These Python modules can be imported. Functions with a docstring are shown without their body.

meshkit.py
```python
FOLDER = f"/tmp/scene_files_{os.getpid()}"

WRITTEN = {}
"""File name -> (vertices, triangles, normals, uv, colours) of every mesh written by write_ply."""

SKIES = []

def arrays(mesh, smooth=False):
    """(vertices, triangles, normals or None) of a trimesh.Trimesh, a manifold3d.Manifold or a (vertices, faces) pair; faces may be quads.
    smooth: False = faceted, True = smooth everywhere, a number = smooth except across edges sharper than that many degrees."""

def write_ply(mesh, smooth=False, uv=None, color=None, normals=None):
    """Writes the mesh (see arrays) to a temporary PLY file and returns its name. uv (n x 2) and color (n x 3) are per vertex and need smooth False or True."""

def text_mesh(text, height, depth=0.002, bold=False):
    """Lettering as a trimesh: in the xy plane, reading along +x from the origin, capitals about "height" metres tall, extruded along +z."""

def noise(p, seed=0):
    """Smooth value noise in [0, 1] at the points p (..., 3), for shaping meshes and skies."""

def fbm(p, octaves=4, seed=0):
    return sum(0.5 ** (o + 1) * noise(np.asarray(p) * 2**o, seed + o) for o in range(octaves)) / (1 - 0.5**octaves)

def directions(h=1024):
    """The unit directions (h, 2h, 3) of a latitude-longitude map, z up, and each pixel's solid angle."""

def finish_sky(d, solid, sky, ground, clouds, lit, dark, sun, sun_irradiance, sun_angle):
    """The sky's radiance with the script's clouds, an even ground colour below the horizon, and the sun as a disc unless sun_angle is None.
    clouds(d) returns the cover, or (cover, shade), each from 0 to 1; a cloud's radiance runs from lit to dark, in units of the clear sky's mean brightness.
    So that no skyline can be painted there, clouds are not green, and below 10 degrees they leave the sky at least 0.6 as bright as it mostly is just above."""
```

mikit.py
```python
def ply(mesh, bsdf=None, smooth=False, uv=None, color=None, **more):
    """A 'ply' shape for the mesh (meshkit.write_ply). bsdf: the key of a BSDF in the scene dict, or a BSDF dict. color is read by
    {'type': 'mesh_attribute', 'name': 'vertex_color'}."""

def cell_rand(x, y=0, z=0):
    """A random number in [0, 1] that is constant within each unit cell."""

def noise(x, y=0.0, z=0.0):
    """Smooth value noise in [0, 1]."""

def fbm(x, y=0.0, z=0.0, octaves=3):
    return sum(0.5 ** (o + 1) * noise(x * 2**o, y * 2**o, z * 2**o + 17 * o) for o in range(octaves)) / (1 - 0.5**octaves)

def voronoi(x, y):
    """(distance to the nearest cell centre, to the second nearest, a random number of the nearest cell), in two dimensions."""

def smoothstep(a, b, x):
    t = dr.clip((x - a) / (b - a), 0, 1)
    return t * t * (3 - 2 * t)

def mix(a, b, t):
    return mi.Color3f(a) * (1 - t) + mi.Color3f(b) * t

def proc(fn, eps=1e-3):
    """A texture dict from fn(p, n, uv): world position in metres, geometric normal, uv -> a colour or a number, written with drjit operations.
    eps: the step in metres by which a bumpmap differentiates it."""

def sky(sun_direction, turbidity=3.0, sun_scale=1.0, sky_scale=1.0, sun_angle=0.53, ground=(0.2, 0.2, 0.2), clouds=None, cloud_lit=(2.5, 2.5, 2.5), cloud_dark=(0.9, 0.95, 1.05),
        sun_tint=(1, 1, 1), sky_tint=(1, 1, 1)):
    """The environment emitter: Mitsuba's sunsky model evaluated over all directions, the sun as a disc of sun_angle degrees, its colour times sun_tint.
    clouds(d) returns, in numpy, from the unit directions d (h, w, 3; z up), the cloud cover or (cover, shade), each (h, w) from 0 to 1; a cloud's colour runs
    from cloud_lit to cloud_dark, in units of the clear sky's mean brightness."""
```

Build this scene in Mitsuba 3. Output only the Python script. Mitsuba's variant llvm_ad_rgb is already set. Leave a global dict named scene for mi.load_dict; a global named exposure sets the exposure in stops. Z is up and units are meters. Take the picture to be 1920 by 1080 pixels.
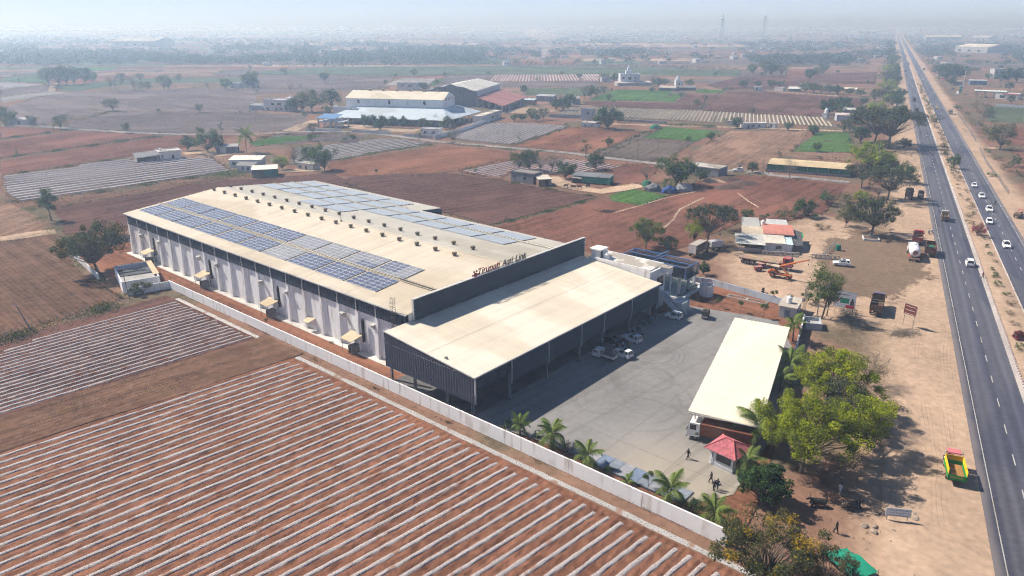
import math, random
import numpy as np, trimesh, manifold3d, shapely
import drjit as dr, mitsuba as mi
import mikit, meshkit
from mikit import noise, fbm, voronoi, cell_rand, smoothstep, mix

scene, labels = {}, {}
T = mi.ScalarTransform4f
rnd = random.Random(7)
rng = np.random.default_rng(11)

# ---------------------------------------------------------------- camera, sky, exposure
FOC, CAMH = 1365.0, 60.0                       # focal length in pixels of a 1920 wide picture; drone height
PITCH = math.atan((540 - 47) / FOC)
_c, _s = math.cos(PITCH), math.sin(PITCH)
scene['camera'] = {'type': 'perspective', 'fov': math.degrees(2 * math.atan(960 / FOC)), 'fov_axis': 'x', 'near_clip': 0.5, 'far_clip': 60000.0,
                   'to_world': T().look_at(origin=[0, 0, CAMH], target=[0, _c * 100, CAMH - _s * 100], up=[0, 0, 1]),
                   'medium': {'type': 'ref', 'id': 'air'}}
SUN_AZ, SUN_EL = math.radians(115), math.radians(47)   # the way shadows fall, and the sun's height
SUN = [-math.sin(SUN_AZ) * math.cos(SUN_EL), -math.cos(SUN_AZ) * math.cos(SUN_EL), math.sin(SUN_EL)]
scene['sky'] = mikit.sky(SUN, turbidity=3.5, sun_scale=1.3, sky_scale=0.43, sun_tint=(0.90, 1.0, 1.17), sky_tint=(0.86, 1.0, 1.20),
                         clouds=lambda d: 0.96 * np.exp(-np.abs(d[..., 2]) / 0.10), cloud_lit=(4.4, 5.3, 6.7))   # dust haze, whiter towards the horizon
exposure = 2.15
scene['air'] = {'type': 'homogeneous', 'albedo': {'type': 'rgb', 'value': [0.77, 0.895, 0.999]},
                'sigma_t': {'type': 'rgb', 'value': [0.00036, 0.00043, 0.00053]}, 'phase': {'type': 'hg', 'g': 0.35}}

# ---------------------------------------------------------------- frames and places
def ground(px, py, z=0.0):
    """The place at height z that stands at this pixel of the surveyed picture (1920 x 1080)."""
    x, y = (px - 960) / FOC, -(py - 540) / FOC
    d = np.array([x, _c + y * _s, -_s + y * _c])
    t = (z - CAMH) / d[2]
    return np.array([d[0] * t, d[1] * t, z])

YB = math.radians(40.4)
U, V = np.array([math.sin(YB), math.cos(YB), 0]), np.array([-math.cos(YB), math.sin(YB), 0])
OB = ground(890.5, 705, 8.0) * [1, 1, 0]
MB = np.eye(4); MB[:3, 0], MB[:3, 1], MB[:3, 3] = U, V, OB      # frame of the plant: x along the front, y back along the long wall
YR = math.radians(26.35)
RD, RN = np.array([math.sin(YR), math.cos(YR), 0]), np.array([math.cos(YR), -math.sin(YR), 0])
MR = np.eye(4); MR[:3, 0], MR[:3, 1] = RN, RD                   # frame of the highway: x across, y along

def at(x, y, z=0.0, az=0.0, s=1.0):
    """Places a thing: its local x axis turned by az (degrees, counter-clockwise from world +x)."""
    a = math.radians(az)
    m = np.eye(4)
    m[:2, :2] = [[math.cos(a), -math.sin(a)], [math.sin(a), math.cos(a)]]
    m[:3, :3] *= s
    m[:3, 3] = x, y, z
    return m

def gat(px, py, az=0.0, z=0.0, s=1.0):
    g = ground(px, py)
    return at(g[0], g[1], z, az, s)

def mat_apply(m, v):
    return np.asarray(v, float) @ m[:3, :3].T + m[:3, 3]

AZ_U, AZ_V = math.degrees(math.atan2(U[1], U[0])), math.degrees(math.atan2(V[1], V[0]))
AZ_R = math.degrees(math.atan2(RD[1], RD[0]))

# ---------------------------------------------------------------- materials
def field_fn(p, n, uv):
    k = dr.floor(uv.x / 6000 + 0.5)
    a, b = uv.x - 6000 * k, uv.y
    pal = [(.165, .078, .058), (.105, .057, .048), (.122, .097, .095), (.215, .135, .096), (.055, .115, .030), (.082, .105, .064),
           (.36, .265, .19), (.130, .076, .053), (.185, .088, .057), (.120, .094, .080), (.24, .22, .215)]
    col = mi.Color3f(0.0)
    for i, c in enumerate(pal):
        col = dr.select(k == i, mi.Color3f(*c), col)
    green = (k == 4) | (k == 5)
    big = fbm(p.x * 0.018, p.y * 0.018, k, 4)
    mid = fbm(p.x * 0.13 + 5, p.y * 0.13, k, 3)
    fine = fbm(p.x * 1.1, p.y * 1.1, 3.0, 2)
    rowj = a + 0.35 * noise(b * 0.15, a * 0.2)
    r1 = dr.sin(rowj * 6.2832 / 1.15)
    r2 = dr.sin(rowj * 6.2832 / 4.3 + 2.0)
    along = noise(a * 0.9, b * 0.05, k)                       # passes of the plough
    val = 1 + 0.7 * (big - 0.5) + 0.45 * (mid - 0.5) + 0.7 * (fine - 0.5) + 0.10 * r1 * dr.select(k == 6, 0, 1) + 0.07 * r2 + 0.35 * (along - 0.5)
    pale = smoothstep(0.54, 0.70, fbm(a * 0.05 + 31, b * 0.02, k, 4)) * dr.select(green, 0, 0.55)
    col = mix(col * val, col * mi.Color3f(1.7, 1.65, 1.6), pale)
    tuft = smoothstep(0.6, 0.8, fbm(p.x * 0.35, p.y * 0.35 + 9, k, 3)) * dr.select(k == 7, 0.45, dr.select(green, 0.35, 0.05))
    col = mix(col, dr.select(k == 7, mi.Color3f(.15, .095, .055), mi.Color3f(.14, .14, .05)), tuft)
    return dr.maximum(col, 0.008)

def field_h(p, n, uv):
    k = dr.floor(uv.x / 6000 + 0.5)
    a = uv.x - 6000 * k
    return 0.05 * dr.sin(a * 6.2832 / 1.15) + 0.13 * fbm(p.x * 1.3, p.y * 1.3, k, 2) + 0.07 * noise(p.x * 4.1, p.y * 4.1, k)

def earth_fn(p, n, uv):
    big = fbm(p.x * 0.012, p.y * 0.012, 0.3, 4)
    mid = fbm(p.x * 0.11, p.y * 0.11, 1.7, 4)
    fine = fbm(p.x * 1.3, p.y * 1.3, 2.0, 3)
    s = p.x * RD[0] + p.y * RD[1]
    q = p.x * RN[0] + p.y * RN[1]
    wob = 9.0 * fbm(s * 0.018, q * 0.02, 4.0, 3)
    g1 = (q + wob) * 1.7 + 0.6 * fbm(s * 0.2, q * 0.3, 2.0, 2)
    trk = smoothstep(0.36, 0.5, dr.abs(g1 - dr.floor(g1) - 0.5)) * smoothstep(0.50, 0.72, noise(dr.floor(g1) * 3.7, s * 0.03, 5.0)) * smoothstep(0.3, 0.6, fbm(s * 0.05, q * 0.09, 8.0, 2))
    near = smoothstep(1.0, 12.0, q + 6 * (big - 0.5)) * smoothstep(56.0, 47.0, q)          # sandy beside the highway
    e1 = dr.sqrt(dr.square((s - 203) / 52) + dr.square((q + 4) / 30)) + 0.5 * (mid - 0.5) + 0.5 * (big - 0.5)
    near = dr.maximum(near, smoothstep(1.1, 0.8, e1))                                         # the lorry lot
    e2 = dr.sqrt(dr.square((s - 213) / 34) + dr.square((q - 3.5) / 15)) + 0.7 * (mid - 0.5) + 0.25 * (fine - 0.5)
    oil = smoothstep(1.02, 0.86, e2)                                                          # oily trodden earth
    red = mi.Color3f(.185, .105, .076)
    sand = mi.Color3f(.41, .295, .215)
    col = mix(red, sand, dr.clip(near * 1.1 + 0.9 * (big - 0.5), 0, 1))
    col = col * (1 + 0.5 * (mid - 0.5) + 0.45 * (fine - 0.5))
    col = mix(col, mi.Color3f(.15, .105, .075) * (0.7 + 0.6 * mid + 0.4 * (fine - 0.5)), oil * 0.88)
    col = mix(col, col * 0.64, trk * near * 0.9)
    grass = smoothstep(0.44, 0.62, fbm(p.x * 0.05 + 40, p.y * 0.05, 3.0, 4)) * (1 - near * 0.93)
    return mix(col, mi.Color3f(.115, .10, .066) * (0.6 + 0.8 * fine), grass * 0.8)

def earth_h(p, n, uv):
    return 0.12 * fbm(p.x * 0.9, p.y * 0.9, 1.0, 3)

def asphalt_fn(p, n, uv):
    s = p.x * RD[0] + p.y * RD[1]
    q = p.x * RN[0] + p.y * RN[1]
    lane = dr.sin((q - 25.1) * 6.2832 / 1.75)
    streak = noise(q * 1.6, s * 0.012, 2.0)
    patch = smoothstep(0.50, 0.62, fbm(q * 0.35, s * 0.03, 6.0, 3))
    base = mi.Color3f(.078, .078, .096) * (1 + 0.14 * lane + 0.5 * (streak - 0.5) + 0.3 * (fbm(p.x * 2, p.y * 2, 0.0, 2) - 0.5))
    base = mix(base, base * mi.Color3f(0.72, 0.74, 0.86), patch)
    dust = smoothstep(21.6, 20.2, q + 0.5 * noise(s * 0.3, 1.0)) * dr.select(q < 30, 1, 0) + smoothstep(42.6, 43.9, q + 0.5 * noise(s * 0.3, 4.0))
    return mix(base, mi.Color3f(.185, .16, .155), dr.clip(dust, 0, 1) * 0.72)

def yard_fn(p, n, uv):
    u, v = (p.x - OB[0]) * U[0] + (p.y - OB[1]) * U[1], (p.x - OB[0]) * V[0] + (p.y - OB[1]) * V[1]
    col = mi.Color3f(.205, .20, .198) * (1 + 0.45 * (fbm(u * 0.09, v * 0.09, 1.0, 4) - 0.5) + 0.2 * (fbm(u * 1.5, v * 1.5, 2.0, 2) - 0.5))
    pale = smoothstep(22.0, 4.0, u) * smoothstep(-16.0, -30.0, v)
    col = mix(col, mi.Color3f(.37, .32, .25), pale * 0.8)
    marks = mi.Float(0)
    for i, (cu, cv, r0) in enumerate(((18, -12, 6.5), (22, -16, 9.5), (30, -13, 7.0), (13, -20, 11), (40, -9, 6.0), (34, -17, 12))):
        d = dr.sqrt(dr.square(u - cu) + dr.square(v - cv)) + 1.4 * noise(u * 0.1, v * 0.1, i * 3.0)
        band = smoothstep(3.4, 0.0, dr.abs(d - r0)) * smoothstep(0.40, 0.62, noise(d * 2.6, i * 7.0)) * smoothstep(0.35, 0.6, noise(u * 0.12, v * 0.12, i * 5.0 + 2))
        marks = dr.maximum(marks, band)
    rub = smoothstep(0.45, 0.75, noise(u * 0.09 + 0.9 * v, v * 0.08, 3.0)) * smoothstep(0.3, 0.6, fbm(u * 0.06, v * 0.06, 9.0, 2))
    col = mix(col, mi.Color3f(.10, .095, .092), dr.clip(0.32 * marks + 0.26 * rub, 0, 1))
    fu, fv = u / 9.5 - dr.floor(u / 9.5), (v + 40) / 9.5 - dr.floor((v + 40) / 9.5)
    joint = dr.select((fu < 0.012) | (fv < 0.012), 1.0, 0.0)
    return mix(col, mi.Color3f(.14, .13, .12), joint * 0.7)

def matte_fn(p, n, uv):
    a = dr.round(uv.x); b = dr.round(uv.y)
    r = dr.floor(a / 1024); g = a - r * 1024
    bb = dr.floor(b / 64); t = b - bb * 64
    c = mi.Color3f(dr.square(r / 1023), dr.square(g / 1023), dr.square(bb / 1023))
    h = p.x * 0.83 + p.y * 0.55
    n1 = fbm(p.x * 0.35, p.y * 0.35, p.z * 0.35, 3)
    n2 = fbm(p.x * 3, p.y * 3, p.z * 3, 2)
    streak = noise(h * 2.2 + p.x * 1.3, p.z * 0.16, 3.0)
    big = fbm(p.x * 0.06 + 3, p.y * 0.06, 1.0, 4)
    out = c * (1 + 0.22 * (n1 - 0.5) + 0.16 * (n2 - 0.5))
    grime = smoothstep(0.55, 0.85, streak) * smoothstep(0.3, 0.7, n1)
    out = dr.select(t == 1, mix(c * (0.96 + 0.12 * (n1 - 0.5)), c * mi.Color3f(.62, .56, .50), grime * 0.7 + 0.10 * n2), out)        # plaster
    out = dr.select(t == 2, c * (1 + 0.55 * (n1 - 0.5) + 0.4 * (n2 - 0.5) + 0.4 * (big - 0.5)), out)                                # concrete, old sheet
    u, v = (p.x - OB[0]) * U[0] + (p.y - OB[1]) * U[1], (p.x - OB[0]) * V[0] + (p.y - OB[1]) * V[1]
    rib = noise(v * 1.1, u * 0.04, 2.0)
    w_ = dr.select(v > 20.85, v, u); x_ = dr.select(v > 20.85, u, v)                       # sheets run down the slope
    seam = dr.abs(w_ - dr.floor(w_) - 0.5) * 2; lap = dr.abs(x_ / 5.25 - dr.floor(x_ / 5.25) - 0.5) * 2
    sheet = 1 - 0.07 * smoothstep(0.84, 0.97, seam) - 0.10 * smoothstep(0.955, 0.985, lap) + 0.06 * (cell_rand(dr.floor(w_), dr.floor(x_ / 5.25), 3.0) - 0.5)
    wash = smoothstep(0.46, 0.62, fbm(u * 0.09, v * 0.035, 5.0, 4))
    out = dr.select(t == 3, mix(c, c * mi.Color3f(0.86, .84, .80), wash) * (1 + 0.10 * (rib - 0.5) + 0.10 * (n1 - 0.5)) * sheet, out)         # roof sheet
    out = dr.select(t == 4, c * (0.7 + 0.6 * noise(h * 9, p.z * 2.0, p.y * 9)), out)                                                # bark, timber
    f1, f2, f3 = voronoi(p.x * 3.2, p.y * 3.2)
    soil = smoothstep(0.68, 0.78, fbm(p.x * 0.5, p.y * 0.5, 7.0, 3))
    out = dr.select(t == 5, mix(mix(c * (1 + 0.25 * (n1 - 0.5)), mi.Color3f(.07, .05, .045), dr.select(f1 < 0.20, 0.75, 0.0)), mi.Color3f(.24, .13, .09), soil * 0.8), out)   # mulch film with plant holes
    dust = smoothstep(0.40, 0.72, n1) * 0.45 + smoothstep(0.6, 0.8, n2) * 0.25
    out = dr.select(t == 6, mix(c, mi.Color3f(.25, .18, .13), dust), out)                                                           # dusty paint
    out = dr.select(t == 7, c * (0.75 + 0.5 * cell_rand(dr.floor(u * 3.2), dr.floor(v * 3.2), 1.0)), out)                             # weathered tiles
    out = dr.select(t == 8, mix(c, mi.Color3f(.20, .17, .14), smoothstep(0.45, 0.6, fbm(u * 0.25, v * 0.25, 2.0, 4)) * 0.75), out)    # stained slab
    return dr.clip(out, 0.004, 0.92)

MAT = {'type': 'principled', 'base_color': mikit.proc(matte_fn), 'roughness': 0.8, 'specular': 0.25}
scene['matte'] = {'type': 'twosided', 'bsdf': MAT}
scene['gloss'] = {'type': 'twosided', 'bsdf': {**MAT, 'roughness': 0.32, 'specular': 0.5, 'clearcoat': 0.6, 'clearcoat_gloss': 0.9}}
scene['glass'] = {'type': 'twosided', 'bsdf': {'type': 'principled', 'base_color': {'type': 'rgb', 'value': [.018, .022, .028]}, 'roughness': 0.08, 'specular': 0.6}}
scene['solar'] = {'type': 'twosided', 'bsdf': {**MAT, 'roughness': 0.22, 'specular': 0.55}}
scene['field'] = {'type': 'twosided', 'bsdf': {'type': 'bumpmap', 'arbitrary': mikit.proc(field_h, eps=0.06), 'scale': 1.0,
                  'bsdf': {'type': 'diffuse', 'reflectance': mikit.proc(field_fn)}}}
scene['earth'] = {'type': 'twosided', 'bsdf': {'type': 'bumpmap', 'arbitrary': mikit.proc(earth_h, eps=0.06), 'scale': 1.0,
                  'bsdf': {'type': 'diffuse', 'reflectance': mikit.proc(earth_fn)}}}
scene['asphalt'] = {'type': 'twosided', 'bsdf': {'type': 'principled', 'base_color': mikit.proc(asphalt_fn), 'roughness': 0.62, 'specular': 0.35}}
scene['yard_concrete'] = {'type': 'twosided', 'bsdf': {'type': 'principled', 'base_color': mikit.proc(yard_fn), 'roughness': 0.75, 'specular': 0.3}}
scene['leaf'] = {'type': 'principledthin', 'base_color': {'type': 'mesh_attribute', 'name': 'vertex_color'}, 'roughness': 0.65, 'diff_trans': 0.7, 'spec_trans': 0.0, 'eta': 1.3}

# ---------------------------------------------------------------- mesh helpers
class M:
    """Collects pieces of one mesh."""
    def __init__(s):
        s.v, s.f, s.n = [], [], 0
    def add(s, v, f):
        v, f = np.asarray(v, float).reshape(-1, 3), np.asarray(f, int)
        if f.ndim == 2 and f.shape[1] == 4:
            f = np.vstack([f[:, [0, 1, 2]], f[:, [0, 2, 3]]])
        s.v.append(v); s.f.append(f + s.n); s.n += len(v)
        return s
    def mesh(s, m, xf=None):
        v = np.asarray(m.vertices if hasattr(m, 'vertices') else m[0]); f = np.asarray(m.faces if hasattr(m, 'faces') else m[1])
        return s.add(v if xf is None else mat_apply(xf, v), f)
    def box(s, x0, x1, y0, y1, z0, z1, xf=None, top=None):
        """top: (x0, x1, y0, y1) of the upper face when it differs."""
        a = (x0, x1, y0, y1) if top is None else top
        v = np.array([[x0, y0, z0], [x1, y0, z0], [x1, y1, z0], [x0, y1, z0], [a[0], a[2], z1], [a[1], a[2], z1], [a[1], a[3], z1], [a[0], a[3], z1]], float)
        return s.add(v if xf is None else mat_apply(xf, v), [[0, 3, 2, 1], [4, 5, 6, 7], [0, 1, 5, 4], [1, 2, 6, 5], [2, 3, 7, 6], [3, 0, 4, 7]])
    def rbox(s, x0, x1, y0, y1, z0, z1, b=0.03, xf=None):
        """A box with chamfered edges."""
        c = np.array([[x, y, z] for x in (x0, x1) for y in (y0, y1) for z in (z0, z1)], float)
        mid, pts = c.mean(0), []
        for q in c:
            for k in range(3):
                w = q.copy()
                for j in range(3):
                    if j != k:
                        w[j] += b * np.sign(mid[j] - q[j])
                pts.append(w)
        h = trimesh.convex.convex_hull(np.array(pts))
        return s.mesh(h, xf)
    def tube(s, p, q, r0, r1=None, n=8, caps=True):
        r1 = r0 if r1 is None else r1
        p, q = np.asarray(p, float), np.asarray(q, float)
        d = q - p; d = d / (np.linalg.norm(d) + 1e-9)
        a = np.cross(d, [0, 0, 1] if abs(d[2]) < 0.9 else [1, 0, 0]); a /= np.linalg.norm(a)
        b = np.cross(d, a)
        t = np.arange(n) * 2 * np.pi / n
        ring = np.cos(t)[:, None] * a + np.sin(t)[:, None] * b
        v = np.vstack([p + ring * r0, q + ring * r1, [p], [q]])
        i = np.arange(n); j = (i + 1) % n
        f = np.vstack([np.stack([i, j, j + n], 1), np.stack([i, j + n, i + n], 1)])
        if caps:
            f = np.vstack([f, np.stack([j, i, i * 0 + 2 * n], 1), np.stack([i + n, j + n, i * 0 + 2 * n + 1], 1)])
        return s.add(v, f)
    def path(s, pts, rad, n=6):
        """A smooth tube along points."""
        p = np.asarray(pts, float); rad = np.broadcast_to(rad, (len(p),)).astype(float)
        t = np.gradient(p, axis=0); t /= np.linalg.norm(t, axis=1, keepdims=True) + 1e-9
        a = np.cross(t, np.where(np.abs(t[:, 2:]) < 0.92, [0, 0, 1.0], [1.0, 0, 0])); a /= np.linalg.norm(a, axis=1, keepdims=True) + 1e-9
        b = np.cross(t, a); g = np.arange(n) * 2 * np.pi / n
        v = p[:, None] + rad[:, None, None] * (np.cos(g)[None, :, None] * a[:, None] + np.sin(g)[None, :, None] * b[:, None])
        i, j = np.meshgrid(np.arange(len(p) - 1), np.arange(n), indexing='ij')
        q = np.stack([i * n + j, i * n + (j + 1) % n, (i + 1) * n + (j + 1) % n, (i + 1) * n + j], -1).reshape(-1, 4)
        return s.add(v.reshape(-1, 3), q)
    def quad(s, a, b, c, d):
        return s.add([a, b, c, d], [[0, 1, 2, 3]])
    def slab(s, a, b, c, d, t):
        """A sheet of thickness t hanging below the quad a b c d."""
        top = np.array([a, b, c, d], float); bot = top - [0, 0, t]
        return s.add(np.vstack([bot, top]), [[0, 3, 2, 1], [4, 5, 6, 7], [0, 1, 5, 4], [1, 2, 6, 5], [2, 3, 7, 6], [3, 0, 4, 7]])
    def prism(s, poly, z0, z1, xf=None):
        """An outline in x, y pulled from z0 to z1."""
        m = trimesh.creation.extrude_polygon(shapely.Polygon(poly).buffer(0), z1 - z0, engine='earcut')
        v = np.array(m.vertices) + [0, 0, z0]
        return s.add(v if xf is None else mat_apply(xf, v), m.faces)
    def side(s, poly, y0, y1, xf=None):
        """An outline in x, z pulled from y0 to y1."""
        m = trimesh.creation.extrude_polygon(shapely.Polygon(poly).buffer(0), y1 - y0, engine='earcut')
        v = np.array(m.vertices); v = np.stack([v[:, 0], y1 - v[:, 2], v[:, 1]], 1)
        return s.add(v if xf is None else mat_apply(xf, v), m.faces)
    def arrays(s):
        return np.vstack(s.v), np.vstack(s.f)

def packed(col, typ, n):
    r, g, b = (int(round(1023 * math.sqrt(min(max(c, 0), 1)))) for c in col)
    return np.tile([r * 1024 + g, b * 64 + typ], (n, 1)).astype(float)

COUNT = {}
def fresh(key):
    """The key itself, or the key with the next three-digit number when it is taken."""
    k = COUNT.get(key, 0)
    COUNT[key] = k + 1
    return key if k == 0 else f'{key}_{k:03d}'

def put(key, m, col=(.5, .5, .5), typ=0, bsdf='matte', smooth=False, xf=None, place=None):
    """Adds ONE entry to the scene. key may be 'thing__part'. xf is baked in, place becomes to_world."""
    key = fresh(key)
    if isinstance(m, M):
        m = m.arrays()
    v, f = (np.array(m.vertices), np.array(m.faces)) if hasattr(m, 'vertices') else m
    if xf is not None:
        v = mat_apply(xf, v)
    if smooth not in (False, True):
        w = trimesh.graph.smooth_shade(trimesh.Trimesh(v, f, process=True), angle=math.radians(smooth), facet_minarea=None)
        v, f, smooth = np.array(w.vertices), np.array(w.faces), True
    uv = None if bsdf in ('glass',) else packed(col, typ, len(v))
    d = mikit.ply((v, f), bsdf, smooth, uv=uv)
    if place is not None:
        d['to_world'] = T(place)
    scene[key] = d
    return key

def again(key, src, place):
    """Another entry with the mesh of entry src."""
    key = fresh(key)
    scene[key] = {**scene[src], 'to_world': T(place)}
    return key

def tag(key, label=None, cat=None, group=None, kind=None):
    assert label is None or 4 <= len(label.split()) <= 16, (key, label)
    labels[key] = {k: v for k, v in (('label', label), ('category', cat), ('group', group), ('kind', kind)) if v}
    return key

def thing(name, label, cat, group=None):
    return tag(fresh(name), label, cat, group)

def triangulated(poly):
    v, f = trimesh.creation.triangulate_polygon(shapely.Polygon(poly).buffer(0), engine='earcut')
    return np.asarray(v), np.asarray(f)

WHITE, CREAM, NAVY = (.74, .75, .77), (.62, .535, .41), (.032, .043, .066)
CONC, DARK, RUST = (.34, .325, .305), (.02, .02, .022), (.16, .07, .045)

# ================================================================ GROUND, FIELDS, ROADS
def grid_sheet(x0, x1, y0, y1, step, z, m=None):
    xs, ys = np.arange(x0, x1 + step * .5, step), np.arange(y0, y1 + step * .5, step)
    X, Y = np.meshgrid(xs, ys)
    v = np.stack([X, Y, np.full_like(X, z)], -1).reshape(-1, 3)
    i, j = np.meshgrid(np.arange(len(ys) - 1), np.arange(len(xs) - 1), indexing='ij')
    k = (i * len(xs) + j).reshape(-1)
    f = np.stack([k, k + 1, k + len(xs) + 1, k + len(xs)], 1)
    return (v if m is None else mat_apply(m, v)), f

def structure(key, v, f, bsdf, uv=None, smooth=False):
    key = fresh(key)
    f = np.asarray(f)
    scene[key] = mikit.ply((np.asarray(v), f), bsdf, smooth, uv=v[:, :2] if uv is None else uv)
    labels[key] = {'kind': 'structure'}
    return key

v, f = grid_sheet(-13000, 13000, -1000, 13000, 1000, 0.0)
structure('ground', v, f, 'earth')

def field_uv(v, kind, az):
    """Row coordinates in metres; the kind of soil goes into the first as a multiple of 6000."""
    a = math.radians(az)
    al, ac = v[:, 0] * math.cos(a) + v[:, 1] * math.sin(a), -v[:, 0] * math.sin(a) + v[:, 1] * math.cos(a)
    return np.stack([ac + 6000.0 * kind, al], 1)

FZ = [0.02]
FIELDS = {}
def field(kind, pts, rows, name='ploughed_field', jit=0.5, world=None):
    """A field laid on the ground: its corners and two points along its rows, surveyed in the picture."""
    p = np.array([ground(*q)[:2] for q in pts]) if world is None else np.array(world)
    if len(rows) == 2 and np.ndim(rows[0]):
        d = ground(*rows[1]) - ground(*rows[0]); az = math.degrees(math.atan2(d[1], d[0]))
    else:
        az = rows[0]
    out = []
    for a, b in zip(p, np.roll(p, -1, 0)):
        n = max(1, int(np.linalg.norm(b - a) / 7))
        for k in range(n):
            q = a + (b - a) * k / n
            out.append(q + jit * (rng.random(2) - .5) * (2 if k else 1))
    v, f = triangulated(out)
    FZ[0] += 0.0022
    v = np.column_stack([v, np.full(len(v), FZ[0])])
    key = structure(name, v, f, 'field', field_uv(v, kind, az))
    FIELDS[key] = (p, az)
    return key

def mulch_rows(key, kind_key, spacing, width, z=0.05, height=0.16, stuff=True, col=(.40, .37, .365), skip=0.0, seg=12.0, inset=1.0):
    """Raised beds under plastic film, laid along the rows of a field, all of them one part of it."""
    p, az = FIELDS[kind_key]
    a = math.radians(az); R = np.array([[math.cos(a), math.sin(a)], [-math.sin(a), math.cos(a)]])
    poly = shapely.Polygon(p @ R.T).buffer(-inset)
    x0, y0, x1, y1 = poly.bounds
    m = M()
    y = y0 + spacing / 2
    while y < y1:
        cut = poly.intersection(shapely.LineString([(x0 - 5, y), (x1 + 5, y)]))
        for g in getattr(cut, 'geoms', [cut]):
            if g.is_empty or g.length < 4 or rnd.random() < skip:
                continue
            (ax, _), (bx, _) = g.coords[0], g.coords[-1]
            bx, ax = max(ax, bx) - rnd.random() * 1.2, min(ax, bx) + rnd.random() * 1.2
            n = max(2, int((bx - ax) / seg) + 1)
            xs = np.linspace(ax, bx, n)
            w = width / 2 * (1 + .12 * rng.standard_normal(n)); yy = y + .06 * rng.standard_normal(n)
            ring = np.stack([np.stack([xs, yy - w, xs * 0 + z * .2], 1), np.stack([xs, yy - w * .6, xs * 0 + z + height], 1),
                             np.stack([xs, yy + w * .6, xs * 0 + z + height], 1), np.stack([xs, yy + w, xs * 0 + z * .2], 1)], 1)
            ring[:, :, :2] = ring[:, :, :2] @ R
            i, j = np.meshgrid(np.arange(n - 1), np.arange(3), indexing='ij')
            q = np.stack([i * 4 + j, i * 4 + j + 1, (i + 1) * 4 + j + 1, (i + 1) * 4 + j], -1).reshape(-1, 4)
            m.add(ring.reshape(-1, 3), q)
        y += spacing
    k = put(key, m, col, 0)
    labels[k] = {'kind': 'stuff'}

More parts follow.
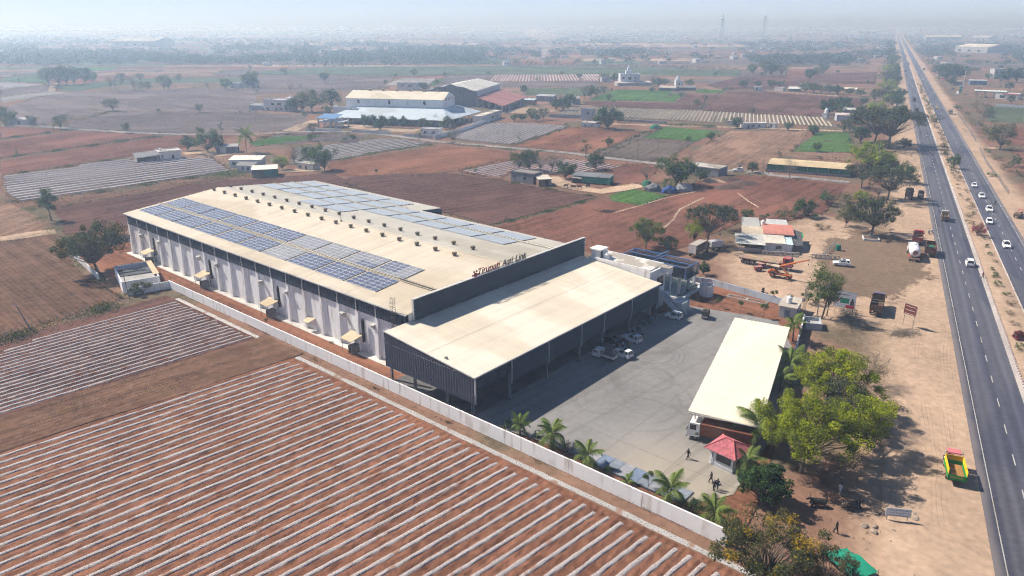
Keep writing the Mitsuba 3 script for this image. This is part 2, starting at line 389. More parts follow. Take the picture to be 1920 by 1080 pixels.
E_ = lambda s, ox, oy: (lambda *xy: (ox + xy[0] / s, oy + xy[1] / s))
A4, B4, C4, D4 = E_(4, 0, 60), E_(4, 480, 60), E_(4, 960, 60), E_(4, 1440, 60)     # survey sheets of the picture, four times enlarged
L4, M4, N4 = E_(4, 0, 280), E_(4, 840, 240), E_(4, 1320, 240)

# far strips first (they lie lowest): a patchwork of narrow fields out to the horizon
def patchwork():
    r = random.Random(5)
    kinds = [2, 2, 3, 5, 7, 9, 0, 2, 5, 3, 6, 9]
    y = 820.0
    while y < 6500:
        dep = y * (0.045 + 0.07 * r.random())
        half = y * 0.80 + 200
        x = -half
        while x < half:
            w = y * (0.06 + 0.16 * r.random()); w = max(w, 60)
            k = kinds[r.randrange(len(kinds))]
            x1, g = x + w, 2 + y * 0.004 * r.random()
            sh = 0.12 * dep
            quad = [(x + g, y + g), (x1 - g, y + g + sh * r.random()), (x1 - g + sh, y + dep - g), (x + g + sh, y + dep - g - sh * r.random())]
            mid = np.array([x + w / 2, y + dep / 2])
            if abs(mid @ RN[:2] - 32) > w * .5 + 45:
                field(k, None, (r.choice([0, 12, 95]),), 'far_field', 1.0, quad); FZ[0] = 0.02
            x = x1
        y += dep
patchwork()

# ---- left of the plant
SW = [(0, 0), (1, 0)]
f_ = field
f_(2, [A4(60, 560), A4(350, 475), A4(560, 450), A4(1500, 425), A4(1920, 425), A4(1920, 610), A4(1690, 605), A4(830, 590), A4(480, 665), A4(330, 700), A4(60, 690)], [A4(430, 530), A4(830, 600)], 'stubble_field')
f_(2, [A4(490, 680), A4(830, 600), A4(1760, 605), B4(370, 620), B4(380, 690), B4(250, 740), B4(0, 752), A4(1300, 765), A4(490, 720)], [A4(600, 650), A4(1500, 625)], 'stubble_field')
f_(0, [A4(0, 705), A4(460, 730), A4(400, 755), A4(0, 808)], [A4(0, 808), A4(400, 755)])
f_(0, [A4(0, 815), A4(560, 742), A4(1220, 778), A4(560, 872), A4(0, 955)], [A4(0, 955), A4(560, 872)])
f_(0, [A4(0, 965), A4(560, 882), A4(1240, 780), A4(1800, 775), A4(1400, 870), A4(950, 940), A4(0, 1078)], [A4(0, 1078), A4(950, 945)])
mf = f_(7, [L4(0, 205), L4(940, 75), L4(1600, 60), L4(1740, 160), L4(1560, 195), L4(130, 405), L4(0, 310)], [L4(0, 300), L4(1500, 100)], 'mulched_field')
mulch_rows(f'{mf}__mulch_rows', mf, 5.0, 1.9, 0.1, 0.35, seg=14)
f_(7, [L4(240, 425), L4(1600, 212), L4(1680, 225), L4(400, 445)], [L4(240, 430), L4(1600, 215)])
f_(1, [L4(400, 445), L4(1680, 228), L4(1880, 225), L4(2500, 175), L4(2700, 330), L4(2100, 420), L4(980, 600), L4(830, 628), L4(480, 640), L4(470, 560)], [L4(400, 450), L4(1600, 240)])
f_(3, [L4(0, 385), L4(130, 430), L4(370, 540), L4(410, 600), L4(0, 690), L4(-200, 700), L4(-200, 380)], [L4(0, 560), L4(380, 420)], 'dry_field')
f_(6, [L4(0, 655), L4(410, 595), L4(430, 632), L4(0, 690)], [L4(0, 680), L4(410, 600)], 'dry_field')
f_(7, [L4(-300, 720), L4(0, 692), L4(430, 635), L4(480, 700), L4(560, 880), L4(940, 1120), L4(0, 1420), L4(-300, 1450)], [L4(0, 700), L4(500, 1060)])
# ---- behind: the village road, fields either side of it
f_(5, [A4(0, 345), A4(330, 300), A4(360, 385), A4(90, 370)], [A4(0, 350), A4(330, 320)], 'green_field')
f_(4, [A4(85, 350), A4(330, 345), A4(375, 388), A4(95, 372)], [A4(0, 350), A4(330, 320)], 'green_field')
f_(10, [A4(0, 378), A4(330, 392), A4(0, 432)], [A4(0, 378), A4(330, 392)], 'pale_field')
f_(2, [A4(0, 435), A4(330, 395), A4(400, 440), A4(0, 485)], [A4(0, 435), A4(330, 395)], 'stubble_field')
f_(10, [A4(0, 490), A4(390, 443), A4(500, 455), A4(0, 530)], [A4(0, 490), A4(390, 443)], 'pale_field')
f_(5, [A4(430, 410), A4(1000, 345), A4(1920, 340), A4(1920, 380), A4(1200, 385), A4(850, 400), A4(600, 445), A4(470, 445)], [A4(430, 430), A4(1000, 345)], 'green_field')
f_(4, [A4(550, 270), A4(900, 262), A4(820, 285), A4(570, 300)], [A4(550, 270), A4(900, 262)], 'green_field')
f_(3, [A4(1250, 285), A4(1700, 275), A4(1590, 320), A4(1090, 325)], [A4(1250, 285), A4(1700, 275)], 'dry_field')
f_(2, [A4(1700, 285), A4(1880, 278), A4(1850, 340), A4(1600, 325)], [A4(1700, 285), A4(1880, 278)], 'stubble_field')
f_(5, [B4(0, 300), B4(560, 262), B4(1920, 255), C4(1000, 268), C4(1720, 290), C4(1690, 335), C4(900, 322), B4(1920, 318), B4(1000, 330), B4(60, 322)], [B4(0, 322), B4(1900, 320)], 'green_field')
f_(2, [B4(60, 332), B4(1050, 335), B4(960, 400), B4(1000, 425), B4(0, 470), A4(1950, 420), A4(1900, 360)], [B4(60, 332), B4(1050, 335)], 'stubble_field')
f_(10, [B4(1090, 347), B4(1350, 350), B4(1300, 395), B4(960, 400)], [B4(1090, 347), B4(1350, 350)], 'pale_field')
f_(4, [B4(1380, 350), B4(1430, 355), B4(1330, 412), B4(1300, 400)], [B4(1380, 350), B4(1330, 412)], 'green_field')
f_(2, [B4(1430, 330), B4(1760, 322), B4(1660, 420), B4(1330, 420)], [B4(1430, 330), B4(1760, 322)], 'stubble_field')
mf = f_(0, [B4(1790, 322), C4(0, 320), C4(130, 322), C4(660, 316), C4(660, 366), C4(0, 372), B4(1740, 372)], [B4(1900, 322), B4(1870, 372)], 'mulched_field')
mulch_rows(f'{mf}__mulch_rows', mf, 3.6, 1.6, 0.1, 0.2, seg=60, col=(.38, .35, .35))
f_(2, [B4(1740, 376), C4(660, 368), C4(640, 420), C4(0, 415), B4(1780, 420)], [C4(0, 400), C4(660, 395)], 'stubble_field')
f_(5, [C4(110, 420), C4(640, 425), C4(760, 440), C4(560, 480), C4(100, 470)], [C4(0, 450), C4(660, 450)], 'green_field')
f_(4, [C4(800, 432), C4(1200, 440), C4(1150, 522), C4(580, 512), C4(660, 470)], [C4(800, 440), C4(640, 500)], 'green_field')
f_(4, [C4(1200, 462), C4(1300, 462), C4(1210, 530), C4(1140, 525)], [C4(1300, 462), C4(1210, 530)], 'green_field')
f_(4, [C4(1400, 430), C4(1590, 436), C4(1575, 462), C4(1370, 455)], [C4(1400, 430), C4(1590, 436)], 'green_field')
f_(1, [C4(1310, 465), C4(1560, 470), C4(1420, 545), C4(1225, 530)], [C4(1310, 465), C4(1225, 530)])
f_(1, [C4(560, 520), C4(1140, 530), C4(1420, 548), C4(1400, 585), C4(660, 565), C4(540, 540)], [C4(560, 530), C4(1400, 560)])
f_(1, [C4(1450, 400), C4(1740, 330), C4(1920, 330), D4(820, 300), D4(800, 390), D4(350, 395), D4(0, 430), C4(1600, 435)], [C4(1450, 430), C4(1920, 380)])
f_(1, [C4(1580, 470), C4(1640, 445), C4(1920, 448), D4(520, 490), D4(750, 500), D4(700, 560), D4(420, 590), D4(400, 635), D4(0, 625), C4(1420, 590), C4(1440, 545)], [C4(1450, 590), C4(1760, 450)])
f_(0, [D4(150, 285), D4(290, 290), D4(270, 330), D4(130, 340)], [D4(150, 285), D4(290, 290)])
mf = f_(9, [C4(430, 560), C4(780, 568), C4(1400, 590), D4(0, 620), D4(410, 640), D4(530, 715), D4(0, 690), C4(1500, 680), C4(850, 645), C4(330, 620)], [(1205, 204.7), (1185.5, 219.6)], 'mulched_field')
mulch_rows(f'{mf}__mulch_rows', mf, 2.6, 1.05, 0.1, 0.3, seg=30, col=(.34, .305, .225))
f_(8, [C4(640, 715), C4(1000, 745), C4(620, 905), C4(420, 895), C4(0, 855), C4(420, 715)], [C4(0, 850), C4(640, 720)])
mf = f_(2, [B4(1700, 685), C4(0, 683), C4(380, 700), C4(420, 715), C4(0, 848), B4(1700, 830), B4(1400, 795)], [(963, 272.6), (1054, 234.7)], 'mulched_field')
mulch_rows(f'{mf}__mulch_rows', mf, 2.8, 1.15, 0.1, 0.25, seg=18)
f_(9, [C4(990, 795), C4(1370, 825), C4(1110, 985), C4(690, 930)], [C4(700, 930), C4(1000, 800)])
f_(9, [C4(640, 905), C4(1000, 760), C4(1130, 720), C4(980, 795), C4(690, 925)], [C4(640, 905), C4(1000, 760)])
f_(4, [C4(1150, 712), C4(1560, 745), C4(1380, 822), C4(990, 793)], [C4(1150, 712), C4(990, 793)], 'green_field')
f_(3, [C4(1640, 742), D4(0, 740), D4(300, 745), D4(190, 895), D4(100, 925), D4(0, 1000), D4(-20, 1060), C4(1560, 1035), C4(1340, 985), C4(1340, 900)], [C4(1400, 950), C4(1800, 760)], 'dry_field')
f_(4, [D4(380, 750), D4(610, 755), D4(620, 830), D4(290, 815)], [D4(380, 770), D4(610, 775)], 'green_field')
f_(4, [D4(285, 820), D4(640, 835), D4(630, 905), D4(185, 895)], [D4(285, 830), D4(640, 835)], 'green_field')
f_(3, [D4(180, 900), D4(630, 912), D4(640, 970), D4(60, 930)], [D4(180, 900), D4(630, 912)], 'dry_field')
# ---- between the village road and the plant
f_(2, [B4(150, 765), B4(620, 762), B4(840, 780), B4(700, 830), B4(420, 820), B4(300, 840), B4(100, 850)], [B4(150, 800), B4(800, 780)], 'stubble_field')
f_(4, [B4(150, 785), B4(480, 778), B4(430, 800), B4(0, 862), B4(-60, 830)], [B4(0, 850), B4(480, 785)], 'green_field')
mf = f_(9, [B4(870, 800), B4(1140, 810), B4(1330, 838), B4(560, 968), B4(250, 1000), B4(280, 870), B4(700, 835)], [B4(300, 960), B4(1250, 830)], 'mulched_field')
mulch_rows(f'{mf}__mulch_rows', mf, 4.1, 1.5, 0.1, 0.3, seg=16)
f_(8, [B4(1400, 858), C4(0, 900), M4(480, 190), M4(470, 240), M4(60, 325), B4(1450, 1048), B4(1290, 1080), B4(640, 1080), B4(540, 1020), B4(570, 975)], [B4(570, 985), B4(1400, 865)])
mf = f_(0, [M4(480, 245), M4(900, 230), M4(1340, 290), M4(1130, 330), M4(760, 350), M4(480, 335), M4(380, 388), M4(90, 330)], [(865, 325), (960, 305)], 'mulched_field')
mulch_rows(f'{mf}__mulch_rows', mf, 2.8, 1.1, 0.1, 0.25, seg=16)
f_(0, [M4(1180, 320), M4(1340, 270), M4(1600, 275), M4(1560, 330), M4(1460, 420), M4(1300, 440), M4(1210, 400)], [M4(1150, 330), M4(1500, 290)])
f_(1, [M4(0, 335), M4(380, 392), M4(680, 445), M4(1000, 500), M4(1100, 525), M4(320, 728), M4(-560, 500), M4(-800, 400), M4(-700, 360)], [M4(0, 680), M4(1000, 510)])
f_(0, [M4(1120, 540), M4(1240, 555), M4(1480, 582), M4(1640, 515), N4(0, 380), N4(330, 355), N4(860, 405), N4(1080, 430), N4(900, 640), N4(640, 700), N4(360, 690), N4(290, 700), M4(1750, 900), M4(1300, 1000), M4(360, 740)], [M4(1000, 860), M4(1800, 560)])
f_(4, [M4(1400, 458), M4(1640, 512), M4(1440, 582), M4(1230, 548), M4(1210, 505)], [M4(1400, 460), M4(1230, 520)], 'green_field')
# ---- right of the highway
f_(5, [D4(1640, 560), D4(2200, 570), D4(2200, 690), D4(1650, 670)], [D4(1640, 570), D4(2000, 580)], 'green_field')
f_(0, [D4(1830, 715), D4(2300, 720), D4(2300, 860), D4(1800, 850)], [D4(1830, 720), D4(2000, 725)])
f_(0, [D4(1810, 890), D4(2400, 880), D4(2700, 1400), D4(2000, 1050)], [D4(1830, 900), D4(2000, 905)])
f_(3, [D4(1370, 450), D4(1920, 450), D4(1920, 425), D4(1400, 425)], [D4(1370, 450), D4(1920, 450)], 'dry_field')
f_(2, [D4(1290, 225), D4(1920, 235), D4(1920, 270), D4(1480, 265)], [D4(1290, 225), D4(1920, 235)], 'stubble_field')
# the plant's own ground, then the lots by the highway
f_(8, [], (AZ_V,), 'bare_yard', 0.2, [mat_apply(MB, p)[:2] for p in [(-2.2, -45, 0), (-2.2, 99, 0), (-9, 120, 0), (-6, 148, 0), (70, 148, 0), (70, 60, 0), (84, 30, 0), (86, -3, 0), (83, -17, 0), (77, -25, 0), (60, -29.5, 0), (12, -43, 0)]])
# ---- the two mulched fields in front, as relief with every bed its own piece
def near_field(key, u0, u1, v0, v1, tilt, kind, rows, zoff):
    st = 0.28
    us, vs = np.arange(u0, u1 + .01, st), np.arange(v0, v1 + .01, st)
    X, Y = np.meshgrid(us, vs)
    P = np.stack([X, Y, X * 0], -1)
    row = Y - tilt(X, Y)
    d = np.abs((row - rows[0]) / rows[1] - np.round((row - rows[0]) / rows[1])) * rows[1]
    free = np.clip((d - .35) / .25, 0, 1)
    h = free * (0.03 + 0.03 * np.cos(d * 16) + 0.17 * (meshkit.fbm(np.stack([X * 1.5, Y * 1.5, X * 0], -1), 3, 3) - .42))
    P[..., 2] = h + zoff
    v = mat_apply(MB, P.reshape(-1, 3))
    i, j = np.meshgrid(np.arange(len(vs) - 1), np.arange(len(us) - 1), indexing='ij')
    k = (i * len(us) + j).reshape(-1)
    f = np.stack([k, k + 1, k + len(us) + 1, k + len(us)], 1)
    key = structure(key, v, f, 'field', field_uv(v, kind, AZ_U), smooth=True)
    return key
def bed(pts, w, h=0.20):
    """One raised bed under film along points in the plant's frame."""
    p = np.asarray(pts, float); n = len(p)
    t = np.gradient(p, axis=0); t /= np.linalg.norm(t, axis=1, keepdims=True)
    s = np.stack([-t[:, 1], t[:, 0]], 1)
    ww = w / 2 * (1 + .07 * rng.standard_normal(n))[:, None]
    jog = (.025 * rng.standard_normal(n))[:, None]
    hh = h * (1 + .08 * rng.standard_normal(n))
    hh[0] = hh[-1] = .08
    rings = []
    for off, z in ((-1, 0.02), (-.72, .75), (-.25, 1), (.25, 1), (.72, .75), (1, 0.02)):
        q = p + s * (off * ww + jog)
        rings.append(np.column_stack([q, hh * z + .03]))
    v = np.stack(rings, 1)
    i, j = np.meshgrid(np.arange(n - 1), np.arange(5), indexing='ij')
    f = np.stack([i * 6 + j, (i + 1) * 6 + j, (i + 1) * 6 + j + 1, i * 6 + j + 1], -1).reshape(-1, 4)
    m = M().add(v.reshape(-1, 3), f)
    m.add(v[0], [[0, 1, 2], [0, 2, 3], [0, 3, 4], [0, 4, 5]]).add(v[-1], [[0, 2, 1], [0, 3, 2], [0, 4, 3], [0, 5, 4]])
    return m
t2 = lambda u, v: (np.minimum(u, -6) + 6.5) * (-0.106)
t1 = lambda u, v: (np.minimum(u, -6) + 6.0) * (-0.03 - 0.045 * np.clip((90 - v) / 33, 0, 1))
nf2 = near_field('mulched_field', -70, -5.4, -64, 50, t2, 8, (41.3, 1.925), 0.03)
f_(7, [], (AZ_U - 5,), 'fallow_strip', 0.4, [mat_apply(MB, p)[:2] for p in [(-3, 42.6, 0), (-3, 56.6, 0), (-6, 56, 0), (-60, 60.5, 0), (-64, 48.5, 0)]])
nf1 = near_field('mulched_field', -62, -5.0, 56.5, 95, t1, 1, (58.0, 1.72), 0.03)
for key, v0, n, tilt in ((nf2, 41.3, 54, t2), (nf1, 58.0, 19, t1)):
    for i in range(n):
        vv = v0 - 1.925 * i if key == nf2 else v0 + 1.72 * i
        u1 = -6.4 - .8 * rnd.random() if key == nf2 else -5.2 - 0.9 * rnd.random()
        u0 = -69 if key == nf2 else -62 + (0 if i < 14 else (i - 13) * 5.4)
        us = np.linspace(u0, u1, int((u1 - u0) / 1.1))
        m = bed(np.column_stack([us, vv + tilt(us, np.full_like(us, vv))]), 0.70, .16)
        g = 0.94 + .12 * rnd.random()
        put(f'{key}__mulch_strip', m, (.355 * g, .325 * g, .325 * g), 5, smooth=True, xf=MB)
m = bed(np.column_stack([np.full(80, -4.9) + .1 * np.sin(np.arange(80) / 9), np.linspace(-50, 42.4, 80)]), 0.95, .12)
put(f'{nf2}__mulch_strip', m, (.37, .355, .345), 5, smooth=True, xf=MB)
m = bed(np.column_stack([np.full(34, -4.5), np.linspace(56.2, 91, 34)]), 0.95, .12)
put(f'{nf1}__mulch_strip', m, (.42, .40, .385), 5, smooth=True, xf=MB)

# ---- lanes and paths
def lane(key, pts, w, kind, bsdf='field', world=None, jit=.35):
    p = np.array([ground(*q)[:2] for q in pts]) if world is None else np.asarray(world, float)
    d = np.r_[0, np.cumsum(np.linalg.norm(np.diff(p, axis=0), axis=1))]
    s = np.linspace(0, d[-1], max(8, int(d[-1] / 6)))
    q = np.stack([np.interp(s, d, p[:, k]) for k in (0, 1)], 1)
    t = np.gradient(q, axis=0); t /= np.linalg.norm(t, axis=1, keepdims=True)
    nrm = np.stack([-t[:, 1], t[:, 0]], 1)
    FZ[0] += .004
    L, R = q + nrm * (w / 2 + jit * rng.standard_normal(len(q))[:, None] * .5), q - nrm * (w / 2 + jit * rng.standard_normal(len(q))[:, None] * .5)
    v = np.column_stack([np.vstack([L, R]), np.full(2 * len(q), FZ[0])])
    i = np.arange(len(q) - 1); n = len(q)
    f = np.stack([i + n, i + n + 1, i + 1, i], 1)
    structure(key, v, f, bsdf, field_uv(v, kind, AZ_U))
lane('village_road', [A4(-80, 702), A4(300, 708), A4(640, 735), A4(1000, 757), A4(1400, 770), A4(1920, 768), B4(300, 748), B4(700, 750), B4(1000, 775), B4(1350, 822), C4(0, 872), C4(400, 905), C4(700, 945), C4(1120, 992), C4(1560, 1035), D4(0, 1060), N4(450, 350), N4(850, 385), N4(1090, 410)], 5.0, 10)
lane('dirt_track', [A4(390, 440), A4(400, 400), A4(430, 385)], 6, 6)
lane('dirt_track', [B4(250, 745), B4(340, 705), B4(460, 665)], 9, 6)
lane('dirt_track', [B4(640, 700), B4(900, 725), B4(1200, 745), B4(1480, 745)], 16, 6)
lane('dirt_track', [C4(0, 610), C4(130, 575), C4(300, 600)], 18, 6)
lane('dirt_track', [C4(760, 690), C4(1000, 700), C4(1600, 715), D4(60, 728), D4(560, 745)], 6, 6)
lane('dirt_track', [D4(0, 448), D4(260, 462), D4(520, 480)], 4, 6)
lane('dirt_track', [D4(1440, 800), D4(1530, 860), D4(1760, 880)], 7, 6)
lane('foot_path', [M4(1240, 640), M4(1420, 592), M4(1640, 525), M4(1900, 470)], 0.8, 6, jit=.15)
lane('foot_path', [M4(1600, 770), M4(1700, 680), M4(1725, 620), M4(1920, 525)], 0.8, 6, jit=.15)
lane('foot_path', [N4(250, 490), N4(330, 550), N4(410, 600)], 0.7, 6, jit=.15)
lane('dirt_track', [M4(760, 370), M4(900, 440), M4(1150, 480), M4(1440, 430)], 8, 6)
lane('dirt_track', [B4(180, 1045), B4(330, 1040), B4(520, 1030)], 8, 6)
lane('dirt_track', [A4(1380, 915), A4(1500, 905), A4(1700, 930)], 8, 6)

# ---- the plant's concrete yard
yp = [(-0.6, 1.2), (58, 1.0), (68.2, -2.5), (71.3, -14.5), (72.3, -21.0), (60.5, -28.7), (24, -38.7), (8, -40.2), (2.5, -37), (2.0, -20), (1.6, -11)]
yv, yf = triangulated([mat_apply(MB, (*p, 0))[:2] for p in yp])
structure('yard_pavement', np.column_stack([yv, np.full(len(yv), FZ[0] + .02)]), yf, 'yard_concrete')
YZ = FZ[0] + .02

# ---- the highway
def strip(key, n0, n1, s0, s1, z, bsdf, steps=60, col=None, typ=0):
    ss = s0 * (s1 / s0) ** np.linspace(0, 1, steps)
    v = mat_apply(MR, np.vstack([np.column_stack([np.full(steps, n0), ss, np.full(steps, z)]), np.column_stack([np.full(steps, n1), ss, np.full(steps, z)])]))
    i = np.arange(steps - 1)
    f = np.stack([i, i + steps, i + steps + 1, i + 1], 1)
    if col is None:
        return structure(key, v, f, bsdf)
    return put(key, (v, np.vstack([f[:, :3], f[:, [0, 2, 3]]])), col, typ, bsdf)
RZ = FZ[0] + .03
S0, S1 = 45.0, 6000.0
strip('road_verge', 8.0, 20.3, S0, S1, RZ - .012, 'earth')
strip('road_verge', 43.0, 52.0, S0, S1, RZ - .012, 'earth')
strip('highway', 19.9, 28.9, S0, S1, RZ, 'asphalt', 90)
strip('highway', 35.1, 43.8, S0, S1, RZ, 'asphalt', 90)
PAINT = (.40, .39, .375)
for hw, ns, dash in (('highway', (21.22,), 25.1), ('highway_001', (42.72,), 38.9)):
    for n_ in ns:
        strip(f'{hw}__edge_line', n_ - .06, n_ + .06, S0, 2500, RZ + .006, 'matte', 90, PAINT, 6)
    rest, j = M(), 0
    s = 65.0 if hw == 'highway' else 190.0
    while s < 1500:
        q = mat_apply(MR, [(dash - .08, s, RZ + .006), (dash + .08, s, RZ + .006), (dash + .08, s + 3.1, RZ + .006), (dash - .08, s + 3.1, RZ + .006)])
        if s < 330:
            put(f'{hw}__lane_dash', M().quad(*q), PAINT, 6)
        else:
            rest.quad(*q)
        s += 9.6
    k = put(f'{hw}__far_lane_dashes', rest, PAINT, 6); labels[k] = {'kind': 'stuff'}
# central reservation: a low bank between kerbs
v = []
ss = np.r_[np.arange(60, 400, 3.0), np.arange(400, 3000, 30.0)]
nn = np.linspace(29.5, 34.95, 9)
X, Y = np.meshgrid(nn, ss)
Z = 0.30 * np.sin(np.clip((X - 29.4) / 5.6, 0, 1) * np.pi) ** .6 + RZ + .04 + .10 * (meshkit.fbm(np.stack([X * .8, Y * .8, X * 0], -1), 3, 5) - .5)
v = mat_apply(MR, np.stack([X, Y, Z], -1).reshape(-1, 3))
i, j = np.meshgrid(np.arange(len(ss) - 1), np.arange(len(nn) - 1), indexing='ij')
k = (i * len(nn) + j).reshape(-1)
structure('central_reservation', v, np.stack([k, k + 1, k + len(nn) + 1, k + len(nn)], 1), 'earth', smooth=True)
for (n0, n1) in ((28.9, 29.55), (34.9, 35.15)):
    m = M()
    for a in np.r_[np.arange(55, 300, 6.0), np.arange(300, 2400, 60)]:
        b = a + (6 if a < 300 else 60)
        m.box(n0, n1, a + .02, b - .02, 0, RZ + .20)
    put('central_reservation__kerb', m, (.40, .36, .34), 2, xf=MR)
m = M()
for a in np.arange(60, 330, 1.15):
    m.rbox(29.55, 29.85, a, a + .62, 0.05, RZ + .42, .04)
k = put('central_reservation__kerb_blocks', m, (.50, .42, .40), 1, xf=MR); labels[k] = {'kind': 'stuff'}

# ================================================================ THE PLANT
def roof_z(u):
    return 11.5 + .0945 * (u - 5) if u <= 32.5 else 14.1 - .0945 * (u - 32.5)

def corrugated(p, q, z0, z1, pitch=.32, depth=.06, out=(0, 0)):
    """Upright corrugated sheet from p to q (plant frame), ribs standing out along 'out'."""
    p, q = np.array(p, float), np.array(q, float)
    n = int(np.linalg.norm(q - p) / pitch)
    s = np.repeat(np.arange(n + 1), 2)[:-1] / n + np.tile([0, .45 / n], n + 1)[:-1]
    s = np.clip(s, 0, 1)
    o = np.tile([0, 0, 1, 1], len(s) // 4 + 1)[:len(s)] * depth
    b = p + (q - p) * s[:, None] + np.outer(o, out)
    zz0 = np.full(len(s), z0); zz1 = np.full(len(s), z1) if np.ndim(z1) == 0 else z1[0] + (z1[1] - z1[0]) * s
    v = np.vstack([np.column_stack([b, zz0]), np.column_stack([b, zz1])])
    i = np.arange(len(s) - 1); k = len(s)
    f = np.stack([i, i + 1, i + 1 + k, i + k], 1)
    return M().add(v, f)

BAY = 5.826
MUL = [134.4 - BAY * i for i in range(19)]
W = thing('warehouse', 'huge white walled warehouse with cream roof, dark blue band and solar arrays on top', 'warehouse')
m = M()
m.box(5.0, 5.3, 21, 136, 0, 9.0).box(5.3, 66.5, 135.7, 136, 0, 10.7).box(5.3, 58.9, 21.0, 21.3, 0, 11.4).box(58.6, 58.9, 21.3, 76, 0, 11.4).box(66.2, 66.5, 76.3, 135.7, 0, 10.6).box(58.9, 66.5, 76, 76.3, 0, 8.6)
put(f'{W}__wall', m, (.80, .81, .83), 1, xf=MB)
m = M()                                                             # roof: two slopes, the far one running on over the lower extension
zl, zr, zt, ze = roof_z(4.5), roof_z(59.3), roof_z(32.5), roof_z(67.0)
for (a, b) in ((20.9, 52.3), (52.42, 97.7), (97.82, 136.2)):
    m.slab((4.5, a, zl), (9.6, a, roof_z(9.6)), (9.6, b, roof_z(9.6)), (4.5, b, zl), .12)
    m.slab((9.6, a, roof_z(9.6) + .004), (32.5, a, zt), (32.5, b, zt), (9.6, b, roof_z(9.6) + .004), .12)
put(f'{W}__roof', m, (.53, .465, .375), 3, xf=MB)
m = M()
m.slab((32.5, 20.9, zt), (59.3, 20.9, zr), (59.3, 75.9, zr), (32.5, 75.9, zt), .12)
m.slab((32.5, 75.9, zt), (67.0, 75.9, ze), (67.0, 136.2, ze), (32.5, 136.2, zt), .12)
put(f'{W}__roof', m, (.40, .38, .335), 3, xf=MB)  # far slope greyer: partly dirt, partly its duller light put into the colour
m = M().box(32.2, 32.8, 20.9, 136.2, zt - .04, zt + .06)
put(f'{W}__ridge_cap', m, (.50, .46, .38), 3, xf=MB)
m = M().box(4.22, 4.5, 20.9, 136.2, zl - .20, zl - .02)
put(f'{W}__gutter', m, (.34, .34, .35), 2, xf=MB)
for i, a in enumerate(MUL):                                            # band of cladding panels between pale posts
    b = MUL[i + 1] if i + 1 < len(MUL) else 21.2
    put(f'{W}__cladding_panel', corrugated((4.62, a - .12), (4.62, b + .12), 8.75, 11.3, .36, .05, (-1, 0)), NAVY, 0, xf=MB)
    put(f'{W}__band_post', M().box(4.46, 4.6, a - .09, a + .09, 8.7, 11.3), (.45, .45, .46), 0, xf=MB)
    m = M().box(4.3, 5.0, a - .42, a + .42, 0.3, 8.7, top=(4.6, 5.0, a - .42, a + .42))
    put(f'{W}__pilaster', m, (.78, .79, .81), 1, xf=MB)
put(f'{W}__plinth', M().rbox(3.4, 5.0, 21.5, 136.6, 0, .32, .05), (.50, .47, .43), 2, xf=MB)
put(f'{W}__cladding_panel', corrugated((59.3, 75.8), (67.0, 75.8), 8.6, (roof_z(59.3) - .15, roof_z(67) - .15), .36, .05, (0, -1)), NAVY, 0, xf=MB)
m = M()                                                             # hoods over the extract fans
for i, vv in enumerate((127.4, 117.0, 96.5, 87.8, 69.0, 58.8, 39.9, 30.5)):
    m = M().box(4.1, 5.0, vv - .55, vv + .55, 7.0, 7.15, top=(4.3, 5.0, vv - .55, vv + .55)).box(4.25, 4.35, vv - .45, vv + .45, 6.4, 7.0).box(4.3, 5, vv - .45, vv - .35, 6.1, 7.0)
    put(f'{W}__fan_hood', m, (.42, .41, .39), 2, xf=MB)
for i, vv in enumerate((122.3, 93.3, 64.5, 35.9)):                    # canopies over the side doors, a machine and a dark flue by each
    m = M().slab((1.9, vv - 1.6, 3.25), (5.0, vv - 1.9, 3.9), (5.0, vv + 1.9, 3.9), (1.9, vv + 1.6, 3.25), .09)
    k = put(f'{W}__canopy', m, (.52, .43, .30), 3, xf=MB)
    put(f'{k}__post', M().tube((2.1, vv + 1.4, 0), (2.1, vv + 1.4, 3.2), .05).tube((2.1, vv - 1.4, 0), (2.1, vv - 1.4, 3.2), .05), (.25, .25, .26), xf=MB)
    put(f'{W}__side_door', M().box(4.94, 5.0, vv - .2, vv + 1.3, .32, 2.6), (.10, .11, .13), xf=MB)
    put(f'{W}__flue', M().side([(4.3, 2.6), (4.7, 2.6), (4.7, 6.9), (4.5, 7.5), (4.3, 6.9)], vv - 2.5, vv - 2.1), DARK, xf=MB)
    g = thing('cold_store_machine', f'dark grey machine under the {["farthest left", "second from left", "third from left", "rightmost"][i]} canopy along the white warehouse wall', 'machine')
    put(f'{g}__casing', M().rbox(2.5, 4.2, vv - 1.2, vv + .2, .15, 1.9, .06), (.16, .165, .17), 6, xf=MB)
    put(f'{g}__louvre', M().box(2.44, 2.5, vv - 1.0, vv, .5, 1.6), (.045, .045, .05), xf=MB)
    put(f'{g}__feet', M().box(2.6, 2.8, vv - 1.1, vv - .9, 0, .15).box(3.9, 4.1, vv - .1, vv + .1, 0, .15).box(3.9, 4.1, vv - 1.1, vv - .9, 0, .15).box(2.6, 2.8, vv - .1, vv + .1, 0, .15), DARK, xf=MB)
m = M().slab((3.2, 50.0, 2.5), (5.0, 49.9, 3.0), (5.0, 52.1, 3.0), (3.2, 52.0, 2.5), .07)
k = put(f'{W}__small_canopy', m, (.52, .43, .30), 3, xf=MB)
put(f'{k}__bracket', M().tube((3.3, 50.2, 2.45), (5, 50.2, 1.6), .04).tube((3.3, 51.8, 2.45), (5, 51.8, 1.6), .04), DARK, xf=MB)
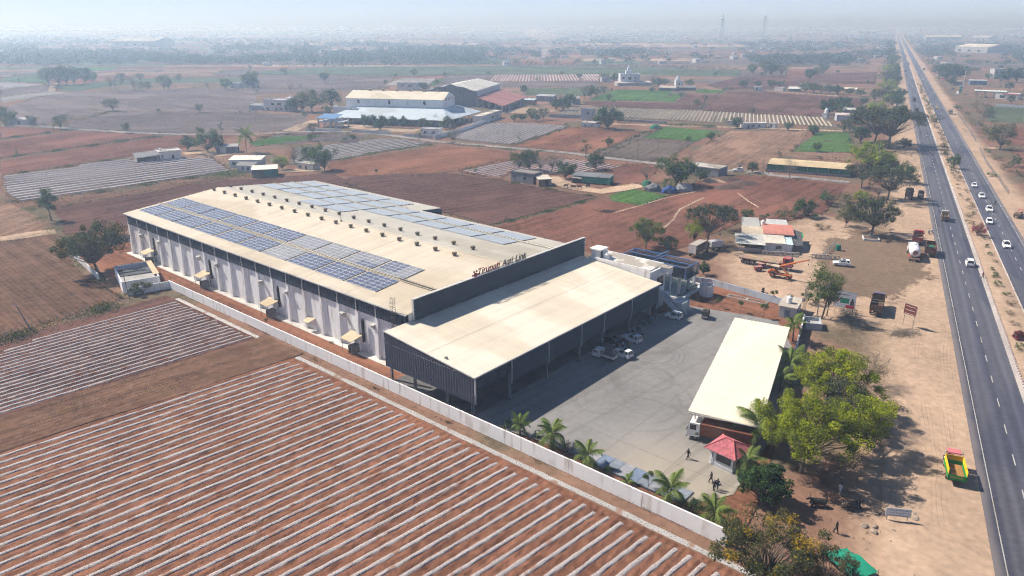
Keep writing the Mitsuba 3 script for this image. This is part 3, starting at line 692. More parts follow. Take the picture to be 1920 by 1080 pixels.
# parapet over the front wall with the firm's letters
put(f'{W}__parapet', M().box(6.1, 59.0, 20.55, 20.9, 9.2, 14.0).box(6.1, 6.3, 20.9, 22.2, 9.9, 10.9), NAVY, 0, xf=MB)
put(f'{W}__parapet_cap', M().box(6.0, 59.1, 20.45, 21.0, 14.0, 14.14).box(5.95, 6.1, 20.5, 20.95, 10.1, 14.0).box(59.0, 59.12, 20.5, 20.95, 10.0, 14.0), (.50, .50, .50), 0, xf=MB)
m = M()
for a in np.arange(9, 58, 4.0):
    m.tube((a, 21.0, 13.6), (a, 23.4, roof_z(a) + .1), .05, n=5)
k = put(f'{W}__parapet_stays', m, (.10, .09, .09), xf=MB); labels[k] = {'kind': 'stuff'}
def letters(key, text, u0, u1, v, z, hgt, col, shear=.22):
    t = meshkit.text_mesh(text, hgt, .14, bold=False)
    p = np.array(t.vertices); p[:, 0] += shear * p[:, 1]
    p[:, 0] = (p[:, 0] - p[:, 0].min()) / np.ptp(p[:, 0]) * (u1 - u0)
    q = np.stack([u0 + p[:, 0], v - p[:, 2], z + p[:, 1]], 1)
    put(key, M().add(q, t.faces), col, 0, xf=MB)
letters(f'{W}__lettering', 'Tirupati', 23.2, 29.6, 20.7, 14.3, 1.2, (.12, .016, .02))
letters(f'{W}__lettering', 'Agri', 30.3, 33.6, 20.7, 14.3, 1.2, (.035, .02, .022))
letters(f'{W}__lettering', 'Link', 34.4, 37.9, 20.7, 14.3, 1.2, (.02, .02, .022))
m = M().tube((22.3, 20.7, 14.5), (22.3, 20.5, 14.5), .42, n=10)
for a in np.linspace(0, 2 * np.pi, 7)[:-1]:
    m.rbox(22.1 + .75 * math.cos(a), 22.5 + .75 * math.cos(a), 20.5, 20.7, 14.3 + .75 * math.sin(a), 14.7 + .75 * math.sin(a), .08)
put(f'{W}__emblem', m, (.16, .02, .03), xf=MB)
put(f'{W}__letter_frame', M().box(22, 38, 20.72, 20.8, 14.14, 14.3), (.45, .44, .44), xf=MB)
# wind driven roof ventilators, a lightning rod, walkway along the roof
vent = None
def ventilator():
    m = M().tube((0, 0, 0), (0, 0, .28), .38, .30, 10)
    a = np.linspace(0, np.pi, 7)
    m.path(np.stack([a * 0, a * 0, .28 + (1 - np.cos(a)) * .27], 1), .10 + .34 * np.sin(a), 10)
    for k in range(10):
        t = k * np.pi / 5
        m.box(-.02, .02, .36, .46, .34, .76, xf=at(0, 0, 0, math.degrees(t)))
    return m
for u0, vs in ((30.0, [133.7 - 5.87 * i for i in range(18)]), (36.1, [135.1 - 5.93 * i for i in range(18)])):
    for a in vs:
        pl = MB @ at(u0, a, roof_z(u0) - .05, 0, 1.1)
        vent = again(f'{W}__roof_ventilator', vent, pl) if vent else put(f'{W}__roof_ventilator', ventilator(), (.15, .125, .095), 6, smooth=40, place=pl)
put(f'{W}__lightning_rod', M().tube((31.6, 75, zt), (31.6, 75, zt + 3.4), .05, .02).tube((31.6, 75, zt), (31.6, 75, zt + .4), .18), (.12, .11, .10), xf=MB)
for u0, v0, v1 in ((14.65, 22.2, 136), (51.4, 24, 136), (57.75, 80, 136)):
    m = M()
    z = roof_z(u0)
    m.box(u0 - .32, u0 + .32, v0, v1, z + .06, z + .22)
    put(f'{W}__cable_tray', m, (.60, .56, .46), 3, xf=MB)
    m = M()
    for a in np.arange(v0 + .4, v0 + 11, .9):
        m.box(u0 - .75, u0 + .75, a, a + .12, z + .2, z + .27)
    for a in np.arange(v0 + 11, v1, 1.0):
        m.box(u0 - .30, u0 + .30, a, a + .35, z + .2, z + .30)
    k = put(f'{W}__tray_rungs', m, (.16, .14, .12), xf=MB); labels[k] = {'kind': 'stuff'}
put(f'{W}__tray_rail', M().box(14.55, 14.75, 22.2, 34, roof_z(14.65) + .25, roof_z(14.65) + .4), (.10, .09, .08), xf=MB)
# caged ladder
m = M()
for y in (23.3, 24.0):
    m.tube((4.1, y, 6.8), (4.1, y, 14.2), .04, n=5)
for z in np.arange(7, 14.2, .45):
    m.tube((4.1, 23.3, z), (4.1, 24.0, z), .03, n=4)
for z in np.arange(8, 14.4, .9):
    m.path([(4.1, 23.3, z), (3.6, 23.3, z), (3.35, 23.65, z), (3.6, 24.0, z), (4.1, 24.0, z)], .03, 4)
for y in (23.3, 23.65, 24.0):
    m.tube((3.5, y, 8), (3.5, y, 14.2), .025, n=4)
put(f'{W}__caged_ladder', m, (.10, .085, .08), xf=MB)

# ---- solar arrays lying on the roof
ROWS = [(124.9, 134.5), (115.6, 123.9), (105.3, 114.9), (94.9, 104.2), (84.6, 93.9), (74.3, 83.7), (64.1, 73.5), (54.0, 63.3), (43.7, 53.2), (33.6, 42.9)]
PBLUE, PDUST = (.075, .088, .145), (.23, .23, .235)
def array(u0, u1, v0, v1, slope, label, dusty, fine, group, nv=5, nu=5):
    t = thing('solar_array', label, 'solar panels', group)
    z = lambda u: roof_z(u) + .16
    ang = math.atan(.0945) * (1 if slope == 'L' else -1)
    m = M()
    m.slab((u0, v0, z(u0)), (u1, v0, z(u1)), (u1, v1, z(u1)), (u0, v1, z(u0)), .12)
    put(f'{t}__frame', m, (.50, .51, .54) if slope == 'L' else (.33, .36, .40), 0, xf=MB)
    du, dv = (u1 - u0) / nu, (v1 - v0) / nv
    both = M()
    for i in range(nu):
        for j in range(nv):
            a, b, c, d = u0 + i * du + .07, u0 + (i + 1) * du - .07, v0 + j * dv + .07, v0 + (j + 1) * dv - .07
            dz = .006 + .012 * rnd.random()
            q = M().slab((a, c, z(a) + dz), (b, c, z(b) + dz), (b, d, z(b) + dz), (a, d, z(a) + dz), .004)
            dd = dusty(i / (nu - 1), j / (nv - 1)) if callable(dusty) else dusty
            g = .92 + .16 * rnd.random()
            col = tuple(g * (x * (1 - dd) + y * dd) for x, y in zip(PBLUE, PDUST))
            if fine:
                put(f'{t}__panel', q, col, 0, 'solar', xf=MB)
            else:
                both.mesh(q.arrays())
    if not fine:
        k = put(f'{t}__panels', both, (.27, .295, .325), 0, 'solar', xf=MB); labels[k] = {'kind': 'stuff'}
    put(f'{t}__edge', M().slab((u0, v0 - .1, z(u0) - .02), (u1, v0 - .1, z(u1) - .02), (u1, v0 - .02, z(u1) - .02), (u0, v0 - .02, z(u0) - .02), .2), (.03, .035, .05), xf=MB)
ordn = ['first', 'second', 'third', 'fourth', 'fifth', 'sixth', 'seventh', 'eighth', 'ninth', 'tenth']
for j, (a, b) in enumerate(ROWS):
    d = .95 if j == 6 else .06
    array(8.1, 14.0, a, b, 'L', f'{"dusty grey" if d > .5 else "blue"} solar array in the eave row, near slope, {ordn[9 - j]} from parapet', d, True, 'solar arrays of the eave row')
    d = .06 if j < 6 else .9 if j < 8 else (lambda x, y: .85 if x > .4 or y > .7 else .2) if j == 8 else (lambda x, y: .85 if y < .5 or x < .15 else .25)
    w = 'blue' if j < 6 else 'dusty grey' if j < 8 else 'half dusty, half blue'
    array(15.3, 20.9, a, b, 'L', f'{w} solar array in the upper row, near slope, {ordn[9 - j]} from parapet', d, True, 'solar arrays of the upper row')
for c, (u0, u1, rr) in enumerate(((39.1, 44.4, (3, 4)), (45.4, 50.7, range(10)), (52.0, 57.3, range(10)), (58.6, 64.4, range(5)))):
    for j in rr:
        array(u0, u1, *ROWS[j], 'R', f'pale grey solar array, far roof slope, {["short", "inner", "middle", "outer"][c]} column, {ordn[9 - j]} from parapet end', 0, False, 'solar arrays on the far roof slope')

# ---- loading shed along the front
S = thing('loading_shed', 'open loading shed with cream roof and dark blue corrugated sides before the warehouse', 'shed')
sz = lambda v: 8.0 + .0935 * v
CUTS = [-.25, 8.7, 18.85, 28.85, 36.45, 46.5, 57.4]
m = M()
for (a, b) in ((-.35, 10.4), (10.46, 21.0)):
    m.slab((-.35, a, sz(a)), (58.0, a, sz(a)), (58.0, b, sz(b)), (-.35, b, sz(b)), .10)
put(f'{S}__roof', m, (.67, .61, .51), 3, xf=MB)
put(f'{S}__roof_trim', M().box(-.5, 58.1, -.5, -.35, sz(0) - .22, sz(0) + .0).box(-.48, -.352, -.35, 21.2, sz(0) - .2, sz(0) - .19), (.45, .45, .45), 0, xf=MB)
m = M(); m.slab((-.56, -.35, sz(-.35) + .03), (-.36, -.35, sz(-.35) + .03), (-.36, 21.3, sz(21.3) + .03), (-.55, 21.3, sz(21.3) + .03), .22)
put(f'{S}__verge_trim', m, (.60, .59, .56), 0, xf=MB)
put(f'{S}__side_cladding', corrugated((-.42, -.2), (-.42, 21.2), 3.25, (sz(-.2) - .2, sz(21.2) - .2), .30, .07, (-1, 0)), (.050, .055, .080), 0, xf=MB)
for i, (a, b) in enumerate(zip(CUTS[:-1], CUTS[1:])):
    v_ = -.12 if i else .25
    put(f'{S}__fascia_panel', corrugated((a + .15, v_), (b - .15, v_), 3.65 if i else 5.1, 7.78, .36, .05, (0, -1)), (.030, .041, .066), 0, xf=MB)
for i, a in enumerate(CUTS):
    put(f'{S}__mullion', M().box(a - .09, a + .09, -.32, -.14, 3.4, 7.8), (.26, .28, .31), 0, xf=MB)
    m = M().box(a - .08, a + .08, -.02, .32, 0, 5).box(a - .34, a + .02, .33, .39, 0, 5).box(a - .34, a + .02, -.05, -.0, 0, 5).box(a - .5, a + .3, -.15, .6, 0, .35)
    put(f'{S}__column', m, (.11, .135, .165), 6, xf=MB)
put(f'{S}__corner_post', M().box(-.42, -.2, -.42, -.2, 3.2, 7.85), (.40, .40, .41), 0, xf=MB)
for a in (7.0, 14.9, 21.0):
    put(f'{S}__column', M().box(.4, .8, a - .2, a + .2, 0, 9), (.20, .21, .23), 6, xf=MB)
for a in (57.8,):
    put(f'{S}__end_wall', M().box(57.5, 57.75, 1.5, 20.4, 0, 8.1), (.45, .46, .48), 1, xf=MB)
m = M()
for a in CUTS:
    m.box(a - .1, a + .1, .4, 20.4, 7.2, 7.6)
for b in (5, 10, 15):
    m.box(0, 57.4, b, b + .12, 7.6, 7.75)
put(f'{S}__rafters', m, (.07, .075, .085), xf=MB)
put(f'{S}__floor', M().box(-.4, 57.45, .9, 20.5, 0, YZ + .05), (.10, .10, .105), 2, xf=MB)  # dark concrete: deep shade under the shed roof put into the floor colour
put(f'{S}__dock', M().box(6.4, 57.4, 6.5, 20.5, YZ + .06, 1.1), (.075, .075, .08), 2, xf=MB)  # dock colour darkened to carry the same interior shade
m = M()
for a in (12, 22, 32.5, 41, 52):
    put(f'{S}__dock_door', M().box(a - 1.8, a + 1.8, 20.42, 20.54, 1.1, 4.3), (.05, .055, .06), xf=MB)
put(f'{S}__kerb', M().box(8.9, 57.4, .55, .85, 0, .18).box(8.7, 57.4, -.62, -.5, 0, .10), (.30, .30, .31), 2, xf=MB)

# ---- office block at the far end of the shed
O_ = thing('office_block', 'flat roofed white office block with outside stair at the right end of the shed', 'office')
m = M().box(58.2, 65.0, 2.6, 18.6, 0, 9.55).box(60.8, 65.0, 1.0, 2.6, 3.3, 3.6).box(63.2, 65.0, .8, 2.6, 8.3, 9.5)
put(f'{O_}__wall', m, (.66, .68, .72), 1, xf=MB)
put(f'{O_}__roof_slab', M().box(58.4, 65.2, 3.2, 18.4, 9.55, 9.75).box(63.0, 65.2, .7, 3.2, 9.5, 9.72), (.70, .665, .60), 8, xf=MB)
put(f'{O_}__parapet', M().box(58.15, 58.4, 2.5, 18.6, 9.55, 10.25).box(65.0, 65.3, 3.2, 18.6, 9.55, 9.98).box(58.4, 65, 18.4, 18.65, 9.55, 10.0), WHITE, 1, xf=MB)
m = M()
for (a, b) in (((58.4, 2.75), (61.6, 2.75)), ((61.6, 2.75), (62.9, 2.75)), ((62.9, 2.75), (62.9, .8)), ((62.9, .8), (65.1, .8))):
    for z in (10.15, 10.55):
        m.tube((*a, z), (*b, z), .03, n=5)
    m.tube((*a, 9.6), (*a, 10.6), .035, n=5)
put(f'{O_}__roof_railing', m, (.30, .29, .28), xf=MB)
put(f'{O_}__window', M().box(61.4, 64.2, 2.53, 2.6, 5.2, 7.6), (.02, .02, .02), bsdf='glass', xf=MB)
put(f'{O_}__door', M().box(59.2, 60.3, 2.53, 2.6, 4.0, 6.2), (.03, .035, .045), xf=MB)
put(f'{O_}__ground_door', M().box(59.4, 62.4, 2.53, 2.6, 0, 2.4), (.04, .045, .05), xf=MB)
m = M(); m.slab((60.9, -4.6, .1), (62.3, -4.6, .1), (62.3, 1.0, 3.55), (60.9, 1.0, 3.55), .25)
for i in range(16):
    y = -4.6 + 5.6 * i / 16
    m.box(60.95, 62.25, y, y + .35, .05 + 3.45 * i / 16, .3 + 3.45 * i / 16)
put(f'{O_}__stair', m, (.16, .17, .19), 2, xf=MB)
for u0 in (60.75, 62.3):
    m = M().side([(-4.7, 0.0), (-4.7, 1.0), (1.0, 4.55), (2.55, 4.55), (2.55, 3.5), (1.2, 3.5), (-4.3, .0)], 0, .16, xf=None)
    v_, f_ = m.arrays(); v_ = np.stack([u0 + v_[:, 1], v_[:, 0], v_[:, 2]], 1)
    put(f'{O_}__stair_wall', (v_, f_[:, ::-1]), (.52, .56, .62), 1, xf=MB)
put(f'{O_}__balcony_post', M().box(64.6, 64.9, .9, 1.2, 0, 8.3), (.55, .57, .60), 1, xf=MB)
T_ = f'{O_}__stair_room'
put(T_, M().box(58.6, 61.0, 16.0, 18.3, 9.75, 11.9), (.62, .64, .67), 1, xf=MB)
put(f'{T_}__roof', M().box(58.2, 61.5, 15.6, 18.6, 11.9, 12.15), (.74, .73, .71), 8, xf=MB)
put(f'{T_}__door', M().box(58.9, 59.7, 15.93, 16.0, 9.8, 11.6), (.05, .055, .06), xf=MB)
def water_tank(label, mtx, col=(.74, .75, .77), s=1.0):
    t = thing('water_tank', label, 'water tank')
    z = np.array([0, .05, .35, .38, .75, .78, 1.15, 1.18, 1.35, 1.5, 1.55, 1.66, 1.70]); r = np.array([.55, .6, .6, .57, .57, .6, .6, .57, .55, .3, .22, .22, .02])
    put(f'{t}__body', M().path(np.stack([z * 0, z * 0, z], 1), r, 16), col, 0, smooth=45, place=mtx @ at(0, 0, 0, 0, s))
    put(f'{t}__lid', M().tube((0, 0, 1.66), (0, 0, 1.76), .26, .2, 10), tuple(c * .6 for c in col), 0, place=mtx @ at(0, 0, 0, 0, s))
water_tank('white plastic water tank beside the stair room on the office roof, the nearer of two', MB @ at(59.4, 14.6, 9.75))
water_tank('white plastic water tank on the office roof edge, the farther of two', MB @ at(62.2, 16.9, 9.75, 0, 1.05))

# ---- condenser frame over its basin
P_ = thing('water_basin', 'white rimmed basin of dark green water below the blue steel frame', 'pond')
ring = [(69.6, 5.4), (69.8, 1.5), (71.2, .5), (78.6, .6), (82.5, 2.2), (83, 18), (69.6, 18)]
inner = shapely.Polygon(ring).buffer(-.45)
rim = M(); r_ = trimesh.creation.extrude_polygon(shapely.Polygon(ring).difference(inner), .75, engine='earcut'); rim.mesh(r_)
put(f'{P_}__rim', rim, (.62, .63, .65), 1, xf=MB)
iv, if_ = triangulated(inner.exterior.coords)
put(f'{P_}__water', (np.column_stack([iv, np.full(len(iv), .45)]), if_), (.018, .035, .035), 0, 'gloss', xf=MB)
K_ = thing('condenser_frame', 'blue steel condenser rack with hanging pipe rows on white columns behind the office', 'steel frame')
BLUE = (.05, .13, .30)
for x in (71.2, 74.2, 77.4):
    put(f'{K_}__beam', M().box(x - .15, x + .15, .6, 18.0, 7.6, 7.85), BLUE, 6, xf=MB)
for y in (.8, 9.3, 17.8):
    put(f'{K_}__beam', M().box(71.35, 77.25, y - .12, y + .12, 7.62, 7.83), BLUE, 6, xf=MB)
put(f'{K_}__raised_beam', M().box(73.4, 79.6, 9.8, 10.1, 8.0, 8.2).box(77.2, 77.5, 9.8, 10.1, 7.85, 8.0), BLUE, 6, xf=MB)
for (x, y) in ((73.0, 3.0), (77.6, 3.0), (81.0, 3.2), (73.0, 15.0), (77.6, 15.0)):
    put(f'{K_}__column', M().rbox(x - .3, x + .3, y - .3, y + .3, 0, 4.9, .04), (.55, .57, .60), 1, xf=MB)
put(f'{K_}__deck', M().box(70.9, 77.9, .5, 18.0, 4.9, 5.05), (.12, .14, .15), 6, xf=MB)
m, m2 = M(), M()
for j, y in enumerate(np.arange(1.1, 17.8, .55)):
    for x in (71.3, 72.8, 74.3, 75.8, 77.3):
        m.box(x - .05, x + .05, y - .05, y + .05, 5.05, 7.6)
    for z in (5.4, 5.9, 6.4, 6.9, 7.4):
        m2.tube((71.1, y, z), (77.5, y, z), .11, n=4, caps=False)
k = put(f'{K_}__pipe_hangers', m, (.14, .17, .24), 6, xf=MB); labels[k] = {'kind': 'stuff'}
k = put(f'{K_}__pipe_rows', m2, (.075, .085, .10), 2, xf=MB); labels[k] = {'kind': 'stuff'}
for y in (.75, 18.0):
    for x in (71.2, 77.4):
        put(f'{K_}__upright', M().box(x - .12, x + .12, y - .12, y + .12, 5.05, 7.6), BLUE, 6, xf=MB)
C_ = thing('round_cistern', 'round open topped white concrete cistern next to the basin', 'cistern')
a = np.linspace(0, 2 * np.pi, 37)[:-1]
pr = shapely.Polygon(np.stack([77.3 + 1.6 * np.cos(a), -1.9 + 1.6 * np.sin(a)], 1))
put(f'{C_}__wall', M().mesh(trimesh.creation.extrude_polygon(pr.difference(pr.buffer(-.16)), 2.9, engine='earcut')), (.66, .67, .69), 1, smooth=30, xf=MB)
put(f'{C_}__floor', M().prism(list(pr.buffer(-.17).exterior.coords), 0, .6), (.05, .055, .05), 2, xf=MB)
put(f'{C_}__pipe', M().tube((77.0, -3.35, 2.5), (77.0, -3.35, 3.3), .06), WHITE, xf=MB)
G_ = thing('generator_cabin', 'plain grey boxlike generator cabin by the far corner of the concrete yard', 'cabin')
put(f'{G_}__casing', M().rbox(62.2, 65.9, -3.5, -.9, .25, 2.7, .06), (.36, .40, .43), 6, xf=MB)
put(f'{G_}__base', M().box(62.0, 67.2, -3.9, -.8, 0, .25), (.30, .29, .28), 2, xf=MB)
put(f'{G_}__roof_lip', M().box(62.1, 66.0, -3.6, -.8, 2.702, 2.78), (.44, .47, .50), 6, xf=MB)
put(f'{G_}__louvre', M().box(65.9, 65.95, -3.0, -1.4, .8, 2.1), (.08, .09, .10), xf=MB)

# ---- sheet canopy over the parked lorry, guard cabin, weighbridge
N_ = thing('parking_canopy', 'long flat pale cream canopy on thin posts beside the yard', 'canopy')
ca = math.degrees(math.atan2(10.7, 40.2)); MC = MB @ at(17.0, -28.4, 0, ca)
m = M(); m.slab((0, -10.35, 4.62), (41.6, -10.35, 4.62), (41.6, 0, 4.86), (0, 0, 4.86), .10)
put(f'{N_}__roof', m, (.68, .63, .525), 3, xf=MC)
put(f'{N_}__roof_trim', M().box(-.06, 41.66, -10.45, -10.36, 4.45, 4.66).box(-.1, -.01, -10.3, 0, 4.5, 4.62).box(0, 41.6, .01, .08, 4.66, 4.86), (.52, .50, .46), 0, xf=MC)
for x in np.linspace(1.0, 40.6, 6):
    put(f'{N_}__post', M().tube((x, -.9, 0), (x, -.9, 4.7), .10).box(x - .3, x + .3, -1.2, -.6, 0, .06), (.36, .36, .38), xf=MC)
    put(f'{N_}__post', M().tube((x, -9.6, 0), (x, -9.6, 4.5), .10), (.30, .30, .32), xf=MC)
    put(f'{N_}__rafter', M().box(x - .08, x + .08, -10.2, -.2, 4.3, 4.5), (.16, .13, .11), xf=MC)
MG = MB @ at(14.35, -36.2, 0, -6)
B_ = thing('guard_cabin', 'small white guard cabin with a pink tiled hip roof near the gate', 'guard cabin')
put(f'{B_}__wall', M().box(-1.7, 1.9, -1.95, 1.75, 0, 3.0), (.66, .67, .69), 1, xf=MG)
put(f'{B_}__plinth', M().box(-1.76, 1.96, -2.01, 1.81, 0, .5), (.55, .56, .60), 1, xf=MG)
h = M()
for s, (a, b) in enumerate((((-2.4, -2.6), (-2.4, 2.4)), ((-2.4, 2.4), (2.6, 2.4)), ((2.6, 2.4), (2.6, -2.6)), ((2.6, -2.6), (-2.4, -2.6)))):
    a, b = np.array(a), np.array(b); top = [np.array((.1, -.7)), np.array((.1, .5))]
    ta, tb = (top[0], top[1]) if s == 0 else (top[1], top[1]) if s == 1 else (top[1], top[0]) if s == 2 else (top[0], top[0])
    hh = M(); n = 9
    for r_ in range(n):
        f0, f1 = r_ / n, (r_ + 1) / n
        p0, p1, q0, q1 = a + (ta - a) * f0, b + (tb - b) * f0, a + (ta - a) * f1, b + (tb - b) * f1
        z0, z1 = 2.9 + 1.35 * f0, 2.9 + 1.35 * f1
        hh.add([(*p0, z0 + .05), (*p1, z0 + .05), (*q1, z1 + .01), (*q0, z1 + .01), (*p0, z0 - .02), (*p1, z0 - .02)], [[0, 1, 2, 3], [4, 5, 1, 0]])
    put(f'{B_}__roof_tiles', hh, (.40, .12, .14), 7, xf=MG)
m = M()
for c in ((-2.4, -2.6), (-2.4, 2.4), (2.6, 2.4), (2.6, -2.6)):
    m.path([(*c, 2.98), (.1, -.7 if c[1] < 0 else .5, 4.33)], .07, 6)
m.path([(.1, -.7, 4.33), (.1, .5, 4.33)], .07, 6)
put(f'{B_}__ridge_tiles', m, (.42, .12, .13), 0, xf=MG)
put(f'{B_}__eave', M().box(-2.35, 2.55, -2.55, 2.35, 2.80, 2.87), (.55, .54, .53), 1, xf=MG)
put(f'{B_}__window', M().box(-1.76, -1.701, -1.6, .7, 1.25, 2.35), bsdf='glass', xf=MG)
put(f'{B_}__window', M().box(-.8, 1.0, -2.01, -1.951, 1.25, 2.35), bsdf='glass', xf=MG)
put(f'{B_}__pipe', M().tube((-1.8, 1.3, 0), (-1.8, 1.3, 2.8), .05).tube((-1.85, -1.9, .75), (-1.85, 1.3, .75), .04), (.22, .23, .25), xf=MG)
put(f'{B_}__step', M().box(-2.3, -1.78, -1.9, -.3, 0, .22), (.13, .13, .13), 2, xf=MG)
Q_ = thing('weighbridge', 'long blue and white worn weighbridge platform beside the compound wall', 'weighbridge')
put(f'{Q_}__frame', M().box(1.45, 4.9, -36.0, -19.8, 0, .34), (.05, .055, .07), 6, xf=MB)
for i in range(9):
    y = -35.9 + i * 1.78
    put(f'{Q_}__deck_plate', M().rbox(1.6, 4.8, y, y + 1.72, .341, .40 + .01 * (i % 3), .02), ((.21, .24, .29), (.29, .30, .33), (.18, .23, .33))[(i * 5) % 3], 2, xf=MB)
put(f'{Q_}__kerb', M().box(4.92, 5.15, -36.0, -18.5, 0, .2), (.55, .36, .12), 6, xf=MB)

# ---- walls round the compound
def wall_run(t, pts, h, th, col, post=None, typ=1, base=True, frame=MB):
    for a, b in zip(pts[:-1], pts[1:]):
        a, b = np.array(a, float), np.array(b, float)
        L = np.linalg.norm(b - a); az = math.degrees(math.atan2(*(b - a)[::-1]))
        mm = frame @ at(*a, 0, az)
        put(f'{t}__wall_panel', M().rbox(0, L, -th / 2, th / 2, 0, h, .03), col, typ, xf=mm)
        if post:
            m = M()
            for x in np.arange(0, L, post):
                m.rbox(x - .17, x + .17, -th / 2 - .05, th / 2 + .05, 0, h + .06, .03)
            put(f'{t}__posts', m, tuple(c * 1.02 for c in col), typ, xf=mm)
X_ = thing('compound_wall', 'long white boundary wall between the mulched field and the plant', 'wall')
for i in range(12):
    b = -44 + i * 11.95
    wall_run(X_, [(-2.15, b), (-2.15, b + 11.9)], 2.42 - .03 * i, .26, (.76, .76, .77))
wall_run(X_, [(-2.2, 99.2), (-11.0, 101.6)], 1.9, .26, (.76, .77, .79))
m = M()
for y in np.arange(-44, 99, 3.1):
    m.path([(-2.1, y, 2.0), (-2.1, y, 2.45), (-1.8, y, 2.75)], .03, 4)
for z, o in ((2.3, 0), (2.5, .05), (2.7, .25)):
    m.tube((-2.1 + o, -44, z), (-2.1 + o, 99, z), .008, n=3)
k = put(f'{X_}__wire_stays', m, (.12, .10, .09), xf=MB); labels[k] = {'kind': 'stuff'}
A_ = thing('walled_store', 'white walled store with loose dark sheets inside, at the left compound corner', 'store')
mA = MB @ at(-11.1, 104.0, 0, -16)
put(f'{A_}__wall', M().box(0, 8.3, 0, .25, 0, 2.9).box(0, .25, .25, 14.6, 0, 2.9).box(8.05, 8.3, .25, 14.6, 0, 2.9).box(.25, 8.05, 14.35, 14.6, 0, 2.9), (.76, .77, .79), 1, xf=mA)
put(f'{A_}__sheet_roof', M().slab((.25, .3, 2.62), (8, .3, 2.5), (8, 5.0, 2.5), (.25, 5.0, 2.62), .05), (.36, .34, .32), 2, xf=mA)
put(f'{A_}__sheet_roof', M().slab((.25, 5.4, 2.5), (7.4, 5.2, 2.35), (7.6, 11.4, 2.4), (.25, 11.6, 2.5), .05), (.085, .09, .105), 2, xf=mA)
put(f'{A_}__beam', M().box(.3, 8, 5.05, 5.25, 2.55, 2.75).box(.3, 6.5, 8.4, 8.6, 2.52, 2.7), (.05, .05, .055), xf=mA)
put(f'{A_}__floor', M().box(.25, 8.05, .25, 14.35, 0.02, .1), (.25, .14, .09), 2, xf=mA)
put(f'{A_}__plank_cover', M().slab((7.3, 2.0, 3.0), (8.6, 2.0, 3.0), (8.6, 14.4, 3.05), (7.3, 14.4, 3.05), .06), (.55, .42, .28), 3, xf=mA)
X2 = thing('boundary_wall', 'patchy whitewashed wall running under the spreading tree left of the compound', 'wall')
wall_run(X2, [(-10.8, 118.5), (-9.2, 130), (-7.4, 143.5)], 1.7, .25, (.66, .66, .66), typ=1)
X3 = thing('boundary_wall', 'low blue grey wall with white posts behind the far corner of the warehouse', 'wall')
wall_run(X3, [(-6.8, 145), (-1, 147.2), (5, 148.6), (12, 149.4), (30, 149.4)], 1.7, .22, (.30, .33, .38), 6.0)
X4 = thing('boundary_wall', 'pale blue grey panel wall with white posts between the yard and the lorry lot', 'wall')
wall_run(X4, [(81, 15), (84.6, 0), (83.4, -11), (82.4, -18.5)], 1.75, .2, (.40, .45, .53), 4.2)
X5 = thing('boundary_wall', 'dark stained wall with white painted patches behind the parking canopy', 'wall')
wall_run(X5, [(75.5, -25.4), (60.5, -29.4), (40, -34.7), (24, -39.6)], 2.0, .25, (.22, .225, .24), None, 2)
m = M()
for a, w in ((2, 1.4), (4.6, 2.2), (11, 2.0), (16.4, .9), (18.0, 1.5)):
    m.box(a, a + w, -.16, .16, 1.5, 2.02)
put(f'{X5}__white_patch', m, (.66, .66, .68), 0, xf=MB @ at(75.5, -25.4, 0, math.degrees(math.atan2(-4, -15))))
Y_ = thing('pump_house', 'small grey flat roofed pump house in the wall with a white tank on top', 'hut')
mY = MB @ at(78.6, -21.2, 0, 10)
put(f'{Y_}__wall', M().box(-3.4, 3.4, -1.7, 1.7, 0, 2.7), (.42, .44, .47), 1, xf=mY)
put(f'{Y_}__roof', M().box(-3.7, 3.7, -2.0, 2.0, 2.7, 2.88), (.40, .36, .31), 2, xf=mY)
put(f'{Y_}__door', M().box(-3.46, -3.4, -.6, .5, 0, 2.1), (.16, .2, .28), xf=mY)
put(f'{Y_}__window', M().box(-1.6, -.4, -1.76, -1.7, 1.1, 2.0), bsdf='glass', xf=mY)
water_tank('white plastic water tank on the pump house roof in the boundary wall', mY @ at(-.9, .2, 2.88))
Z_ = thing('concrete_trough', 'open grey concrete trough with slanted walls at the corner of the boundary wall', 'trough')
mZ = MB @ at(74.6, -27.6, 0, 25)
put(f'{Z_}__wall', M().box(-2, 2, -1.6, -1.4, 0, 1.5).box(-2, 2, 1.4, 1.6, 0, 1.5).box(-2, -1.8, -1.4, 1.4, 0, 1.5).box(1.8, 2, -1.4, 1.4, 0, 1.5), (.36, .39, .43), 1, xf=mZ)
put(f'{Z_}__floor', M().box(-1.8, 1.8, -1.4, 1.4, 0, .7), (.40, .40, .40), 2, xf=mZ)
R_ = thing('foundation_trench', 'half built concrete footing frame on the bare earth below the panel wall', 'footing')
mR_ = MB @ at(80.6, -10.6, 0, -85)
put(f'{R_}__wall', M().box(-4.6, 4.6, -1, -.75, 0, .35).box(-4.6, 4.6, .75, 1, 0, .35).box(-4.6, -4.3, -.75, .75, 0, .35).box(4.3, 4.6, -.75, .75, 0, .35).box(-.2, .2, -.75, .75, 0, .35), (.34, .32, .29), 2, xf=mR_)

# ================================================================ OTHER BUILDINGS
def facing(p, q):
    """Frame at pixel p whose x axis runs along the ground to pixel q; and the length."""
    a, b = ground(*p), ground(*q)
    d = b - a
    return at(a[0], a[1], 0, math.degrees(math.atan2(d[1], d[0]))), float(np.linalg.norm(d))

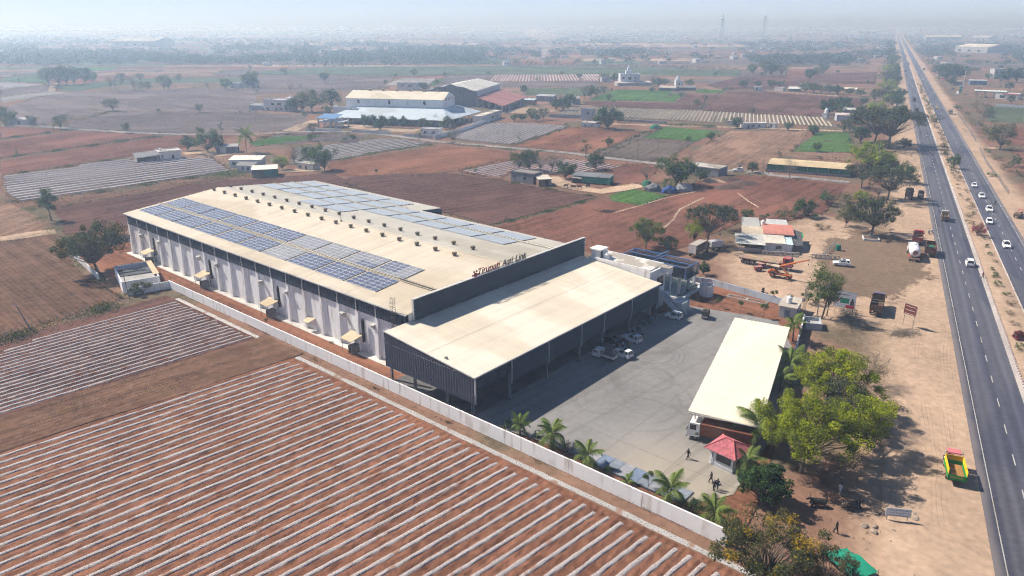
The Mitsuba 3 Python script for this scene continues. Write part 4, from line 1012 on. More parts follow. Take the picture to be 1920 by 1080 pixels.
def house(label, p, q, depth, h, wall=WHITE, roof=CONC, kind='flat', windows=(), door=None, parapet=.5, over=.25, name='house', cat='house', group=None, rise=1.2, typ=1, back=None, zroof=None):
    """A building whose front runs from pixel p to pixel q; windows and doors as (x0, x1, z0, z1) in parts of length and height."""
    m_, L = facing(p, q)
    t = thing(name, label, cat, group)
    th = .2
    w = M().box(0, L, 0, th, 0, h).box(0, L, depth - th, depth, 0, h).box(0, th, th, depth - th, 0, h).box(L - th, L, th, depth - th, 0, h)
    put(f'{t}__wall', w, wall, typ, xf=m_)
    if kind == 'flat':
        put(f'{t}__roof', M().box(-over, L + over, -over, depth + over, h, h + .15), roof, 8, xf=m_)
        if parapet:
            e = over
            put(f'{t}__parapet', M().box(-e, L + e, -e, -e + .15, h + .15, h + .15 + parapet).box(-e, L + e, depth + e - .15, depth + e, h + .15, h + .15 + parapet)
                .box(-e, -e + .15, -e + .15, depth + e - .15, h + .15, h + .15 + parapet).box(L + e - .15, L + e, -e + .15, depth + e - .15, h + .15, h + .15 + parapet), wall, 1, xf=m_)
    elif kind == 'mono':                                     # one slope, lower at the front
        put(f'{t}__roof', M().slab((-over, -over, h), (L + over, -over, h), (L + over, depth + over, h + rise), (-over, depth + over, h + rise), .08), roof, 2, xf=m_)
        put(f'{t}__gable', M().add([(0, .2, h - .1), (0, depth, h - .1), (0, depth, h + rise - .15)], [[0, 1, 2]]).add([(L, .2, h - .1), (L, depth, h - .1), (L, depth, h + rise - .15)], [[0, 2, 1]])
            .box(0, L, depth - .2, depth, h, h + rise - .1), wall, typ, xf=m_)
    elif kind == 'gable':                                    # ridge along the front
        c = depth / 2
        put(f'{t}__roof', M().slab((-over, -over, h - .1), (L + over, -over, h - .1), (L + over, c, h + rise), (-over, c, h + rise), .1)
            .slab((-over, c, h + rise), (L + over, c, h + rise), (L + over, depth + over, h - .1), (-over, depth + over, h - .1), .1), roof, 3, xf=m_)
        put(f'{t}__gable', M().side([(0, h), (depth, h), (c, h + rise - .1)], 0, .2, xf=m_ @ at(.2, 0, 0, 90)).side([(0, h), (depth, h), (c, h + rise - .1)], 0, .2, xf=m_ @ at(L, 0, 0, 90)), wall, typ)
    for (a, b, c, d) in windows:
        k = put(f'{t}__window', M().box(a * L, b * L, -.06, -.003, c * h, d * h), bsdf='glass', xf=m_)
        put(f'{k}__frame', M().box(a * L - .06, a * L, -.09, -.003, c * h - .06, d * h + .06).box(b * L, b * L + .06, -.09, -.003, c * h - .06, d * h + .06)
            .box(a * L, b * L, -.09, -.003, d * h, d * h + .06).box(a * L, b * L, -.09, -.003, c * h - .06, c * h), tuple(x * .7 for x in wall), 1, xf=m_)
    if door:
        a, b, d = door
        put(f'{t}__door', M().box(a * L, b * L, -.05, -.003, 0, d * h), (.06, .05, .045), 4, xf=m_)
    return t, m_, L

# farmhouse left of the plant with its wide grey lean-to
t, m_, L = house('old white farmhouse with a flat terrace roof and dark sheet lean-to, left field edge', A4(1205, 965), A4(1365, 950), 9, 3.6, (.60, .58, .57), (.52, .48, .44), windows=((.05, .16, .3, .7),), door=(.55, .66, .62), name='farmhouse')
put(f'{t}__lean_to_roof', M().slab((-10.5, -2.2, 2.5), (-.2, -1.0, 2.9), (.2, 8.0, 3.9), (-10.5, 7.4, 3.5), .08), (.17, .17, .18), 2, xf=m_)
put(f'{t}__lean_to_wall', M().box(-10, -.05, 6.8, 7.0, 0, 3.2).box(-10, -9.8, -.4, 6.8, 0, 2.7), (.30, .27, .25), 1, xf=m_)
put(f'{t}__lean_to_post', M().tube((-10, -1.6, 0), (-10, -1.6, 2.5), .1).tube((-5, -1.3, 0), (-5, -1.3, 2.7), .1), (.10, .08, .07), 4, xf=m_)
water_tank('white water tank on the terrace of the old white farmhouse', m_ @ at(1.5, 5.5, 3.75, 0, .9))
house('dark low sheet roofed hut between two trees right of the old farmhouse', A4(1625, 912), A4(1790, 905), 6, 3.2, (.15, .16, .19), (.30, .29, .30), 'mono', name='hut', cat='hut', rise=.5, door=(.3, .45, .7))
house('small pale concrete cabin standing in front of the dark low hut', A4(1655, 915), A4(1700, 912), 4, 2.9, (.48, .46, .44), CONC, parapet=.2, name='cabin', cat='cabin')
# farm sheds by the big warehouse's far corner
house('long white farm shed with a bright pale sheet roof, rearmost of the trio', L4(1722, 135), L4(1960, 135), 7, 3.4, (.55, .56, .60), (.66, .62, .55), 'mono', windows=((.1, .2, .3, .7),), name='farm_shed', cat='shed', rise=.8)
house('white gabled cottage between the long farm shed and the green netted shed', L4(1780, 170), L4(1905, 175), 7, 3.0, (.62, .62, .63), (.20, .20, .21), 'gable', windows=((.3, .45, .35, .75), (.6, .75, .35, .75)), name='cottage', rise=1.0)
t, m_, L = house('open farm shed with a bright pale roof and green net on its side', L4(1895, 215), L4(2085, 205), 7.5, 3.4, (.10, .09, .085), (.68, .64, .54), 'mono', name='farm_shed', cat='shed', rise=.5)
put(f'{t}__green_net', M().box(L - 5.2, L + .1, -.12, -.05, .2, 3.2).box(L + .02, L + .1, 0, 7.3, .2, 3.2), (.02, .13, .10), 0, xf=m_)
house('tiny white field hut with an open porch under three trees', B4(312, 1030), B4(430, 1040), 5, 2.7, (.60, .60, .60), (.62, .60, .56), name='hut', cat='hut', parapet=.2, windows=((.1, .25, .3, .7),), door=(.5, .62, .75))
# white house left, two storeys
t, m_, L = house('two storey white house with balcony and roof rails left of the blue factory', B4(62, 590), B4(250, 597), 11, 7.2, (.66, .62, .64), (.66, .64, .62), windows=((.30, .42, .58, .82), (.55, .70, .58, .82), (.1, .2, .12, .34), (.62, .74, .12, .34), (.85, .95, .12, .34)), door=(.45, .56, .32), name='town_house', parapet=.9)
put(f'{t}__balcony', M().box(.2 * L, .8 * L, -1.4, -.1, 3.5, 3.7).box(.2 * L, .8 * L, -1.4, -1.3, 3.7, 4.5), (.60, .57, .58), 1, xf=m_)
put(f'{t}__stair_room', M().box(.75 * L, .98 * L, 5, 9, 7.35, 9.6), (.66, .63, .64), 1, xf=m_)
water_tank('white tank on top of the two storey white house', m_ @ at(.9 * L, 7, 9.6, 0, 1.2))
house('grey low outbuilding with dark roof left beside the two storey white house', B4(-50, 585), B4(50, 590), 9, 3.6, (.34, .36, .40), (.22, .23, .26), 'mono', name='outbuilding', cat='outbuilding', rise=.6)
# the blue roofed factory with its taller white hall
F_ = thing('factory', 'white walled factory hall with cream roof above a wide pale blue lower roof', 'factory')
mF, LF = facing(B4(600, 690), B4(1440, 715))
DF = 62.0
put(f'{F_}__wall', M().box(0, 74, 8, 8.3, 0, 4.4).box(0, .3, 8.3, DF, 0, 4.6).box(0, 70, DF - .3, DF, 0, 4.6), (.42, .44, .48), 1, xf=mF)
put(f'{F_}__lower_roof', M().slab((-5, -1.5, 4.3), (76, -1.5, 4.3), (65, 24, 8.8), (3, 24, 8.8), .12), (.42, .49, .55), 3, xf=mF)
put(f'{F_}__lower_roof', M().slab((76, -1.5, 4.31), (83, 53, 4.3), (65.2, 50, 8.8), (65, 24, 8.81), .12), (.38, .45, .52), 3, xf=mF)
for i in range(11):
    x = -4 + 79 * i / 10
    put(f'{F_}__column', M().box(x - .25, x + .25, 0, .5, 0, 4.3), (.48, .49, .51), 1, xf=mF)
for i in range(7):
    f = i / 6
    put(f'{F_}__column', M().box(75.2 + 6.6 * f - .3, 75.2 + 6.6 * f + .3, 51 * f, 51 * f + .6, 0, 4.2), (.52, .53, .55), 1, xf=mF)
put(f'{F_}__gatehouse', M().box(70, 77, -3.5, 1.5, 0, 4.4), (.60, .60, .62), 1, xf=mF)
h1, RZ_ = 14.2, 4.0
x0, x1, y0, y1 = -3, 65, 24, 50
put(f'{F_}__hall_wall', M().box(x0, x1, y0, y0 + .3, 4, h1).box(x0, x1, y1 - .3, y1, 4, h1)
    .side([(y0, 4), (y1, 4), (y1, h1), ((y0 + y1) / 2, h1 + RZ_ - .1), (y0, h1)], 0, .3, xf=at(x1, 0, 0, 90))
    .side([(y0, 4), (y1, 4), (y1, h1), ((y0 + y1) / 2, h1 + RZ_ - .1), (y0, h1)], 0, .3, xf=at(x0 + .3, 0, 0, 90)), (.58, .61, .66), 1, xf=mF)
ym = (y0 + y1) / 2
put(f'{F_}__hall_roof', M().slab((x0 - .4, y0 - .5, h1 - .05), (x1 + .4, y0 - .5, h1 - .05), (x1 + .4, ym, h1 + RZ_), (x0 - .4, ym, h1 + RZ_), .12)
    .slab((x0 - .4, ym, h1 + RZ_), (x1 + .4, ym, h1 + RZ_), (x1 + .4, y1 + .5, h1 - .05), (x0 - .4, y1 + .5, h1 - .05), .12), (.58, .53, .43), 3, xf=mF)
for f in (.12, .44, .8):
    put(f'{F_}__hall_window', M().box(x0 + f * (x1 - x0), x0 + f * (x1 - x0) + 1.6, y0 - .06, y0 - .003, h1 - 3.4, h1 - 1.2), bsdf='glass', xf=mF)
for f in (.25, .5, .75):
    put(f'{F_}__hall_window', M().box(x1 + .003, x1 + .06, y0 + 26 * f - 1, y0 + 26 * f + 1, h1 - 1.2, h1 + .6), bsdf='glass', xf=mF)
for i in range(6):
    x = x0 + 12 + (x1 - x0 - 20) * i / 5
    put(f'{F_}__roof_ventilator', M().rbox(x - .7, x + .7, ym - .7, ym + .7, h1 + 3.9, h1 + 5.2, .1), (.30, .26, .20), 6, xf=mF)
put(f'{F_}__annex', M().box(-9, 8, 16, 23.5, 0, 8.4).box(-9.3, 8.3, 15.7, 16, 8.4, 9.4).box(-9.3, -9, 16, 23.5, 8.4, 9.4), (.62, .64, .68), 1, xf=mF)
# second hall behind, with red lean-to
H_ = thing('factory', 'dark grey hall with curved gable, ribbed pale roof and a wide red lean-to', 'factory')
mH = mF
put(f'{H_}__wall', M().side([(20, 0), (62, 0), (62, 11.6), (58, 12.2), (52, 14.6), (46, 15.2), (41, 17), (36, 15.2), (30, 14.6), (24, 12.2), (20, 11.6)], 119, 120), (.125, .13, .15), 1, xf=mH)
put(f'{H_}__hall_wall', M().box(60.7, 61, 120.1, 200, 0, 11.9), (.50, .52, .56), 1, xf=mH)
put(f'{H_}__hall_roof', M().slab((61.3, 120.1, 12), (61.3, 200.3, 12), (41, 200.3, 16), (41, 120.1, 16), .12).slab((41, 120.1, 16), (41, 200.3, 16), (20.7, 200.3, 12), (20.7, 120.1, 12), .12), (.46, .455, .43), 3, xf=mH)
for i in range(8):
    y = 124 + i * 9.4
    put(f'{H_}__roof_light', M().slab((60, y, 12.4), (60, y + 1.4, 12.4), (42.5, y + 1.4, 15.85), (42.5, y, 15.85), .1), (.60, .60, .58), 0, xf=mH)
put(f'{H_}__lean_to_roof', M().slab((61, 119, 7.6), (91, 83, 4.9), (94, 158, 4.9), (61.2, 200, 7.6), .12), (.24, .105, .10), 3, xf=mH)
for i in range(9):
    f = i / 8
    put(f'{H_}__column', M().box(90.4 + 3 * f - .3, 90.4 + 3 * f + .3, 84 + 73 * f, 84.6 + 73 * f, 0, 4.7), (.46, .47, .49), 1, xf=mH)
for i in range(5):
    f = i / 4
    put(f'{H_}__column', M().box(62 + 27.5 * f, 62.6 + 27.5 * f, 118 - 33 * f, 118.6 - 33 * f, 0, 7.0 - 2.4 * f), (.40, .40, .42), 1, xf=mH)

# factory yard wall, sheds and small buildings by the road
def px_wall(label, pts, h=1.8, th=.3, col=(.55, .56, .58), typ=1, post=None):
    t = thing('boundary_wall', label, 'wall')
    g = [ground(*p)[:2] for p in pts]
    wall_run(t, g, h, th, col, post, typ, frame=np.eye(4))
    return t
px_wall('low white wall with arched top along the road left of the factory gate', [B4(370, 742), B4(640, 748)], 1.6)
px_wall('low grey white wall along the road just left of the factory gate opening', [B4(720, 755), B4(1015, 772)], 1.9, col=(.46, .46, .48))
px_wall('long white wall beside the ribbed field right of the factory', [B4(1340, 805), B4(1500, 765), B4(1760, 672)], 2.6, col=(.58, .60, .64))
px_wall('grey block wall along the road in front of the small white gatehouse', [B4(1105, 785), B4(1330, 800)], 1.9, col=(.40, .40, .42))
house('small white gatehouse with flat roof beside the factory road entrance', B4(1240, 780), B4(1375, 785), 6, 3.8, (.62, .63, .65), (.60, .58, .55), windows=((.15, .3, .4, .75), (.6, .75, .4, .75)), name='gatehouse', parapet=.5)
t, m_, L = house('long white office with pale roof at the right end of the factory wall', B4(1690, 690), B4(1840, 640), 6, 4.6, (.55, .56, .58), (.56, .50, .42), windows=((.5, .6, .3, .6), (.7, .8, .3, .6)), name='office', cat='office', parapet=.3)
t = thing('scaffold_shed', 'open white framed shed with blue roof sheet left of the factory', 'shed')
m_, L = facing(B4(470, 715), B4(640, 722))
for x in np.linspace(0, L, 5):
    put(f'{t}__column', M().box(x - .3, x + .3, 0, .6, 0, 5.6).box(x - .3, x + .3, 9, 9.6, 0, 5.6), (.60, .62, .66), 1, xf=m_)
put(f'{t}__deck', M().box(-.5, L + .5, -.5, 10, 3.3, 3.8), (.56, .58, .62), 1, xf=m_)
put(f'{t}__roof_sheet', M().slab((-1, -1, 5.8), (L * .75, -1, 5.6), (L * .75, 10.5, 7.2), (-1, 10.5, 7.4), .15), (.10, .20, .36), 2, xf=m_)
px_wall('short grey wall strip with white cap in front of the mulched strips', [C4(280, 640), C4(520, 650)], 2.4, col=(.26, .26, .28))
px_wall('long grey wall behind the dense dark round tree', [C4(780, 668), C4(1160, 690)], 1.6, col=(.24, .25, .28))
t, m_, L = house('narrow grey two storey house beside the dense dark round tree', C4(515, 660), C4(600, 665), 6, 6.8, (.38, .40, .46), (.40, .40, .42), windows=((.5, .75, .6, .8),), name='tower_house', parapet=.6)
house('low white house with rounded roof edge in front of the narrow grey house', C4(518, 712), C4(640, 718), 6, 2.6, (.62, .63, .63), (.56, .55, .52), windows=((.2, .3, .3, .7), (.6, .72, .3, .7)), name='cottage', parapet=.3)
t = thing('tarp_heap', 'green tarpaulin covered heap at the field corner', 'tarpaulin')
g = ground(*C4(1075, 725))
m = M(); b = trimesh.creation.icosphere(3); b.vertices[:, 2] = np.maximum(b.vertices[:, 2], 0); b.vertices *= [3.6, 2.2, 2.6]; b.vertices += .5 * (meshkit.fbm(b.vertices * .9, 3, 2)[:, None] - .5) * [1, 1, 0]
put(f'{t}__cover', m.mesh(b), (.02, .16, .10), 0, smooth=True, place=at(g[0], g[1], .05))
t, m_, L = house('low white roadside house with grey roof and green awning before the mulched strips', C4(1740, 725), C4(1910, 722), 6, 3.0, (.60, .60, .62), (.45, .43, .41), windows=((.3, .45, .35, .75), (.6, .7, .35, .75)), door=(.15, .22, .75), name='cottage', parapet=.2)
house('small dark stone hut at the bank of the long track', C4(1610, 705), C4(1650, 708), 3.5, 3.2, (.35, .34, .35), CONC, name='hut', cat='hut', parapet=.0)
house('small white farm room near the pale green strip', D4(0, 720), D4(50, 724), 4, 2.8, (.60, .60, .62), (.52, .50, .48), name='cottage', parapet=.2, windows=((.3, .6, .3, .7),))
# white temple like house
t, m_, L = house('tall white house with stepped roof rooms beyond the green crop', C4(810, 400), C4(955, 400), 14, 10.5, (.60, .64, .72), (.60, .63, .68), windows=((.1, .22, .6, .8), (.4, .55, .55, .8), (.7, .82, .55, .8), (.1, .22, .2, .4), (.7, .85, .2, .4)), name='town_house', parapet=1.0)
put(f'{t}__roof_room', M().box(.3 * L, .62 * L, 3, 9, 10.6, 15).box(.38 * L, .5 * L, 4, 7, 15, 18.2), (.60, .64, .72), 1, xf=m_)
water_tank('white tank on the highest roof room of the tall white house', m_ @ at(.45 * L, 5.5, 18.2, 0, 1.5))
house('long low sheet roofed barn in front of the tall white house', C4(790, 405), C4(1050, 400), 9, 3.2, (.42, .40, .40), (.48, .40, .34), 'mono', name='barn', cat='barn', rise=.8)
house('plain white low building left of the tall white house', C4(670, 375), C4(745, 375), 9, 5.0, (.55, .57, .60), (.52, .52, .54), windows=((.3, .6, .3, .7),), name='outbuilding', cat='outbuilding', parapet=.3)
house('dark open barn with pale roof right of the green crop field', C4(1100, 440), C4(1225, 445), 12, 3.0, (.09, .09, .10), (.40, .35, .31), 'gable', name='barn', cat='barn', rise=1.6)
house('dark slate roofed barn standing right behind the pale roofed barn', C4(1230, 440), C4(1380, 440), 10, 3.0, (.10, .10, .11), (.20, .19, .20), 'gable', name='barn', cat='barn', rise=1.4)
t, m_, L = house('white domed shrine with small tower beside the dark barns', C4(1228, 405), C4(1280, 405), 8, 5.0, (.62, .64, .68), (.60, .62, .66), name='shrine', cat='shrine', windows=((.4, .6, .2, .6),))
put(f'{t}__dome', M().path([(L * .35, 4, 5.1), (L * .35, 4, 6.4), (L * .35, 4, 8.2), (L * .35, 4, 9.6), (L * .35, 4, 10.8)], [2.2, 2.5, 1.8, .7, .05], 12), (.64, .66, .70), 1, smooth=40, xf=m_)
house('long low grey sheds at the left edge of the green field', C4(180, 520), C4(310, 525), 9, 4.5, (.24, .24, .28), (.30, .30, .33), 'mono', name='shed', cat='shed', rise=.8)
house('ochre low shed with blue roof strip beside the red lean-to', C4(30, 545), C4(165, 550), 7, 4.0, (.26, .15, .06), (.34, .42, .48), 'mono', name='shed', cat='shed', rise=.6)
house('small grey hut with slanted roof among trees right of the sand yard', C4(450, 545), C4(510, 545), 6, 4.8, (.28, .29, .33), (.22, .20, .21), 'mono', name='hut', cat='hut', rise=1.2)
# homestead behind the warehouse
t, m_, L = house('grey plastered hut with small dark openings, left of the homestead', M4(472, 400), M4(640, 425), 6, 4.0, (.17, .17, .19), (.22, .21, .22), name='hut', cat='hut', parapet=.3, windows=((.1, .2, .45, .7), (.55, .68, .4, .65)))
house('small hut with pale sheet roof and red door next to the grey hut', M4(680, 440), M4(775, 435), 6, 2.9, (.20, .13, .11), (.50, .47, .40), 'mono', name='hut', cat='hut', rise=.5, door=(.55, .8, .75))
t, m_, L = house('long cattle shed wrapped in bright green shade net', M4(930, 410), M4(1210, 432), 6, 3.0, (.03, .03, .035), (.13, .14, .15), 'mono', name='cattle_shed', cat='cattle shed', rise=.5)
n = 40
xs = np.linspace(.28 * L, 1.01 * L, n); sag = .35 * np.sin(np.linspace(0, 3 * np.pi, n)) ** 2
v = np.vstack([np.column_stack([xs, -.15 - .25 * rng.random(n), .25 + sag]), np.column_stack([xs, np.full(n, -.12), np.full(n, 2.8)])])
i = np.arange(n - 1)
put(f'{t}__green_net', M().add(v, np.stack([i, i + 1, i + 1 + n, i + n], 1)).box(L + .02, L + .08, 0, 6, .2, 2.9), (.015, .20, .13), 0, xf=m_)
put(f'{t}__white_sheet', M().slab((0, -.5, 2.2), (.26 * L, -.5, 2.0), (.26 * L, .4, 3.0), (0, .4, 3.1), .05), (.58, .55, .42), 0, xf=m_)
put(f'{t}__post', M().box(.1, .25, -.1, .05, 0, 2.9).box(.25 * L, .25 * L + .15, -.1, .05, 0, 2.9), (.20, .16, .12), 4, xf=m_)
t = thing('tarp_shelter', 'heaped shelter of grey and blue tarpaulins under the big dark tree', 'tarpaulin')
for i, (px, py, sx, sy, sz_, col) in enumerate(((1540, 470, 3.2, 2.5, 2.6, (.16, .16, .17)), (1660, 485, 3.0, 2.4, 2.6, (.025, .06, .20)), (1760, 470, 4.6, 2.6, 2.4, (.27, .27, .28)), (1490, 440, 2.0, 2, 2.4, (.04, .14, .09)))):
    g = ground(*M4(px, py)); b = trimesh.creation.icosphere(3)
    d = meshkit.fbm(b.vertices * 2.3 + i * 7, 3, 4)[:, None]
    b.vertices *= (.72 + .6 * d); b.vertices[:, 2] = np.maximum(b.vertices[:, 2], -.1); b.vertices *= [sx, sy, sz_]
    put(f'{t}__tarpaulin', M().mesh(b), col, 0, smooth=35, place=at(g[0], g[1], 0.15, 20 * i))
house('grey flat roofed block shed at the end of the ploughed red field', N4(-160, 340), N4(105, 375), 9, 3.6, (.20, .20, .23), (.38, .36, .33), name='shed', cat='shed', parapet=.15)
# net house by the highway
t = thing('net_house', 'long nursery net house with a tan cloth roof and green net walls', 'greenhouse')
m_, L = facing(N4(470, 325), N4(1085, 372))
D_ = 17.0
for i in range(4):
    a, b = L * i / 4, L * (i + 1) / 4
    put(f'{t}__roof_cloth', M().slab((a + .1, 0, 3.3), (b - .1, 0, 3.3), (b - .1, D_ / 2, 4.1), (a + .1, D_ / 2, 4.1), .05).slab((a + .1, D_ / 2, 4.1), (b - .1, D_ / 2, 4.1), (b - .1, D_, 3.2), (a + .1, D_, 3.2), .05), (.43, .34, .21), 2, xf=m_)
    put(f'{t}__rib', M().box(b - .1, b + .1, -.05, D_ + .05, 3.25, 4.2 - .0, top=(b - .1, b + .1, D_ / 2 - 1, D_ / 2 + 1)), (.50, .42, .28), 0, xf=m_)
put(f'{t}__green_net', M().box(0, L, -.08, -.02, 1.0, 3.25).box(-.08, -.02, 0, D_, 1.0, 3.25), (.012, .10, .055), 0, xf=m_)
put(f'{t}__low_wall', M().box(-.3, L + .3, -.5, -.25, 0, 1.0), (.17, .17, .19), 1, xf=m_)
for i in range(9):
    put(f'{t}__post', M().box(L * i / 8 - .08, L * i / 8 + .08, -.24, -.1, 0, 3.3), (.20, .19, .18), xf=m_)
# the lorry stop: a cluster of low roofs
V7 = E_(8, 1370, 400)
t = thing('roadside_eatery', 'cluster of low roadside rooms with grey, cream, salmon and blue sheet roofs', 'eatery')
m_, L = facing(V7(110, 560), V7(915, 615))
def rm(x0, x1, y0, y1, h0, h1, wall, roof, name, ty=2):
    put(f'{t}__wall', M().box(x0, x1, y0, y0 + .2, 0, h0 - .05).box(x0, x0 + .2, y0 + .2, y1, 0, h0 - .05).box(x1 - .2, x1, y0 + .2, y1, 0, h0 - .05).box(x0 + .2, x1 - .2, y1 - .2, y1, 0, h1 - .1), wall, 1, xf=m_)
    put(f'{t}__roof', M().slab((x0 - .3, y0 - .5, h0), (x1 + .15, y0 - .5, h0), (x1 + .15, y1 + .2, h1), (x0 - .3, y1 + .2, h1), .07), roof, ty, xf=m_)
rm(L * .50, L * .86, 0, 6.5, 3.0, 3.6, (.60, .63, .70), (.56, .52, .45), 'room')
rm(L * .86, L * 1.0, .3, 6.0, 2.8, 3.2, (.60, .63, .70), (.40, .52, .58), 'room')
rm(L * .50, L * 1.06, 6.8, 14.5, 3.8, 4.6, (.35, .32, .32), (.46, .19, .15), 'room')
rm(L * .10, L * .48, 7.0, 14.0, 3.3, 3.8, (.30, .29, .28), (.42, .36, .28), 'room')
rm(L * .62, L * 1.0, 14.8, 22, 3.9, 4.3, (.30, .30, .30), (.42, .43, .43), 'room')
rm(L * .12, L * .45, 15.5, 24, 3.6, 4.0, (.24, .23, .24), (.31, .31, .30), 'room')
rm(L * .45, L * .62, 15, 22, 3.2, 3.6, (.24, .23, .24), (.33, .26, .23), 'room')
put(f'{t}__veranda_roof', M().slab((-1.0, -1.8, 2.7), (L * .49, -2.2, 2.7), (L * .49, 6.6, 3.5), (-1.0, 6.6, 3.5), .08), (.46, .46, .43), 2, xf=m_)
put(f'{t}__veranda_wall', M().box(0, L * .48, -.2, 0, 0, 1.1).box(0, L * .48, 6.3, 6.5, 0, 3.2), (.46, .44, .42), 1, xf=m_)
for x in np.linspace(.2, L * .48, 5):
    put(f'{t}__post', M().tube((x, -.1, 1.1), (x, -.1, 2.8), .09), (.14, .13, .13), xf=m_)
k = put(f'{t}__window', M().box(L * .70, L * .80, -.07, -.003, 1.2, 2.2), bsdf='glass', xf=m_)
put(f'{k}__frame', M().box(L * .748, L * .752, -.1, -.071, 1.2, 2.2).box(L * .69, L * .70, -.1, -.003, 1.1, 2.3).box(L * .80, L * .81, -.1, -.003, 1.1, 2.3), (.5, .5, .52), xf=m_)
put(f'{t}__side_awning', M().slab((L * 1.0, 1, 2.2), (L * 1.22, 3, 1.9), (L * 1.24, 12, 3.4), (L * 1.06, 13, 3.9), .06), (.10, .10, .105), 2, xf=m_)
put(f'{t}__tarpaulin', M().slab((L * 1.15, 11, 2.3), (L * 1.3, 12, 1.8), (L * 1.3, 15.5, 2.4), (L * 1.14, 15, 3.0), .05), (.03, .33, .10), 0, xf=m_)
water_tank('small white tank on the rear roofs of the roadside eatery', m_ @ at(L * .50, 14.4, 4.3, 0, .9))
t = thing('ornate_fence', 'low cream fence of pierced concrete panels before the roadside eatery', 'fence')
for i in range(7):
    x = L * .44 + i * 2.45 + (0 if i < 4 else 3.0)
    m = M().rbox(x, x + 2.3, -2.5, -2.3, 0, .35, .02).rbox(x, x + 2.3, -2.5, -2.3, 1.0, 1.25, .02).rbox(x, x + .3, -2.5, -2.3, .36, .99, .02).rbox(x + 2.0, x + 2.3, -2.5, -2.3, .36, .99, .02).rbox(x + .9, x + 1.4, -2.48, -2.32, .36, .99, .02)
    put(f'{t}__panel', m, (.46, .42, .35), 2, xf=m_)
t = thing('stone_fence', 'short row of upright stone fence posts and rails beside the eatery', 'fence')
a, b = ground(*V7(1380, 665)), ground(*V7(1560, 480))
for i in range(7):
    q = a + (b - a) * i / 6
    put(f'{t}__post', M().rbox(-.15, .15, -.12, .12, 0, 1.5, .03), (.36, .33, .30), 2, place=at(q[0], q[1], 0, 50))
m = M().tube(a + [0, 0, .6], b + [0, 0, .6], .07).tube(a + [0, 0, 1.2], b + [0, 0, 1.2], .07)
put(f'{t}__rail', m, (.28, .25, .23), 2)
t = thing('drum', 'green plastic water drum beside the stone fence posts', 'drum')
g = ground(*V7(1610, 555))
put(f'{t}__body', M().path([(0, 0, 0), (0, 0, .05), (0, 0, .4), (0, 0, .42), (0, 0, .8), (0, 0, .82), (0, 0, 1.25), (0, 0, 1.3)], [.5, .58, .58, .62, .62, .58, .58, .4], 14), (.01, .13, .10), 0, smooth=40, place=at(g[0], g[1], 0, 0, 1.2))
put(f'{t}__lid', M().tube((0, 0, 1.3), (0, 0, 1.36), .42, n=14), (.02, .16, .12), 0, place=at(g[0], g[1], 0, 0, 1.2))
t = thing('tree_planter', 'low square whitewashed planter wall round the trunk of the round crowned tree', 'planter')
g = ground(*N4(1250, 835)); pl = at(g[0], g[1], 0, AZ_R + 8)
put(f'{t}__wall', M().box(-2.2, 2.2, -2.2, -1.95, 0, .6).box(-2.2, 2.2, 1.95, 2.2, 0, .6).box(-2.2, -1.95, -1.95, 1.95, 0, .6).box(1.95, 2.2, -1.95, 1.95, 0, .6), (.50, .50, .50), 1, xf=pl)
put(f'{t}__soil', M().box(-1.95, 1.95, -1.95, 1.95, 0, .4), (.10, .065, .045), 2, xf=pl)
# row of places along the track, left of the highway
house('yellow walled roadside house with pale roof behind the avenue trees', D4(560, 460), D4(660, 465), 8, 4.2, (.36, .26, .08), (.58, .54, .50), 'gable', name='house', rise=1.2, windows=((.2, .35, .3, .7), (.6, .8, .3, .7)))
t, m_, L = house('arched green and white shelter among trees by the long track', D4(150, 445), D4(240, 448), 10, 2.6, (.05, .16, .13), (.55, .55, .54), 'gable', name='shelter', cat='shelter', rise=1.6)
house('small white cottage at the far left of the track trees', D4(45, 440), D4(110, 444), 6, 3.0, (.55, .55, .56), (.50, .48, .46), name='cottage', parapet=.2)
house('long white building with sheet roof among trees near the mulched strips', D4(560, 612), D4(665, 616), 9, 3.0, (.40, .42, .46), (.46, .46, .46), 'gable', name='house', rise=.9)
house('pink roofed low building at the right end of the mulched strips', D4(512, 668), D4(655, 672), 8, 4.0, (.40, .41, .46), (.40, .33, .31), 'mono', name='outbuilding', cat='outbuilding', rise=.6)
t, m_, L = house('grey utility hut under a white tank at the end of the strips', D4(405, 645), D4(440, 648), 4, 3.0, (.42, .43, .46), CONC, name='hut', cat='hut', parapet=.2)
water_tank('white tank standing high on the grey utility hut', m_ @ at(1.6, 2, 3.2, 0, 2.0))
house('small white house among dark trees at the corner of brown fields', C4(1812, 440), C4(1865, 442), 6, 3.4, (.55, .55, .55), (.52, .50, .48), name='cottage', parapet=.2, windows=((.3, .6, .3, .7),))
house('flat white house half hidden by trees beyond the stubble', A4(1722, 420), A4(1800, 422), 8, 4.4, (.52, .54, .58), (.52, .52, .54), name='house', parapet=.4, windows=((.2, .4, .3, .7),))
house('taller white house half hidden by trees beyond the stubble', A4(1815, 415), A4(1900, 418), 9, 8.5, (.48, .50, .55), (.50, .50, .54), name='house', parapet=.6, windows=((.2, .4, .6, .85), (.6, .8, .6, .85), (.2, .4, .2, .4)))
house('white low house under trees at the left edge by the village road', A4(80, 690), A4(200, 698), 7, 3.2, (.52, .50, .50), (.50, .46, .44), name='cottage', parapet=.2, door=(.5, .6, .7))
house('white house peeping over the factory roof beside a round tree', B4(1060, 432), B4(1200, 436), 9, 6.0, (.56, .58, .62), (.54, .55, .58), name='house', parapet=.6, windows=((.2, .35, .5, .8), (.6, .8, .5, .8)))
